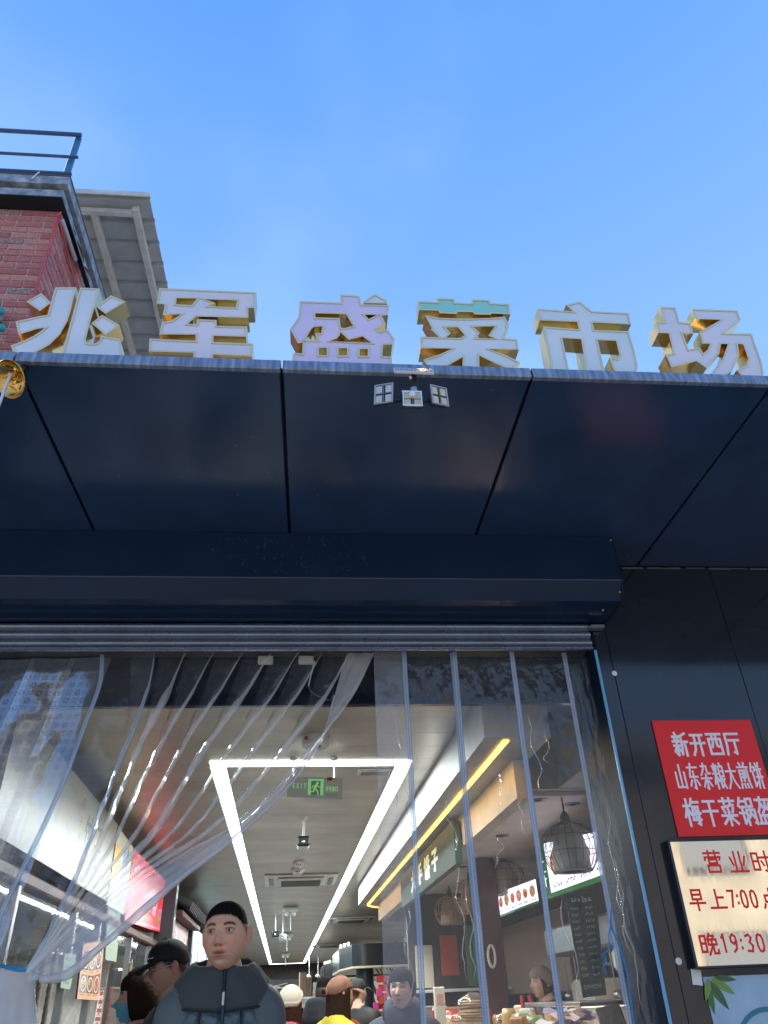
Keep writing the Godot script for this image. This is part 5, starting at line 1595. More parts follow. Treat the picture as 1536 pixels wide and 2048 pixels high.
func far_end() -> void:
	# black rounded shop canopies with lit letters, columns and hanging goods on the right beyond the bulkhead
	for t in [[-12.0, 0.95, "black rounded stall canopy with lit white letters, nearer one"], [-18.5, 0.95, "black rounded stall canopy with lit white letters, farther one"]]:
		var z: float = t[0]
		var o := thing("stall_canopy", t[2], "canopy", Vector3(1.2, 2.1, z), "", true)
		var y0 := 1.98
		var p := PackedVector2Array([Vector2(2.9, -z), Vector2(1.35, -z)])
		p.append_array(arc2(Vector2(1.35, -z + 0.35), 0.35, -90, -135, 6))
		p.append(Vector2(t[1], -z + 1.3))
		p.append(Vector2(t[1], -z + 3.6))
		p.append(Vector2(2.9, -z + 3.6))
		var st := mb()
		prism(st, p, Transform3D(Basis(Vector3.RIGHT, Vector3.FORWARD, Vector3.UP), Vector3(0, y0 + 0.34, 0)), 0.34)
		obj("shell", st, mat(Color(0.02, 0.022, 0.026), 0.25), o)
		st = mb()
		prism(st, p, Transform3D(Basis(Vector3.RIGHT, Vector3.FORWARD, Vector3.UP), Vector3(0, y0 - 0.002, 0)), 0.03)
		obj("beige_edge", st, mat(Color(0.55, 0.45, 0.33), 0.4), o)  # plain beige lower edge, does not glow
		for k in 3:
			var a := Vector3(1.10 - 0.05 * k, y0 + 0.10, z - 0.62 - 0.32 * k)
			st = mb()
			for q in [[0, 0.0, 0.02, 0.30], [0.10, 0.0, 0.02, 0.30], [0.0, 0.0, 0.24, 0.025], [0.0, 0.14, 0.24, 0.025], [0.0, 0.28, 0.24, 0.025]]:
				box(st, a + Vector3(-0.03, q[1], -q[0] - q[2]), a + Vector3(0.0, q[1] + q[3], -q[0]))
			obj("lit_letter", st, glow(Color(1.0, 0.92, 0.75), 1.6), o)
		var col := thing("stall_column", "dark blue column under the %s black canopy" % ("nearer" if z > -15 else "farther"), "column", Vector3(1.35, 0, z - 0.3), "", true)
		st = mb()
		tube(st, [Vector3(1.36, 0, z - 0.45), Vector3(1.36, y0 - 0.033, z - 0.45)], 0.16, 16)
		obj("shaft", st, mat(Color(0.02, 0.03, 0.05), 0.35), col)
		bit("notice", col, Vector3(1.25, 1.25, z - 0.285), Vector3(1.33, 1.62, z - 0.28), mat(Color(0.5, 0.55, 0.58), 0.5), 0.0)
		var sticks := thing("hanging_sticks", "bundle of long brown sticks hanging under the %s black canopy" % ("nearer" if z > -15 else "farther"), "sticks", Vector3(1.75, 1.2, z - 0.2), "", true)
		for k in 16:
			st = mb()
			var x := 1.50 + rng.randf() * 0.6
			tube(st, [Vector3(x, y0 - 0.05, z - 0.15 + rng.randf() * 0.3), Vector3(x + 0.25 + rng.randf() * 0.12, y0 - 0.55 - rng.randf() * 0.3, z - 0.1)], 0.012, 5)
			obj("stick", st, mat(Color(0.10, 0.075, 0.04), 0.7), sticks)
	for t in [[Vector3(0.88, 1.72, -17.0), "red paper decoration hanging left of the farther column"], [Vector3(1.62, 1.62, -12.0), "red lantern charm hanging right of the nearer column"], [Vector3(1.70, 1.35, -12.2), "pink and red ornaments low beside the nearer column"]]:
		var p: Vector3 = t[0]
		var o := thing("red_decoration", t[1], "decoration", p, "", true)
		var st := mb()
		for k in 5:
			box(st, p + Vector3(-0.10 + 0.03 * (k % 2), 0.10 - k * 0.13, -0.01), p + Vector3(0.08 + 0.03 * (k % 2), 0.20 - k * 0.13, 0.01), 0.004)
		obj("paper", st, mat(Color(0.45, 0.02, 0.03), 0.5), o)
		st = mb()
		tube(st, [p + Vector3(0, 0.2, 0), p + Vector3(0, 0.55, 0)], 0.004, 4)
		obj("string", st, M.black, o)
		bit("tassel", o, p + Vector3(-0.03, -0.75, -0.01), p + Vector3(0.03, -0.45, 0.01), mat(Color(0.5, 0.15, 0.02), 0.6))
	# shelves of bright goods
	var g := thing("goods_rack", "rack of small colourful goods low on the right near the black column", "rack", Vector3(1.9, 0, -11), "", true)
	bit("shelf", g, Vector3(1.45, 0, -12.4), Vector3(2.6, 1.0, -10.6), mat(Color(0.06, 0.05, 0.05), 0.5), 0.01)
	for k in 60:
		var c: Color = [Color(0.5, 0.05, 0.2), Color(0.55, 0.45, 0.05), Color(0.6, 0.6, 0.62), Color(0.08, 0.3, 0.12), Color(0.5, 0.08, 0.04)][k % 5]
		var p := Vector3(1.48 + rng.randf() * 1.05, 1.0 + 0.1 * (k % 6), -10.8 - rng.randf() * 1.3)
		bit("packet", g, p - Vector3(0.05, 0, 0.03), p + Vector3(0.05, 0.13, 0.03), mat(c, 0.4), 0.01)
	# end of the hall: dark shop on the left, timber pier, tiled wall
	var e := thing("end_pier", "brown timber-faced pier with a bright edge at the hall's far end", "pier", Vector3(0.0, 0, -31.8), "", true)
	var wood := worn(mat(Color(0.16, 0.085, 0.045), 0.5), noise_tex(0.02, 128, 0.0, 95, [Color(0.6, 0.6, 0.6), Color(1, 1, 1)], 4, Vector2(4, 0.4)), 1.0)
	for k in 4:
		bit("board", e, Vector3(0.58 + k * 0.115, 0, -31.9), Vector3(0.69 + k * 0.115, 2.55, -31.7), wood, 0.006)
	bit("bright_edge", e, Vector3(0.52, 0, -31.9), Vector3(0.575, 2.55, -31.72), mat(Color(0.6, 0.42, 0.25), 0.4), 0.004)
	var d := thing("dark_shopfront", "dark shopfront with crossed pale rods at the hall's far end", "shopfront", Vector3(-0.6, 0, -31.8), "", true)
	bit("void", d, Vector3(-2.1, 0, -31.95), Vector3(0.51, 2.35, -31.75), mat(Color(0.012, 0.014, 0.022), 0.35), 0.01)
	for k in 9:
		var st := mb()
		var a := Vector3(-1.6 + rng.randf() * 1.6, 1.7 + rng.randf() * 0.5, -31.72)
		tube(st, [a, a + Vector3(0.5 + rng.randf() * 0.6, (rng.randf() - 0.5) * 0.5, 0.02)], 0.018, 5)
		obj("rod", st, mat(Color(0.4, 0.37, 0.34), 0.5), d)
	bit("shop_lamp", d, Vector3(0.22, 1.78, -31.74), Vector3(0.32, 1.83, -31.72), glow(Color(1, 0.8, 0.6), 2.0), 0.01)
	var tw := thing("tiled_wall", "pale square-tiled wall low at the hall's far right end", "wall", Vector3(1.6, 0, -31.8), "", true)
	for i in 9:
		for k in 7:
			bit("tile", tw, Vector3(1.08 + i * 0.2, 0.8 + k * 0.2, -31.88), Vector3(1.265 + i * 0.2, 0.985 + k * 0.2, -31.85), mat(Color(0.42, 0.42, 0.44), 0.25), 0.004)
	bit("backing", tw, Vector3(1.06, 0, -31.92), Vector3(2.95, 2.22, -31.885), mat(Color(0.15, 0.15, 0.16), 0.7))
	for t in [["pair of small pale hooks on the left of the far beam"]]:
		var o := thing("hall_hanger", "small white hangers dangling from the far ceiling near the pier", "hanger", Vector3(0.9, 2.3, -26), "", true)
		for x in [0.75, 1.05]:
			var st := mb()
			tube(st, [Vector3(x, 2.85, -26), Vector3(x, 2.32, -26), Vector3(x + 0.06, 2.22, -26)], 0.012, 5)
			ball(st, Vector3(x - 0.02, 2.25, -26), Vector3(0.06, 0.05, 0.05), 6)
			obj("hook", st, M.white_plastic, o)

# ---------------------------------------------------------------- small things on the outside
func small_exterior() -> void:
	# three-headed solar floodlight under the canopy edge
	var o := thing("solar_floodlight", "three-headed solar floodlight clamped under the canopy's front edge", "floodlight", Vector3(0.31, 3.27, 1.40))
	var st := mb()
	var cell := mat(Color(0.33, 0.35, 0.42), 0.25, 0.2)
	var pb := Basis.from_euler(Vector3(-0.55, 0.0, -0.03))
	var pc := Vector3(0.318, 3.258, 1.425)
	box(st, Vector3(-0.069, -0.024, -0.005), Vector3(0.069, 0.024, 0.005), 0.002, Transform3D(pb, pc))
	var sp := obj("solar_panel", st, mat(Color(0.62, 0.63, 0.66), 0.35), o)
	for i in 8:
		for k in 2:
			st = mb()
			box(st, Vector3(-0.066 + i * 0.0165 + 0.001, -0.021 + k * 0.021 + 0.001, 0.0052), Vector3(-0.066 + (i + 1) * 0.0165 - 0.001, -0.021 + (k + 1) * 0.021 - 0.001, 0.0062), 0.0003, Transform3D(pb, pc))
			obj("solar_cell", st, cell, sp)
	st = mb()
	tube(st, [Vector3(0.322, 3.27, 1.395), Vector3(0.322, 3.225, 1.408), Vector3(0.318, 3.175, 1.412)], [0.012, 0.011, 0.012], 10)
	tube(st, [Vector3(0.215, 3.146, 1.400), Vector3(0.395, 3.146, 1.400)], 0.009, 8)
	obj("bracket", st, M.black, o)
	st = mb()
	tube(st, [Vector3(0.309, 3.232, 1.414), Vector3(0.306, 3.242, 1.416)], 0.005, 8)
	obj("bolt", st, M.white_plastic, o)
	var shell := mat(Color(0.30, 0.34, 0.40), 0.22, 0.6)
	for t in [["left", Vector3(0.213, 3.150, 1.42), Vector3(0.18, -0.42, -0.13), Color(0.42, 0.52, 0.66)], ["middle", Vector3(0.306, 3.126, 1.425), Vector3(-0.02, 0.0, 0.0), Color(0.40, 0.39, 0.36)], ["right", Vector3(0.398, 3.148, 1.42), Vector3(0.12, 0.42, 0.13), Color(0.62, 0.58, 0.50)]]:
		var xf := Transform3D(Basis.from_euler(t[2]), t[1])
		st = mb()
		var hw := 0.034
		var hh := 0.038 if t[0] != "middle" else 0.034
		box(st, Vector3(-hw, -hh, -0.016), Vector3(hw, hh, 0.004), 0.007, xf)
		var head := obj("lamp_head", st, M.black, o)
		st = mb()
		for q in [[-hw, -hh, -hw + 0.006, hh], [hw - 0.006, -hh, hw, hh], [-hw + 0.006, -hh, hw - 0.006, -hh + 0.006], [-hw + 0.006, hh - 0.006, hw - 0.006, hh], [-0.0008, -hh + 0.006, 0.0008, hh - 0.006], [-hw + 0.006, -0.0008, -0.0008, 0.0008], [0.0008, -0.0008, hw - 0.006, 0.0008]]:
			box(st, Vector3(q[0], q[1], 0.0042), Vector3(q[2], q[3], 0.010), 0.0012, xf)
		obj("bezel", st, M.chrome if t[0] == "middle" else shell, head)
		for i in 2:
			for k in 2:
				st = mb()
				var c := Vector3(-hw / 2 + i * hw - 0.0015 + 0.003 * i, -hh / 2 + k * hh, 0.0048)
				box(st, c - Vector3(0.0128, 0.0148, 0.0004), c + Vector3(0.0128, 0.0148, 0.001), 0.0, xf)
				var led := obj("reflector", st, mat(t[3], 0.25, 0.1), head)
				st = mb()
				for n in 4:
					for m in 3:
						box(st, c + Vector3(-0.010 + n * 0.0056, -0.011 + m * 0.008, 0.0012), c + Vector3(-0.0068 + n * 0.0056, -0.007 + m * 0.008, 0.0022), 0.0, xf)
				tag(obj("led_chips", st, mat(Color(0.75, 0.66, 0.40), 0.4), head), "", "", "", "stuff")
		if t[0] == "middle":
			st = mb()
			ball(st, xf * Vector3(0, 0.012, 0.012), Vector3(0.012, 0.012, 0.012), 10)
			obj("sensor_dome", st, M.white_plastic, head)
	st = mb()
	tube(st, [Vector3(0.316, 3.185, 1.412), Vector3(0.316, 3.16, 1.414)], 0.014, 12)
	obj("collar", st, shell, o)
	# gold bowl lamp at the left
	var g := thing("gold_lamp", "gold bowl-shaped lamp hanging under the canopy at the left edge", "lamp", Vector3(-1.016, 3.153, 1.400))
	var xf := Transform3D(Basis.from_euler(Vector3(-0.72, 0, -0.42)).scaled(Vector3.ONE * 0.82), Vector3(-1.021, 3.190, 1.400))
	st = mb()
	lathe(st, [Vector2(0.012, 0.052), Vector2(0.045, 0.045), Vector2(0.068, 0.024), Vector2(0.077, 0.0), Vector2(0.079, -0.003), Vector2(0.076, -0.004), Vector2(0.066, 0.018), Vector2(0.044, 0.038), Vector2(0.0, 0.044)], xf, 32)
	obj("bowl", st, mat(Color(0.62, 0.42, 0.16), 0.15, 1.0), g)
	st = mb()
	for k in 26:
		var a := rng.randf() * TAU
		var r := rng.randf() * 0.05
		box(st, -Vector3(0.010, 0.001, 0.006), Vector3(0.010, 0.001, 0.006), 0.0, xf * Transform3D(Basis.from_euler(Vector3(rng.randf() * 2, rng.randf() * 6, rng.randf() * 2)), Vector3(cos(a) * r, 0.008 + rng.randf() * 0.02, sin(a) * r)))
	tag(obj("crinkled_foil", st, mat(Color(0.85, 0.58, 0.15), 0.18, 1.0), g), "", "", "", "stuff")
	st = mb()
	tube(st, [xf * Vector3(0, 0.05, 0), xf * Vector3(0, 0.05, 0) + Vector3(0, 0.06, -0.01)], 0.012, 8)
	obj("holder", st, M.black, g)
	st = mb()
	tube(st, curve([xf * Vector3(0.0, 0.01, 0.02), Vector3(-1.018, 3.124, 1.420), Vector3(-1.017, 3.081, 1.420), Vector3(-1.026, 2.918, 1.420)], 6), 0.0045, 6)
	obj("cable", st, mat(Color(0.55, 0.6, 0.7), 0.5), g)
	# little white boxes under the rail
	for t in [[-0.285, -0.213, "white junction box under the doorway rail without a wire"], [-0.09, -0.018, "white junction box under the doorway rail with a dangling wire"]]:
		var b := thing("junction_box", t[2], "junction box", Vector3(t[0], 2.806, -0.12))
		bit("case", b, Vector3(t[0], 2.803, -0.145), Vector3(t[1], 2.842, -0.118), mat(Color(0.52, 0.50, 0.46), 0.5), 0.004)
		if t[0] > -0.2:
			st = mb()
			tube(st, curve([Vector3(-0.018, 2.81, -0.13), Vector3(-0.013, 2.806, -0.120), Vector3(-0.029, 2.743, -0.120), Vector3(-0.039, 2.688, -0.120)], 6), 0.0035, 5)
			obj("white_wire", st, mat(Color(0.5, 0.48, 0.44), 0.5), b)
			st = mb()
			tube(st, curve([Vector3(-0.039, 2.688, -0.120), Vector3(-0.022, 2.663, -0.140), Vector3(0.028, 2.645, -0.160), Vector3(0.064, 2.633, -0.160), Vector3(0.082, 2.670, -0.160)], 6), 0.003, 5)
			obj("green_wire", st, mat(Color(0.02, 0.14, 0.09), 0.4), b)
	# blue cord on the right jamb
	var c := thing("blue_cord", "bright blue cord knotted and hanging beside the right door jamb", "cord", Vector3(1.206, 1.653, -0.060))
	var cm := mat(Color(0.01, 0.22, 0.52), 0.45)
	st = mb()
	tube(st, curve([Vector3(1.221, 1.715, -0.060), Vector3(1.202, 1.652, -0.050), Vector3(1.217, 1.581, -0.040), Vector3(1.231, 1.487, -0.040), Vector3(1.225, 1.397, -0.040), Vector3(1.220, 1.302, -0.040)], 6), 0.0038, 6)
	obj("long_end", st, cm, c)
	st = mb()
	tube(st, curve([Vector3(1.202, 1.652, -0.050), Vector3(1.178, 1.616, -0.030), Vector3(1.173, 1.573, -0.030), Vector3(1.143, 1.549, -0.030), Vector3(1.149, 1.528, -0.030), Vector3(1.137, 1.507, -0.030), Vector3(1.142, 1.482, -0.030)], 6), 0.0034, 6)
	obj("frayed_end", st, cm, c)

# ---------------------------------------------------------------- the plastic strip curtains
func along(pts: Array, t: float) -> Vector3:
	var m := pts.size() - 1
	var f := clampf(t, 0, 0.99999) * m
	var i := int(f)
	return pts[i].cubic_interpolate(pts[i + 1], pts[maxi(i - 1, 0)], pts[mini(i + 2, m)], f - i)

func ribbed() -> StandardMaterial3D:
	var im := Image.create(16, 64, false, Image.FORMAT_RGBA8)
	for y in 64:
		for x in 16:
			var on := (y % 8) < 4
			var edge := x < 2 or x > 13 or (x > 6 and x < 9)
			im.set_pixel(x, y, Color(0.70, 0.78, 0.88, 0.78 if on else 0.5) if not edge else Color(0.50, 0.58, 0.70, 0.8))
	var m := StandardMaterial3D.new()
	m.albedo_texture = ImageTexture.create_from_image(im)
	m.transparency = BaseMaterial3D.TRANSPARENCY_ALPHA
	m.roughness = 0.3
	return m

func curtains() -> void:
	var n3 := FastNoiseLite.new()
	n3.seed = 77
	n3.frequency = 1.0
	n3.fractal_octaves = 3
	var vinyl := clear(Color(0.72, 0.80, 0.88), 0.035, 0.025)
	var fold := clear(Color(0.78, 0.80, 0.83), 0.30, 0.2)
	var heavy := clear(Color(0.66, 0.67, 0.71), 0.48, 0.12)
	var rippled := clear(Color(0.72, 0.80, 0.88), 0.05, 0.02)
	rippled.normal_enabled = true
	rippled.normal_texture = noise_tex(0.022, 256, 5.0, 120, [], 3, Vector2(1.0, 0.55))
	rippled.normal_scale = 0.55
	rippled.uv1_scale = Vector3(0.8, 7.0, 1)
	var vinyl2 := clear(Color(0.68, 0.73, 0.82), 0.20, 0.05)
	var rib := ribbed()
	# right hand: flat strips with ribbed magnetic edges
	var o := thing("strip_curtain", "clear plastic strips with ribbed bluish edges hanging straight on the right", "curtain", Vector3(0.8, 0.05, -0.1))
	var xs := [[0.275, 0.435, -0.085, false, true], [0.425, 0.672, -0.10, false, true], [0.655, 0.965, -0.088, true, true], [0.945, 1.235, -0.102, true, true], [1.215, 1.334, -0.09, false, false]]
	for i in xs.size():
		var x0: float = xs[i][0]
		var x1: float = xs[i][1]
		var rows := []
		for r in 151:
			var y := 2.845 - r * 0.0185
			var line := PackedVector3Array()
			for k in 27:
				var u := k / 26.0
				var x := lerpf(x0, x1, u)
				var drop := clampf((2.845 - y) / 0.3, 0, 1)
				var z: float = xs[i][2] + drop * (0.007 * n3.get_noise_2d(x * 2.5 + i * 7, y * 1.1) + 0.0065 * n3.get_noise_2d(x * 7.0 + 50, y * 2.4 + i * 3) + 0.0042 * n3.get_noise_2d(x * 18.0, y * 5.0 + i * 9) + (0.0012 * sin(y * 190.0 + 6.0 * n3.get_noise_2d(x * 6.0, y * 4.0)) if i == 0 else 0.0))
				line.append(Vector3(x + 0.006 * n3.get_noise_2d(i * 5.0, y * 1.2), y, z))
			rows.append(line)
		var st := mb()
		grid(st, rows)
		var s := obj("strip", st, vinyl2 if i == 0 else rippled, o)
		for side in 2:
			if not xs[i][3 + side]:
				continue
			var e := []
			var uv := []
			for r in rows.size():
				var a: Vector3 = rows[r][26 if side else 0]
				var w: float = -0.024 if side else 0.024
				e.append(PackedVector3Array([a + Vector3(0, 0, 0.0035), a + Vector3(w * 0.5, 0, 0.006), a + Vector3(w, 0, 0.0035)]))
				uv.append(PackedVector2Array([Vector2(0, r * 0.5), Vector2(0.5, r * 0.5), Vector2(1, r * 0.5)]))
			st = mb()
			grid(st, e, false, null, uv)
			obj("ribbed_edge", st, rib, s)
	# pale raised lines imitating lamp reflections in the right hand strips
	var glare_line := clear(Color(0.92, 0.86, 0.78), 0.20, 0.06)
	var n3b := FastNoiseLite.new()
	n3b.seed = 78
	n3b.frequency = 1.0
	n3b.fractal_octaves = 1
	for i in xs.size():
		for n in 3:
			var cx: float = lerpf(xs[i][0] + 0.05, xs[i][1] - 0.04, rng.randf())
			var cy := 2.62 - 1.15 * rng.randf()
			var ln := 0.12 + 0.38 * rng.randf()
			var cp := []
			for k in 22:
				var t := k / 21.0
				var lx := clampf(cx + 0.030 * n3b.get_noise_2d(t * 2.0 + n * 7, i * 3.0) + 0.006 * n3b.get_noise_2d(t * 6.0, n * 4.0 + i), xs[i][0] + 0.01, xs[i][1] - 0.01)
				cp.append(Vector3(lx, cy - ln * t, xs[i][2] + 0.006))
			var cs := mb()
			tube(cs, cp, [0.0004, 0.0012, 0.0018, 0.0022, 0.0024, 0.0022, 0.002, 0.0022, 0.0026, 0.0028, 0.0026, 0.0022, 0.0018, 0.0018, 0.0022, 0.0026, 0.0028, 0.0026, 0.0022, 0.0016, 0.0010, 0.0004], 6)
			obj("glare_line", cs, glare_line, o)
	# left hand: strips gathered to one side and tied
	var ca := [Vector3(-0.770, 2.853, -0.100), Vector3(-0.773, 2.659, -0.080), Vector3(-0.811, 2.444, -0.050), Vector3(-0.854, 2.216, -0.020), Vector3(-0.892, 1.989, 0.010), Vector3(-0.933, 1.827, 0.030), Vector3(-0.975, 1.677, 0.050), Vector3(-1.023, 1.568, 0.050)]
	var cb := [Vector3(0.280, 2.851, -0.100), Vector3(0.167, 2.620, -0.090), Vector3(0.018, 2.411, -0.060), Vector3(-0.150, 2.200, -0.030), Vector3(-0.326, 2.035, 0.000), Vector3(-0.583, 1.885, 0.030), Vector3(-0.817, 1.721, 0.050), Vector3(-0.992, 1.551, 0.060)]
	o = thing("strip_curtain", "clear plastic strips swept left and tied in a bunch with a blue cord", "curtain", Vector3(-0.6, 0.3, -0.05))
	var heads := [310.0, 372.0, 428.0, 486.0, 542.0, 596.0, 645.0, 700.0, 750.0]
	for i in heads.size():
		var f: float = (heads[i] - 310.0) / 440.0
		var last: bool = i == heads.size() - 1
		var rows := []
		for r in 61:
			var t := r / 60.0
			var a := along(ca, t)
			var b := along(cb, t)
			# strips in between keep their own way down to the knot
			var R := a.lerp(b, pow(f, 1.0 + 0.35 * sin(PI * t)))
			R.z += 0.012 * i * t
			R += Vector3(0.016, 0.006, 0.012) * n3.get_noise_2d(t * 3.5, i * 9.0) * sin(PI * t) + Vector3(0.006, 0.0, 0.006) * n3.get_noise_2d(t * 13.0, i * 5.0 + 40.0) * sin(PI * t)
			var w: float = lerpf(0.132, 0.014, pow(clampf(t * 1.5, 0, 1), 0.62))
			if last:
				w = lerpf(0.132, 0.030, smoothstep(0.0, 0.30, t)) + 0.095 * smoothstep(0.50, 0.88, t) * (1.0 - smoothstep(0.90, 1.0, t))
			var tw := 1.35 * smoothstep(0.02, 0.5, t)
			var side := Vector3(-cos(tw), -0.35 * sin(tw), -sin(tw))
			if last:
				side = Vector3(-1, 0, 0).lerp(Vector3(0.42, -0.75, 0.30), smoothstep(0.06, 0.45, t)).normalized()
			var line := PackedVector3Array()
			for k in 13:
				var u := k / 12.0
				var bulge := sin(PI * u) * (0.004 + 0.03 * sin(PI * clampf(t * 1.2, 0, 1))) * (0.6 if last else 1.0)
				line.append(R + side * w * u + Vector3(0.0, 0.25, 1.0) * bulge + Vector3(0, 0, (0.012 if last else 0.003) * n3.get_noise_2d(t * 9.0 + i * 4, u * 2.5) + 0.0025 * n3.get_noise_2d(t * 30.0 + i * 4, u * 5.0)))
			rows.append(line)
		var st := mb()
		grid(st, rows)
		var s := obj("strip", st, heavy if last else vinyl, o)
		if last:
			var roll := []
			for r in range(8, 59):
				roll.append(rows[r][12])
			var rr := []
			for r in roll.size():
				rr.append(0.004 + 0.010 * smoothstep(0.3, 0.8, r / 50.0) * (1.0 + 0.25 * sin(r * 0.7)))
			st = mb()
			tube(st, roll, rr, 10)
			obj("rolled_edge", st, heavy, s)
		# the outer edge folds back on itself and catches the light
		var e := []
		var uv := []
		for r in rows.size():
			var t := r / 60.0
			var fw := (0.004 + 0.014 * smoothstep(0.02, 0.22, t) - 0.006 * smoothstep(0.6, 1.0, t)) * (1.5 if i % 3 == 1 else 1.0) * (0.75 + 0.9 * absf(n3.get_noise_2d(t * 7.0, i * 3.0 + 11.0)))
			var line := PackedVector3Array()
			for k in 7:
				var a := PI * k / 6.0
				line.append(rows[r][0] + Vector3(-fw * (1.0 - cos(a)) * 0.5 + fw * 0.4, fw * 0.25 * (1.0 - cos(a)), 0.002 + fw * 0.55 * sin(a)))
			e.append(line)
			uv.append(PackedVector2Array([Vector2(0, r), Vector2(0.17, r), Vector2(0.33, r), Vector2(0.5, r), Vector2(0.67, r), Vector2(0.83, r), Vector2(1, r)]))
		st = mb()
		grid(st, e, false, null, uv)
		obj("folded_edge", st, rib if i == 0 else fold, s)
	# the leading ribbed strip, which passes left of the knot
	var lead := [Vector3(-1.023, 2.861, -0.120), Vector3(-1.002, 2.696, -0.100), Vector3(-1.029, 2.500, -0.080), Vector3(-1.054, 2.298, -0.050), Vector3(-1.089, 2.123, -0.030), Vector3(-1.125, 1.970, -0.010), Vector3(-1.160, 1.845, 0.000), Vector3(-1.191, 1.718, 0.010), Vector3(-1.213, 1.606, 0.020)]
	var rows := []
	var e := []
	var uv := []
	for r in 61:
		var t := r / 60.0
		var R := along(lead, t)
		var line := PackedVector3Array()
		for k in 13:
			var u := k / 12.0
			line.append(R + Vector3(u * lerpf(0.25, 0.20, t), 0.03 * u * t, 0.02 * sin(u * 5.0 + t * 4.0) * t + 0.006 * n3.get_noise_2d(t * 7.0, u * 3.0)))
		rows.append(line)
		e.append(PackedVector3Array([R + Vector3(-0.006, 0, 0.004), R + Vector3(0.004, 0, 0.012), R + Vector3(0.015, 0, 0.004)]))
		uv.append(PackedVector2Array([Vector2(0, r), Vector2(0.5, r), Vector2(1, r)]))
	var st := mb()
	grid(st, rows)
	var ls := obj("strip", st, vinyl, o)
	st = mb()
	grid(st, e, false, null, uv)
	obj("ribbed_edge", st, rib, ls)
	# below the knot
	rows = []
	var top: Vector3 = Vector3(-1.062, 1.572, 0.050)
	for r in 40:
		var t := r / 39.0
		var c := top + Vector3(0.035 * t + 0.02 * sin(t * 2.0), -1.25 * t, 0.0)
		var line := PackedVector3Array()
		for k in 41:
			var a := TAU * k / 40.0
			var rad := (0.045 + 0.05 * smoothstep(0, 0.35, t)) * (1.0 + 0.22 * sin(a * 5.0 + t * 1.5) * smoothstep(0.0, 0.2, t))
			line.append(c + Vector3(cos(a) * rad * 1.45, 0.004 * sin(a * 3), sin(a) * rad * 0.8))
		rows.append(line)
	st = mb()
	grid(st, rows, false)
	obj("gathered_tail", st, heavy, o)
	# the cord round the bunch
	var c := thing("tie_cord", "thin blue cord tied round the gathered plastic strips", "cord", Vector3(-1.041, 1.564, 0.110))
	var pts := []
	for k in 33:
		var a := TAU * k / 32.0
		pts.append(top + Vector3(0.068 * cos(a) + 0.004, -0.014 * cos(a) + 0.004 * sin(a * 3.0), 0.045 * sin(a) + 0.006))
	st = mb()
	tube(st, pts, 0.0042, 6, false)
	obj("loop", st, mat(Color(0.01, 0.28, 0.55), 0.4), c)
	# frosted patterned strips furthest left
	var size := 256
	var im := Image.create(size, size, false, Image.FORMAT_RGBA8)
	im.fill(Color(0.80, 0.86, 0.95, 0.34))
	var met := sheet(size, size, Color(1, 1, 1))
	for q in [Vector2(64, 64), Vector2(192, 192)]:
		for k in 8:
			var d := Vector2(cos(TAU * k / 8), sin(TAU * k / 8))
			var n := Vector2(-d.y, d.x)
			var pp := PackedVector2Array([q + d * 12, q + d * 36 + n * 9, q + d * 54, q + d * 36 - n * 9])
			fill_poly(im, pp, Color(0.60, 0.62, 0.62, 0.22))
			fill_poly(met, pp, Color(0, 0, 0))
	for q in [Vector2(192, 64), Vector2(64, 192)]:
		for k in 4:
			var d := Vector2(cos(TAU * (k + 0.5) / 4), sin(TAU * (k + 0.5) / 4))
			var n := Vector2(-d.y, d.x)
			for j in 3:
				stroke(im, q + d * (18 + j * 14) - n * 14, q + d * (18 + j * 14) + n * 14, 5, Color(0.60, 0.62, 0.62, 0.22))
				stroke(met, q + d * (18 + j * 14) - n * 14, q + d * (18 + j * 14) + n * 14, 5, Color(0, 0, 0))
	var fm := StandardMaterial3D.new()
	fm.albedo_texture = ImageTexture.create_from_image(im)
	fm.transparency = BaseMaterial3D.TRANSPARENCY_ALPHA
	fm.roughness = 0.06
	fm.metallic = 0.6
	fm.metallic_texture = ImageTexture.create_from_image(met)
	o = thing("patterned_curtain", "frosted flower-patterned plastic strips at the left edge of the doorway", "curtain", Vector3(-1.5, 0.3, -0.15))
	for i in 4:
		rows = []
		uv = []
		for r in 90:
			var y := 2.84 - r * 0.027
			var t := 2.84 - y
			var line := PackedVector3Array()
			var lu := PackedVector2Array()
			for k in 11:
				var u := k / 10.0
				var x := -1.70 + i * 0.178 + u * 0.195 - 0.20 * t * (0.6 + 0.12 * i)
				line.append(Vector3(x, y, -0.17 + 0.012 * i + 0.012 * sin(u * 3.0 + i) * clampf(t * 3, 0, 1) + 0.02 * (u - 0.5) * (1 if i % 2 else -1) + 0.006 * n3.get_noise_2d(x * 4.0, y * 2.0)))
				lu.append(Vector2(u * 0.195 / 0.075, t / 0.075))
			rows.append(line)
			uv.append(lu)
		st = mb()
		grid(st, rows, false, null, uv)
		obj("strip", st, fm, o)

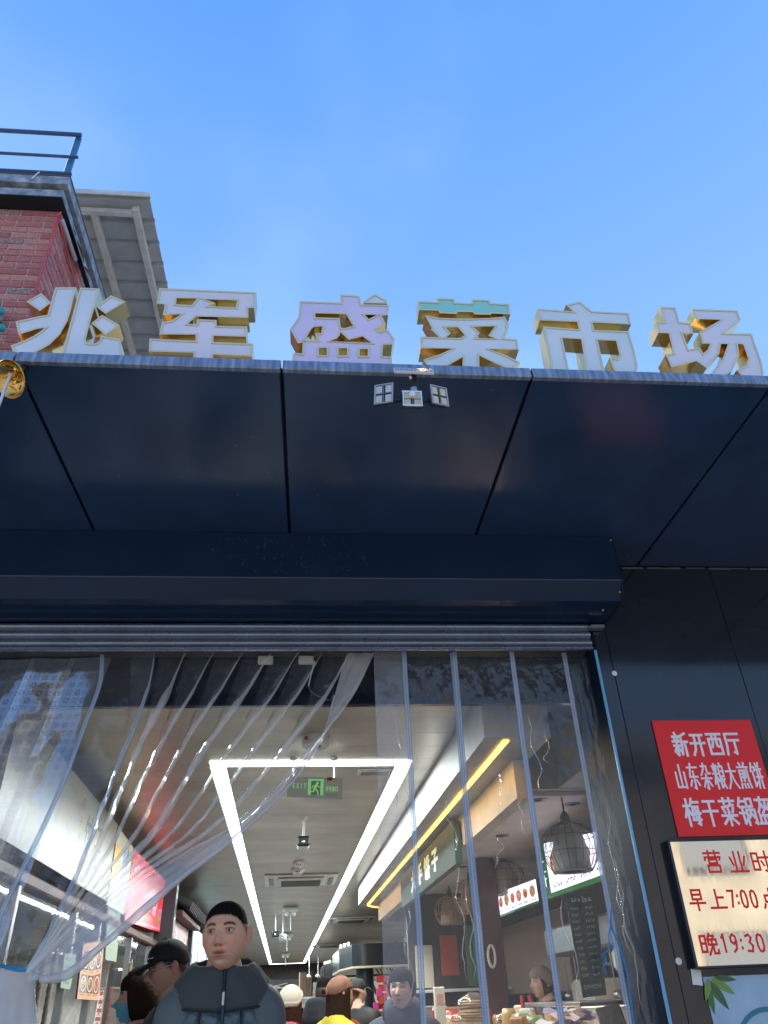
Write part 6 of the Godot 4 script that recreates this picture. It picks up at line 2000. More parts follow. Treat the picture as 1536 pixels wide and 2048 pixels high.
# ---------------------------------------------------------------- people
func capsule(F: PackedFloat32Array, dim: Vector3i, o: Vector3, c: float, a: Vector3, b: Vector3, ra: float, rb: float, sq := Vector3.ONE, K := 45.0) -> void:
	# adds one tapered capsule to the field; sq squashes space around the bone
	var R := maxf(ra, rb) + 0.075
	var lo := Vector3(minf(a.x, b.x), minf(a.y, b.y), minf(a.z, b.z)) - Vector3.ONE * R / sq
	var hi := Vector3(maxf(a.x, b.x), maxf(a.y, b.y), maxf(a.z, b.z)) + Vector3.ONE * R / sq
	var i0 := Vector3i(((lo - o) / c).floor()).clamp(Vector3i.ZERO, dim - Vector3i.ONE)
	var i1 := Vector3i(((hi - o) / c).ceil()).clamp(Vector3i.ZERO, dim - Vector3i.ONE)
	var aa := a * sq
	var ab := (b - a) * sq
	var l2 := maxf(ab.length_squared(), 1e-9)
	for z in range(i0.z, i1.z + 1):
		for y in range(i0.y, i1.y + 1):
			var row := (z * dim.y + y) * dim.x
			for x in range(i0.x, i1.x + 1):
				var p := (o + Vector3(x, y, z) * c) * sq - aa
				var t := clampf(p.dot(ab) / l2, 0.0, 1.0)
				var d := (p - ab * t).length() - (ra + (rb - ra) * t)
				if d < 0.09:
					F[row + x] += exp(-K * d)

func nets(F: PackedFloat32Array, dim: Vector3i, o: Vector3, c: float) -> Array:
	# surface nets of field > 1: [points, quads as index fours]
	var idx := PackedInt32Array()
	idx.resize(F.size())
	idx.fill(-1)
	var pts := PackedVector3Array()
	var sx := 1
	var sy := dim.x
	var sz := dim.x * dim.y
	var offs := [0, sx, sy, sx + sy, sz, sx + sz, sy + sz, sx + sy + sz]
	var corner := [Vector3(0, 0, 0), Vector3(1, 0, 0), Vector3(0, 1, 0), Vector3(1, 1, 0), Vector3(0, 0, 1), Vector3(1, 0, 1), Vector3(0, 1, 1), Vector3(1, 1, 1)]
	var edges := [[0, 1], [2, 3], [4, 5], [6, 7], [0, 2], [1, 3], [4, 6], [5, 7], [0, 4], [1, 5], [2, 6], [3, 7]]
	var quads := PackedInt32Array()
	for z in dim.z - 1:
		for y in dim.y - 1:
			var row := z * sz + y * sy
			for x in dim.x - 1:
				var g := row + x
				var n := 0
				for k in 8:
					if F[g + offs[k]] > 1.0:
						n += 1
				if n == 0 or n == 8:
					continue
				var s := Vector3.ZERO
				var m := 0
				for e in edges:
					var fa := F[g + offs[e[0]]]
					var fb := F[g + offs[e[1]]]
					if (fa > 1.0) != (fb > 1.0):
						var la := log(maxf(fa, 1e-6))
						var lb := log(maxf(fb, 1e-6))
						s += corner[e[0]].lerp(corner[e[1]], la / (la - lb))
						m += 1
				idx[g] = pts.size()
				pts.append(o + (Vector3(x, y, z) + s / m) * c)
				if x > 0 and y > 0 and z > 0:
					var here := F[g] > 1.0
					for ax in [[sx, sy, sz], [sy, sz, sx], [sz, sx, sy]]:
						if here != (F[g + ax[0]] > 1.0):
							var q := [idx[g], idx[g - ax[1]], idx[g - ax[1] - ax[2]], idx[g - ax[2]]]
							if q.min() >= 0:
								if not here:
									q.reverse()
								for v in q:
									quads.append(v)
	return [pts, quads]

func skin_mesh(st: SurfaceTool, net: Array, paint: Callable) -> void:
	var pts: PackedVector3Array = net[0]
	var q: PackedInt32Array = net[1]
	var nm := PackedVector3Array()
	nm.resize(pts.size())
	for i in range(0, q.size(), 4):
		var n := (pts[q[i + 2]] - pts[q[i]]).cross(pts[q[i + 3]] - pts[q[i + 1]])
		for k in 4:
			nm[q[i + k]] += n
	for i in range(0, q.size(), 4):
		for k in [0, 1, 2, 0, 2, 3]:
			var v := q[i + k]
			var n := nm[v].normalized()
			st.set_normal(-n)
			st.set_uv(Vector2.ZERO)
			st.set_color(paint.call(pts[v], -n))
			st.add_vertex(pts[v])

func g2(x: float, y: float, x0: float, y0: float, sx: float, sy: float) -> float:
	var a := (x - x0) / sx
	var b := (y - y0) / sy
	return exp(-(a * a + b * b))

func face_pt(th: float, ph: float) -> Vector3:
	# a point of the head: th latitude, ph longitude (0 in front)
	var d := Vector3(sin(ph) * cos(th), sin(th), cos(ph) * cos(th))
	var p := d * Vector3(0.076, 0.117, 0.098)
	# squarer skull
	var sq := 1.0 + 0.10 * absf(d.x * d.z) + 0.05 * absf(d.y * d.z)
	p *= Vector3(sq, 1.0 + 0.02 * absf(d.y * d.z), sq)
	var y := p.y
	var jaw := smoothstep(0.01, -0.115, y)
	p.x *= 1.0 - 0.19 * jaw
	if p.z < 0:
		p.z *= 1.0 - 0.50 * smoothstep(-0.035, -0.11, y)
	else:
		p.z *= 1.0 + 0.05 * jaw
	if d.z > 0.05:
		var x := absf(p.x)
		var w := smoothstep(0.05, 0.35, d.z)
		var nb := smoothstep(0.030, -0.020, y) * (1.0 - smoothstep(-0.022, -0.034, y))
		var z := 0.029 * nb * exp(-pow(x / (0.0075 + 0.005 * nb), 2))
		z += 0.009 * g2(x, y, 0.0145, -0.024, 0.007, 0.008)
		z += 0.006 * g2(x, y, 0.026, 0.040, 0.022, 0.008) + 0.003 * g2(x, y, 0, 0.036, 0.014, 0.012)
		z -= 0.0125 * g2(x, y, 0.032, 0.020, 0.018, 0.013)
		z += 0.0055 * g2(x, y, 0.043, -0.014, 0.020, 0.018)
		z += 0.0035 * g2(x, y, 0.030, 0.004, 0.016, 0.006) 
		z += 0.007 * g2(x, y, 0, -0.058, 0.030, 0.022)
		z += 0.0045 * g2(x, y, 0, -0.0475, 0.020, 0.0045) + 0.0055 * g2(x, y, 0, -0.0625, 0.016, 0.0055)
		z -= 0.0095 * g2(x, y, 0, -0.0550, 0.019, 0.0036)
		z -= 0.0045 * g2(x, y, 0, -0.077, 0.024, 0.006)
		z += 0.010 * g2(x, y, 0, -0.098, 0.024, 0.015)
		z -= 0.0040 * exp(-pow((x - 0.024 - (-0.028 - y) * 0.55) / 0.005, 2)) * smoothstep(-0.068, -0.05, y) * (1.0 - smoothstep(-0.03, -0.018, y))
		# eyelids: a shallow almond cut
		var al := 1.0 - pow((x - 0.032) / 0.0178, 2) - pow((y - 0.0195) / 0.0060, 2)
		z -= 0.0100 * smoothstep(0.0, 0.35, al)
		z += 0.0030 * exp(-pow((1.0 - pow((x - 0.032) / 0.019, 2) - pow((y - 0.021) / 0.0105, 2)) * 2.2, 2)) * smoothstep(0.0, 0.012, y - 0.01)
		p.z += z * w
	return p

func hairline(ph: float) -> float:
	var a := absf(rad_to_deg(ph))
	var ks := [0.0, 30.0, 48.0, 62.0, 74.0, 86.0, 100.0, 120.0, 180.0]
	var vs := [0.074, 0.072, 0.060, 0.040, 0.012, -0.005, 0.012, -0.045, -0.062]
	for i in ks.size() - 1:
		if a <= ks[i + 1]:
			return lerpf(vs[i], vs[i + 1], (a - ks[i]) / (ks[i + 1] - ks[i]))
	return -0.062

func angles(n: int) -> PackedFloat32Array:
	# longitudes, denser in front
	var out := PackedFloat32Array()
	for k in n:
		var u := 2.0 * k / n - 1.0
		out.append(PI * (0.45 * u + 0.55 * u * u * u))
	return out

func head_mesh(st: SurfaceTool, xf: Transform3D, nv: int, nh: int, skin: Color, lips: Color, brow: Color, stubble := 0.0) -> void:
	var rows := []
	var cols := []
	var lon := angles(nh)
	for i in nv + 1:
		var th := PI * (float(i) / nv - 0.5)
		var line := PackedVector3Array()
		var cl := PackedColorArray()
		for k in nh:
			var p := face_pt(th, lon[k])
			line.append(xf * p)
			var c := skin
			var x := absf(p.x)
			if p.z > 0.02:
				c = c.lerp(skin * Color(1.08, 0.78, 0.74), 0.5 * g2(x, p.y, 0.042, -0.012, 0.02, 0.02) + 0.5 * g2(x, p.y, 0, -0.02, 0.014, 0.014))
				var lip := clampf(1.6 * (g2(x, p.y, 0, -0.0475, 0.021, 0.0048) + g2(x, p.y, 0, -0.0615, 0.017, 0.0060)), 0, 1)
				c = c.lerp(lips, lip * 0.9)
				c = c.lerp(Color(0.05, 0.015, 0.012), clampf(1.25 * g2(x, p.y, 0, -0.0550, 0.0185, 0.0026), 0, 0.85))  # darkness between the parted lips, painted in
				var arch := 0.0385 + 0.0045 * sin(clampf((x - 0.012) / 0.040, 0, 1) * PI) - 0.003 * smoothstep(0.040, 0.054, x)
				var b := exp(-pow((p.y - arch) / 0.0040, 2)) * smoothstep(0.011, 0.018, x) * (1.0 - smoothstep(0.045, 0.054, x))
				c = c.lerp(brow, clampf(b * 1.5, 0, 0.95))
				# lash line and a darker band under the eye
				c = c.lerp(skin * Color(0.62, 0.50, 0.46), 0.45 * g2(x, p.y, 0.032, 0.008, 0.014, 0.003))
				c = c.lerp(Color(0.03, 0.02, 0.018), 0.8 * g2(x, p.y, 0.032, 0.0262, 0.015, 0.0014))
				c = c.lerp(Color(0.05, 0.02, 0.02), 0.85 * g2(x, p.y, 0.0085, -0.031, 0.0048, 0.0030))  # nostril shade painted as dark spots
			c = c.lerp(brow, 0.95 * smoothstep(-0.010, 0.020, p.y - hairline(lon[k])) if absf(lon[k]) > 0.8 else 0.9 * smoothstep(-0.006, 0.006, p.y - hairline(lon[k])))
			if stubble > 0:
				c = c.lerp(skin * Color(0.6, 0.6, 0.62), stubble * smoothstep(-0.035, -0.075, p.y) * smoothstep(-0.02, 0.02, p.z))
			cl.append(c)
		rows.append(line)
		cols.append(cl)
	grid(st, rows, true, cols)
	# ears
	for s in [-1.0, 1.0]:
		var er := []
		var ec := []
		for i in 13:
			var t := PI * i / 12.0
			var line := PackedVector3Array()
			var cl := PackedColorArray()
			for k in 16:
				var a := TAU * k / 16.0
				var q := Vector3(sin(t) * cos(a) * 0.0085, -cos(t) * 0.031, sin(t) * sin(a) * 0.019)
				q.x += 0.006 * sin(t) * (0.6 - 1.4 * absf(cos(a * 0.5)))
				var e := Basis(Vector3.UP, -0.45 * s) * (Vector3(q.x * s, q.y + 0.004 * q.z, q.z - q.y * 0.12))
				line.append(xf * (e + Vector3(s * 0.082, 0.006, -0.008)))
				cl.append(skin * Color(1.0, 0.80, 0.76))
			er.append(line)
			ec.append(cl)
		grid(st, er, true, ec)

func shell(xf: Transform3D, nv: int, nh: int, inside: Callable, thick: Callable) -> SurfaceTool:
	# a layer over the head where inside(p, ph) > 0
	var st := mb()
	var lon := angles(nh)
	var rows := []
	var keep := []
	for i in nv + 1:
		var th := PI * (float(i) / nv - 0.5)
		var line := PackedVector3Array()
		var kp := []
		for k in nh:
			var p := face_pt(th, lon[k])
			var v: float = inside.call(p, lon[k])
			var n := (p * Vector3(1.6, 0.8, 1.0)).normalized()
			var tk: float = thick.call(p, lon[k], maxf(v, 0.0))
			line.append(p + n * lerpf(-0.003, tk, smoothstep(-0.006, 0.010, v)))
			kp.append(v > -0.025)
		rows.append(line)
		keep.append(kp)
	var nm := []
	for i in nv + 1:
		var l := PackedVector3Array()
		for k in nh:
			var du: Vector3 = rows[i][(k + 1) % nh] - rows[i][(k - 1 + nh) % nh]
			var dv: Vector3 = rows[mini(i + 1, nv)][k] - rows[maxi(i - 1, 0)][k]
			var c := dv.cross(du)
			l.append((xf.basis * c).normalized() if c.length() > 1e-12 else Vector3.UP)
		nm.append(l)
	for i in nv:
		for k in nh:
			var m := (k + 1) % nh
			if keep[i][k] and keep[i][m] and keep[i + 1][k] and keep[i + 1][m]:
				for t in [[i, k], [i, m], [i + 1, m], [i, k], [i + 1, m], [i + 1, k]]:
					st.set_normal(nm[t[0]][t[1]])
					st.add_vertex(xf * rows[t[0]][t[1]])
	return st

func person(label: String, at: Vector3, h: float, yaw: float, q: Dictionary) -> Node3D:
	# at: on the floor (world); yaw 0 faces the street
	var o := Node3D.new()
	o.name = numbered("person")
	add_child(o)
	o.transform = Transform3D(Basis(Vector3.UP, yaw), at)
	tag(o, label, "person", q.get("group", ""))
	var s := h / 1.75
	var hero: bool = q.get("hero", false)
	var c := 0.013 if hero else 0.024
	var bulk: float = q.get("bulk", 0.02)
	var og := Vector3(-0.42, -0.03, -0.30) * Vector3(1, 1, 1)
	var dim := Vector3i(((Vector3(0.84, h - 0.10, 0.66)) / c).ceil())
	var F := PackedFloat32Array()
	F.resize(dim.x * dim.y * dim.z)
	var wide: float = q.get("wide", 1.0)
	# torso
	capsule(F, dim, og, c, Vector3(-0.05, 0.93, 0) * s, Vector3(0.05, 0.93, 0) * s, 0.125 * s, 0.125 * s, Vector3(0.85, 1, 1.1))
	capsule(F, dim, og, c, Vector3(0, 0.98, 0) * s, Vector3(0, 1.14, 0.01) * s, (0.14 + bulk) * s, (0.145 + bulk) * s, Vector3(0.84, 1, 1.12))
	capsule(F, dim, og, c, Vector3(0, 1.14, 0.01) * s, Vector3(0, 1.30, 0.0) * s, (0.145 + bulk) * s, (0.145 + bulk) * s, Vector3(0.80 / wide, 1, 1.15))
	capsule(F, dim, og, c, Vector3(-0.12 * wide, 1.37, -0.012) * s, Vector3(0.12 * wide, 1.37, -0.012) * s, (0.072 + bulk * 0.6) * s, (0.072 + bulk * 0.6) * s)
	for sg in [-1.0, 1.0]:
		# trapezius slope, arm with the hand in the jacket pocket, leg
		capsule(F, dim, og, c, Vector3(sg * 0.035, 1.475, -0.02) * s, Vector3(sg * 0.165 * wide, (1.412 if hero else 1.395), -0.015) * s, (0.066 if hero else 0.055) * s, ((0.070 if hero else 0.058) + bulk * 0.5) * s)
		capsule(F, dim, og, c, Vector3(sg * 0.185 * wide, 1.37, -0.015) * s, Vector3(sg * 0.265 * wide, 1.11, -0.06) * s, (0.064 + bulk * 0.8) * s, (0.052 + bulk * 0.7) * s)
		capsule(F, dim, og, c, Vector3(sg * 0.265 * wide, 1.11, -0.06) * s, Vector3(sg * 0.195, 0.955, 0.10) * s, (0.050 + bulk * 0.7) * s, (0.042 + bulk * 0.4) * s)
		capsule(F, dim, og, c, Vector3(sg * 0.195, 0.955, 0.10) * s, Vector3(sg * 0.14, 0.92, 0.135) * s, 0.045 * s, 0.040 * s)
		capsule(F, dim, og, c, Vector3(sg * 0.085, 0.90, 0) * s, Vector3(sg * 0.10, 0.50, 0.012) * s, 0.095 * s, 0.066 * s)
		capsule(F, dim, og, c, Vector3(sg * 0.10, 0.50, 0.012) * s, Vector3(sg * 0.105, 0.10, -0.02) * s, 0.064 * s, 0.050 * s)
		capsule(F, dim, og, c, Vector3(sg * 0.105, 0.045, -0.03) * s, Vector3(sg * 0.12, 0.035, 0.13) * s, 0.046 * s, 0.042 * s)
	# neck
	capsule(F, dim, og, c, Vector3(0, 1.42, -0.015) * s, Vector3(0, 1.56, 0.012) * s, 0.064 * s, 0.056 * s, Vector3.ONE, 70.0)
	var skin: Color = q.get("skin", Color(0.62, 0.38, 0.27))
	var top: Color = q.top
	var low: Color = q.get("low", Color(0.02, 0.022, 0.03))
	var collar: float = q.get("collar", 1.455) * s
	var paint := func(p: Vector3, n: Vector3) -> Color:
		if p.y > collar and Vector2(p.x, p.z + 0.01).length() < 0.085 * s:
			return skin
		if p.y < 0.09 * s:
			return Color(0.015, 0.014, 0.013)
		return low if p.y < 0.86 * s else top
	var net := nets(F, dim, og, c)
	var hy: float = h - 0.117 * s * q.get("head_k", 1.0)
	var hb := Basis.from_euler(Vector3(q.get("pitch", 0.0), q.get("turn", 0.0), q.get("roll", 0.0))).scaled_local(Vector3(1.12 if hero else 1.0, 1.0, 1.02) * s * q.get("head_k", 1.0))
	var xf := Transform3D(hb, Vector3(0, hy, 0.035 * s))
	var st := mb()
	skin_mesh(st, net, paint)
	var res := [150, 170] if hero else [64, 72]
	var hair: Color = q.get("hair", Color(0.012, 0.010, 0.009))
	head_mesh(st, xf, res[0], res[1], skin, q.get("lips", skin * Color(0.78, 0.45, 0.45)), hair, q.get("stubble", 0.0))
	var bm := mat(Color.WHITE, 0.62)
	bm.vertex_color_use_as_albedo = true
	bm.normal_enabled = true
	bm.normal_texture = M.skin_bump
	bm.uv1_triplanar = true
	bm.uv1_scale = Vector3.ONE * 5.0
	bm.normal_scale = 0.18
	obj("body", st, bm, o)
	if hero:
		# quilted nylon chest over the body
		var nx := 49
		var ny := 60
		var zm := []
		for j in ny:
			var l := PackedFloat32Array()
			l.resize(nx)
			l.fill(-1.0)
			zm.append(l)
		for v in net[0]:
			if v.z > 0.0:
				var ix := int(round((v.x + 0.18) / 0.36 * (nx - 1)))
				var iy := int(round((v.y - 1.0) / 0.48 * (ny - 1)))
				for dy in [-1, 0, 1]:
					for dx in [-1, 0, 1]:
						if ix + dx >= 0 and ix + dx < nx and iy + dy >= 0 and iy + dy < ny:
							zm[iy + dy][ix + dx] = maxf(zm[iy + dy][ix + dx], v.z)
		for pass_ in 4:
			for j in range(1, ny - 1):
				for i in range(1, nx - 1):
					zm[j][i] = (zm[j][i] * 2.0 + zm[j - 1][i] + zm[j + 1][i] + zm[j][i - 1] + zm[j][i + 1]) / 6.0
		var rows := []
		for j in ny * 2 - 1:
			var fy := j * 0.5
			var y := 1.0 + 0.48 * fy / (ny - 1)
			var half := 0.165 - maxf(0, y - 1.33) * 0.45
			var line := PackedVector3Array()
			for i in 97:
				var x := lerpf(-half, half, i / 96.0)
				var fx := clampf((x + 0.18) / 0.36 * (nx - 1), 0, nx - 1.001)
				var z := lerpf(lerpf(zm[int(fy)][int(fx)], zm[int(fy)][int(fx) + 1], fx - int(fx)), lerpf(zm[mini(int(fy) + 1, ny - 1)][int(fx)], zm[mini(int(fy) + 1, ny - 1)][int(fx) + 1], fx - int(fx)), fy - int(fy))
				var side_fold := absf(x) / 0.078
				var rowv := fposmod(y / 0.048 + 0.5 * absf(fposmod(side_fold, 2.0) - 1.0), 1.0)
				var puff := 0.011 * pow(maxf(sin(PI * rowv), 0), 0.45) * pow(clampf(absf(sin(PI * side_fold)) * 2.2 + 0.25, 0, 1), 0.5)
				var edge := smoothstep(0.0, 0.10, minf(i, 96 - i) / 96.0)
				line.append(Vector3(x, y, z - 0.006 + (0.008 + puff + 0.002 * sin(x * 190.0 + y * 120.0) * sin(y * 230.0 - x * 60.0)) * edge - (0.006 if absf(x) < 0.010 else 0.0)))
			rows.append(line)
		st = mb()
		grid(st, rows)
		var nylon := worn(mat(q.chest, 0.36), M.soft, 8.0, M.skin_bump, 0.3)
		nylon.uv1_world_triplanar = false
		obj("quilted_panel", st, nylon, o)
	# eyes
	if q.get("eyes", true):
		for sg in [-1.0, 1.0]:
			var best := Vector3.ZERO
			for i in 60:
				for k in 40:
					var p := face_pt(-0.2 + 0.8 * i / 60.0, 0.8 * k / 40.0)
					if absf(p.x - 0.032) < 0.003 and absf(p.y - 0.0195) < 0.003:
						best = p
			var cen := Vector3(sg * 0.032, 0.0195, best.z + 0.010 - 0.0126)
			st = mb()
			var rows := []
			var cols := []
			var gaze: Vector3 = (Basis.from_euler(Vector3(q.get("look_up", 0.0), q.get("look", 0.0), 0)) * Vector3.BACK)
			var u := gaze.cross(Vector3.UP).normalized()
			var v := u.cross(gaze)
			for i in 19:
				var a := PI * i / 18.0 * 0.6
				var line := PackedVector3Array()
				var cl := PackedColorArray()
				for k in 20:
					var b := TAU * k / 20.0
					line.append(xf * (cen + (gaze * cos(a) + (u * cos(b) + v * sin(b)) * sin(a)) * 0.0112))
					cl.append(Color(0.004, 0.004, 0.004) if a < 0.22 else Color(0.02, 0.011, 0.007) if a < 0.52 else Color(0.50, 0.45, 0.42))
				rows.append(line)
				cols.append(cl)
			grid(st, rows, true, cols)
			var em := mat(Color.WHITE, 0.08)
			em.vertex_color_use_as_albedo = true
			obj("eye", st, em, o)
	# hair and hats
	var hm := worn(mat(hair, 0.8), M.fine, 30.0)
	hm.metallic_specular = 0.22
	hm.uv1_world_triplanar = false
	var hn := FastNoiseLite.new()
	hn.seed = 5
	hn.frequency = 1.0
	var style: String = q.get("style", "crop")
	var big: int = 110 if hero else 64
	if style == "crop":
		obj("hair", shell(xf, big, big + 10, func(p: Vector3, ph: float) -> float: return p.y - maxf(hairline(ph), 0.036 * smoothstep(0.7, 1.1, absf(ph))) - 0.006 * hn.get_noise_2d(ph * 25.0, 3.0) - 0.004 * hn.get_noise_2d(ph * 90.0, 9.0), func(p: Vector3, ph: float, v: float) -> float: return 0.0008 + 0.007 * smoothstep(0.0, 0.06, v) + 0.004 * smoothstep(0.05, 0.1, p.y) + 0.0014 * hn.get_noise_2d(p.x * 600, p.z * 600 + p.y * 400)), hm, o)
	else:
		var low_y: float = q.get("hair_low", -0.11)
		var fringe: float = q.get("fringe", 0.05)
		var hs := func(p: Vector3, ph: float) -> float:
			var a := absf(rad_to_deg(ph))
			var line := lerpf(fringe, low_y, smoothstep(52.0, 80.0, a)) + 0.010 * hn.get_noise_1d(ph * 14.0)
			return p.y - line
		var ht := func(p: Vector3, ph: float, v: float) -> float:
			return 0.004 + q.get("hair_vol", 0.022) * smoothstep(-0.01, 0.05, v) * (1.0 + 0.25 * smoothstep(0.0, -0.1, p.y)) + 0.003 * hn.get_noise_2d(ph * 22.0, p.y * 14.0) + 0.003 * hn.get_noise_2d(ph * 70.0, p.y * 5.0)
		obj("hair", shell(xf, big, big + 10, hs, ht), hm, o)
		if q.has("long"):
			# hair hanging to the shoulders
			var rows := []
			for i in 16:
				var t := i / 15.0
				var line := PackedVector3Array()
				for k in 33:
					var a := lerpf(-1.98, 1.98, k / 32.0) + PI
					var r := Vector2(0.092 + 0.014 * t, 0.108 + 0.004 * t) * (1.0 + 0.05 * hn.get_noise_2d(a * 20.0, t * 2.0))
					line.append(xf * Vector3(sin(a) * r.x, 0.02 - t * q.long, cos(a) * r.y - 0.004))
				rows.append(line)
			st = mb()
			grid(st, rows)
			obj("long_hair", st, hm, o)
	if q.has("cap"):
		var cm := worn(mat(q.cap, 0.8), M.fine, 12.0)
		st = shell(xf, 64, 80, func(p: Vector3, ph: float) -> float: return p.y - lerpf(0.050, 0.008, smoothstep(1.0, 2.4, absf(ph))), func(p: Vector3, ph: float, v: float) -> float: return 0.014 + 0.012 * smoothstep(0.0, 0.06, v))
		var cap := obj("cap", st, cm, o)
		var rows := []
		for i in 9:
			var t := i / 8.0
			var line := PackedVector3Array()
			for k in 17:
				var a := lerpf(-1.12, 1.12, k / 16.0)
				var r0 := Vector3(sin(a) * 0.088, 0.052, cos(a) * 0.110)
				var r1 := Vector3(sin(a) * 0.080, 0.038 - 0.018 * sin(a) * sin(a), 0.115 + 0.080 * pow(cos(a), 0.6))
				line.append(xf * (r0.lerp(r1, t) + Vector3(0, 0.008 * sin(PI * t) - 0.012 * t * absf(sin(a)), 0)))
			rows.append(line)
		st = mb()
		grid(st, rows)
		var under := []
		for l in rows:
			var line := PackedVector3Array()
			for p in l:
				line.append(p - hb.y.normalized() * 0.003)
			under.append(line)
		grid(st, under)
		obj("peak", st, cm, cap)
		for k in 6:
			var ph := deg_to_rad(30.0 + 60.0 * k)
			var sp := []
			for i in 14:
				var p := face_pt(lerpf(PI / 2, 0.42 if absf(wrapf(ph, -PI, PI)) < 1.2 else 0.22, i / 13.0), ph)
				sp.append(xf * (p + (p * Vector3(1.6, 0.8, 1.0)).normalized() * 0.0262))
			st = mb()
			tube(st, sp, 0.0013, 4)
			obj("seam", st, mat(q.cap * 0.55, 0.9), cap)
		st = mb()
		ball(st, xf * Vector3(0, 0.146, 0), Vector3(0.008, 0.005, 0.008), 6)
		obj("button", st, cm, cap)
		if q.has("cap_back"):
			st = mb()
			var bp := []
			for a in arc2(Vector2.ZERO, 0.036, 0, 180, 14):
				bp.append(xf * Vector3(a.x, 0.022 + a.y, -0.133 + a.y * 0.25))
			tube(st, bp, 0.004, 5)
			tube(st, [bp[0], bp[14]], 0.005, 5)
			obj("strap", st, mat(q.cap * 0.6, 0.8), cap)
			st = mb()
			prism(st, arc2(Vector2(0, 0.022), 0.035, 0, 180, 14), xf * Transform3D(Basis(Vector3.UP, PI) * Basis(Vector3.RIGHT, 0.24), Vector3(0, 0.0, -0.1325)), 0.002)
			obj("strap_opening", st, hm, cap)
		if q.has("cap_mark"):
			st = mb()
			for k in 3:
				box(st, Vector3(-0.018 + k * 0.013, 0.072, 0.0), Vector3(-0.009 + k * 0.013, 0.0765, 0.0015), 0.0, xf * Transform3D(Basis(Vector3.UP, q.cap_mark), Basis(Vector3.UP, q.cap_mark) * Vector3(0, 0, 0.119)))
			obj("cap_mark", st, mat(Color(0.6, 0.6, 0.6), 0.5), cap)
	if q.has("beanie"):
		st = shell(xf, 64, 80, func(p: Vector3, ph: float) -> float: return p.y - lerpf(0.045, -0.02, smoothstep(0.8, 1.9, absf(ph))), func(p: Vector3, ph: float, v: float) -> float: return 0.014 + 0.010 * smoothstep(0.0, 0.06, v) + (0.006 if v < 0.035 else 0.0) + 0.0012 * sin(ph * 60.0))
		obj("beanie", st, worn(mat(q.beanie, 0.9), M.fine, 14.0), o)
	if q.has("bucket"):
		st = mb()
		lathe(st, [Vector2(0.15, 0.005), Vector2(0.125, 0.035), Vector2(0.106, 0.05), Vector2(0.100, 0.11), Vector2(0.088, 0.135), Vector2(0.0, 0.142)], xf, 28)
		obj("bucket_hat", st, worn(mat(q.bucket, 0.85), M.fine, 12.0), o)
	if q.has("mask"):
		st = shell(xf, 64, 72, func(p: Vector3, ph: float) -> float: return minf(-0.008 - p.y, minf(p.y + 0.108, (1.25 - absf(ph)) * 0.1)), func(p: Vector3, ph: float, v: float) -> float: return 0.005 + 0.003 * smoothstep(0.0, 0.02, v))
		obj("face_mask", st, mat(q.mask, 0.7), o)
	if q.get("glasses", false):
		st = mb()
		for sg in [-1.0, 1.0]:
			var pts := []
			for k in 21:
				var a := TAU * k / 20.0
				pts.append(xf * Vector3(sg * 0.034 + 0.025 * cos(a), 0.016 + 0.017 * sin(a), 0.098 - 0.006 * absf(cos(a))))
			tube(st, pts, 0.0018 * s, 5, false)
			tube(st, [xf * Vector3(sg * 0.059, 0.020, 0.092), xf * Vector3(sg * 0.086, 0.020, 0.0)], 0.0018, 5)
		tube(st, [xf * Vector3(-0.010, 0.02, 0.101), xf * Vector3(0.010, 0.02, 0.101)], 0.0018, 5)
		obj("glasses", st, M.steel, o)
	if hero:
		# standing collar with the hood folded down behind it
		var rows := []
		var sec := [[0.0, 0.0], [0.10, 0.020], [0.32, 0.030], [0.60, 0.026], [0.85, 0.014], [0.97, 0.004], [1.0, -0.004], [0.95, -0.012], [0.70, -0.016], [0.40, -0.018]]
		for v in sec.size():
			var line := PackedVector3Array()
			for k in 73:
				var a := lerpf(-PI, PI, k / 72.0)
				var f := 0.5 + 0.5 * cos(a)
				var rb := lerpf(0.158, 0.142, f)
				var rt := lerpf(0.118, 0.096, f)
				var hb0 := lerpf(1.425, 1.400, f)
				var ht := lerpf(1.580, 1.543, pow(f, 0.7)) - 0.012 * exp(-pow(a / 0.16, 2))
				var t: float = sec[v][0]
				var roll := (1.0 - f) * 0.020 * sin(PI * t)
				var r: float = lerpf(rb, rt, t) + sec[v][1] + roll + 0.005 * hn.get_noise_2d(a * 3.0, t * 3.0) + 0.0035 * sin(a * 9.0 + t * 7.0) * t * (1 - t) * 4.0
				line.append(Vector3(sin(a) * r * 1.06, lerpf(hb0, ht, t) + 0.006 * hn.get_noise_2d(a * 2.0, 7.0), cos(a) * r * 0.92 - 0.012) * s)
			rows.append(line)
		st = mb()
		grid(st, rows)
		var cm2 := worn(mat(q.hood_color, 0.85), M.fine, 14.0, M.skin_bump, 0.3)
		cm2.uv1_world_triplanar = false
		var hood := obj("hood", st, cm2, o)
		# seam below the collar
		var seam := []
		for k in 41:
			var a := lerpf(-1.5, 1.5, k / 40.0)
			var r := 0.168
			seam.append(Vector3(sin(a) * r * 1.0, 1.402 + 0.018 * absf(sin(a)), cos(a) * r * 0.93 - 0.012) * s)
		st = mb()
		tube(st, seam, 0.0035, 5)
		obj("collar_seam", st, mat(Color(0.02, 0.024, 0.025), 0.9), hood)
	elif q.get("hood", false):
		# hood bunched round the neck: a thick open collar
		var hcol: Color = q.get("hood_color", top)
		var hc := 0.012
		var ho := Vector3(-0.26, 1.30 * s, -0.26)
		var hd := Vector3i(((Vector3(0.52, 0.36 * s, 0.50)) / hc).ceil())
		var G := PackedFloat32Array()
		G.resize(hd.x * hd.y * hd.z)
		var prev := Vector3.ZERO
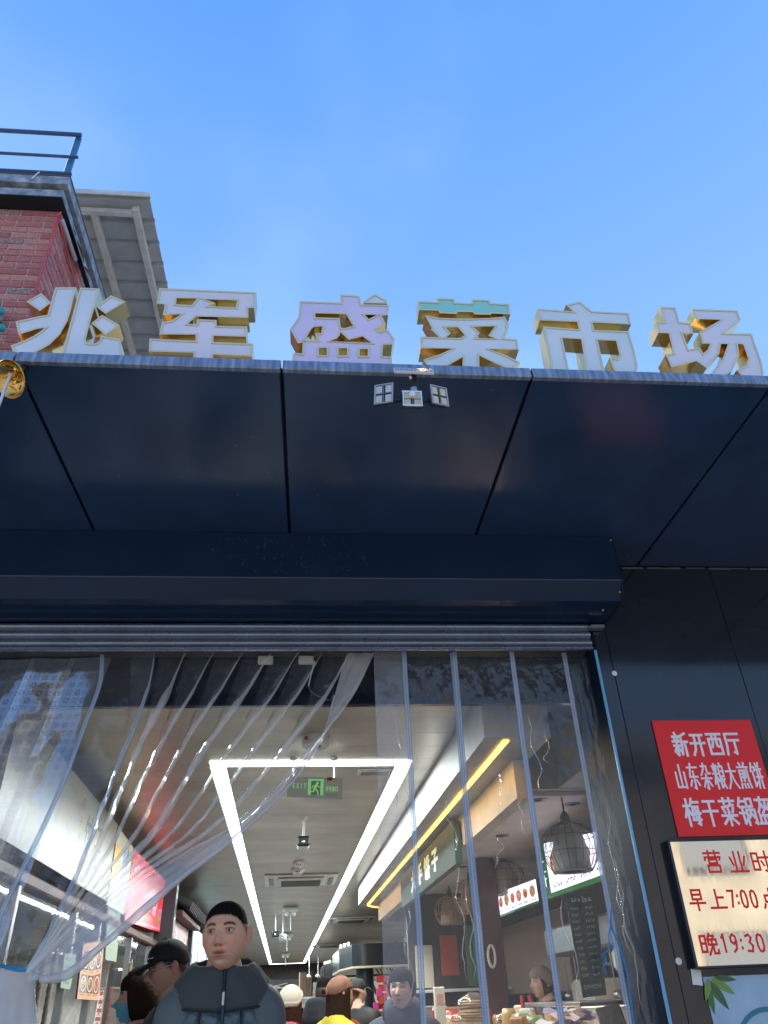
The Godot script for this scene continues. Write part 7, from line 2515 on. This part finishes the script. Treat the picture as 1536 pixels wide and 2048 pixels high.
		for k in 15:
			var a := lerpf(-PI * 0.90, PI * 0.90, k / 14.0) + PI
			var front := 0.5 + 0.5 * cos(a)      # 1 in front
			var p := Vector3(sin(a) * (0.088 + 0.022 * (1 - front)), 1.512 - 0.018 * front + 0.036 * (1 - front), cos(a) * 0.096 - 0.004 - 0.035 * (1 - front)) * s
			if k > 0:
				capsule(G, hd, ho, hc, prev, p, (0.017 + 0.011 * (1 - front)) * s, (0.017 + 0.011 * (1 - front)) * s, Vector3(1, 0.75, 1), 70.0)
				capsule(G, hd, ho, hc, prev + Vector3(0, -0.05, 0) * s + Vector3(prev.x, 0, prev.z) * 0.13, p + Vector3(0, -0.05, 0) * s + Vector3(p.x, 0, p.z) * 0.13, 0.022 * s, 0.022 * s, Vector3.ONE, 70.0)
			prev = p
		for fx in [-1.0, 1.0]:
			capsule(G, hd, ho, hc, Vector3(0, 1.475, 0.090) * s, Vector3(fx * 0.075, 1.502, 0.052) * s, 0.030 * s, 0.028 * s, Vector3.ONE, 70.0)
		capsule(G, hd, ho, hc, Vector3(-0.07, 1.43, -0.15) * s, Vector3(0.07, 1.43, -0.15) * s, 0.055 * s, 0.055 * s)
		st = mb()
		skin_mesh(st, nets(G, hd, ho, hc), func(p: Vector3, n: Vector3) -> Color: return hcol)
		var hmx := worn(mat(Color.WHITE, 0.85), M.fine, 10.0)
		hmx.albedo_texture = null
		hmx.vertex_color_use_as_albedo = true
		obj("hood", st, hmx, o)
	return o

func on_body(o: Node3D, x: float, y: float, z0: float) -> Vector3:
	return Vector3(x, y, z0)

func people() -> void:
	M.skin_bump = noise_tex(0.09, 128, 1.5, 101)
	# the man coming out
	var p := person("man with cropped black hair in a grey hooded quilted jacket, mouth slightly open", Vector3(-0.335, 0, -0.035), 1.765, 0.10, {"hero": true, "top": Color(0.100, 0.122, 0.122), "hood": true, "hood_color": Color(0.078, 0.094, 0.092), "chest": Color(0.105, 0.155, 0.185), "turn": -0.26, "look": -0.42, "roll": 0.03, "stubble": 0.25, "head_k": 0.965, "bulk": 0.012, "wide": 0.84, "skin": Color(0.70, 0.375, 0.245), "collar": 1.50})
	var st := mb()
	tube(st, [Vector3(0.006, 1.545, 0.086), Vector3(0.006, 1.47, 0.126), Vector3(0.006, 1.42, 0.150), Vector3(0.006, 1.36, 0.152), Vector3(0.006, 1.25, 0.168), Vector3(0.004, 1.12, 0.172), Vector3(0.0, 0.98, 0.165)], 0.007, 6)
	var zip := obj("zip", st, mat(Color(0.03, 0.04, 0.055), 0.35, 0.4), p)
	st = mb()
	box(st, Vector3(0.001, 1.435, 0.150), Vector3(0.010, 1.478, 0.155), 0.002)
	obj("zip_pull", st, M.steel, zip)
	for s in [-1.0, 1.0]:
		st = mb()
		tube(st, curve([Vector3(s * 0.072, 1.43, 0.108), Vector3(s * 0.075, 1.36, 0.145), Vector3(s * 0.080, 1.25, 0.168), Vector3(s * 0.088, 1.10, 0.172)], 5), 0.0042, 6)
		obj("drawstring", st, mat(Color(0.02, 0.022, 0.026), 0.7), p)
	# inside, from the door inwards
	person("man in a black cap and glasses looking down to the left", Vector3(-0.70, 0, -1.22), 1.705, -1.12, {"top": Color(0.010, 0.011, 0.014), "cap": Color(0.008, 0.008, 0.010), "cap_mark": 0.55, "glasses": true, "pitch": 0.22, "bulk": 0.025, "collar": 1.50, "skin": Color(0.40, 0.22, 0.15), "hair_low": -0.02})
	person("woman with a short dark bob and a light blue face mask, seen from behind", Vector3(-0.90, 0, -1.52), 1.57, -1.38, {"top": Color(0.03, 0.02, 0.018), "style": "bob", "hair": Color(0.045, 0.024, 0.018), "hair_vol": 0.032, "hair_low": -0.10, "mask": Color(0.12, 0.42, 0.58), "collar": 1.50})
	person("person in a beige knitted hat behind the man's shoulder", Vector3(-0.17, 0, -3.0), 1.51, 2.4, {"top": Color(0.32, 0.035, 0.07), "beanie": Color(0.66, 0.56, 0.46), "hair_vol": 0.003, "style": "bob", "hair": Color(0.05, 0.02, 0.012), "long": 0.20, "eyes": false, "collar": 1.7})
	person("small distant person in a grey bucket hat and dark coat", Vector3(-0.07, 0, -8.0), 1.435, 0.25, {"top": Color(0.02, 0.035, 0.06), "bucket": Color(0.22, 0.24, 0.25), "style": "bob", "hair": Color(0.02, 0.015, 0.012), "collar": 1.50})
	person("man in a black hoodie with hair shaved at the sides, seen from behind", Vector3(0.09, 0, -3.75), 1.58, 2.6, {"top": Color(0.008, 0.009, 0.012), "hood": true, "turn": -0.2, "eyes": false, "bulk": 0.02})
	person("woman in a brown baseball cap and yellow jacket, seen from behind", Vector3(0.165, 0, -2.72), 1.545, 2.15, {"top": Color(0.48, 0.37, 0.01), "cap": Color(0.30, 0.125, 0.08), "cap_back": true, "style": "bob", "hair": Color(0.045, 0.024, 0.016), "collar": 1.7, "hair_vol": 0.003, "long": 0.20, "eyes": false, "turn": -0.15})
	p = person("man in an olive cap and black jacket with a round orange back emblem", Vector3(0.44, 0, -5.5), 1.57, 2.75, {"top": Color(0.008, 0.008, 0.010), "cap": Color(0.035, 0.045, 0.04), "eyes": false, "bulk": 0.03, "wide": 1.1, "collar": 1.5, "turn": -0.5})
	st = mb()
	var bk := Transform3D(Basis(Vector3.UP, PI), Vector3(0, 1.13, -0.178))
	var ring := arc2(Vector2.ZERO, 0.13, 15, 165, 16)
	ring.append_array(arc2(Vector2.ZERO, 0.095, 165, 15, 16))
	prism(st, ring, bk, 0.006)
	ring = arc2(Vector2.ZERO, 0.13, 195, 345, 16)
	ring.append_array(arc2(Vector2.ZERO, 0.095, 345, 195, 16))
	prism(st, ring, bk, 0.006)
	box(st, Vector3(-0.15, -0.018, -0.006), Vector3(0.15, 0.018, 0.0), 0.0, bk)
	obj("back_emblem", st, mat(Color(0.42, 0.07, 0.02), 0.6), p)
	person("woman with a dark fringe in a navy coat behind the leftmost plastic strip", Vector3(0.545, 0, -2.05), 1.57, -0.12, {"top": Color(0.016, 0.018, 0.040), "style": "bob", "hair": Color(0.012, 0.009, 0.009), "fringe": 0.046, "hair_low": -0.045, "hair_vol": 0.014, "turn": -0.25, "collar": 1.50, "hood": true, "hood_color": Color(0.018, 0.018, 0.038), "skin": Color(0.74, 0.48, 0.37)})
	person("stall vendor in a taupe knitted cap, seen in profile behind the counter", Vector3(1.86, 0, -3.62), 1.58, -1.25, {"top": Color(0.03, 0.025, 0.022), "beanie": Color(0.34, 0.25, 0.19), "hair_vol": 0.003, "style": "bob", "hair": Color(0.02, 0.012, 0.01), "skin": Color(0.5, 0.31, 0.23), "collar": 1.50})
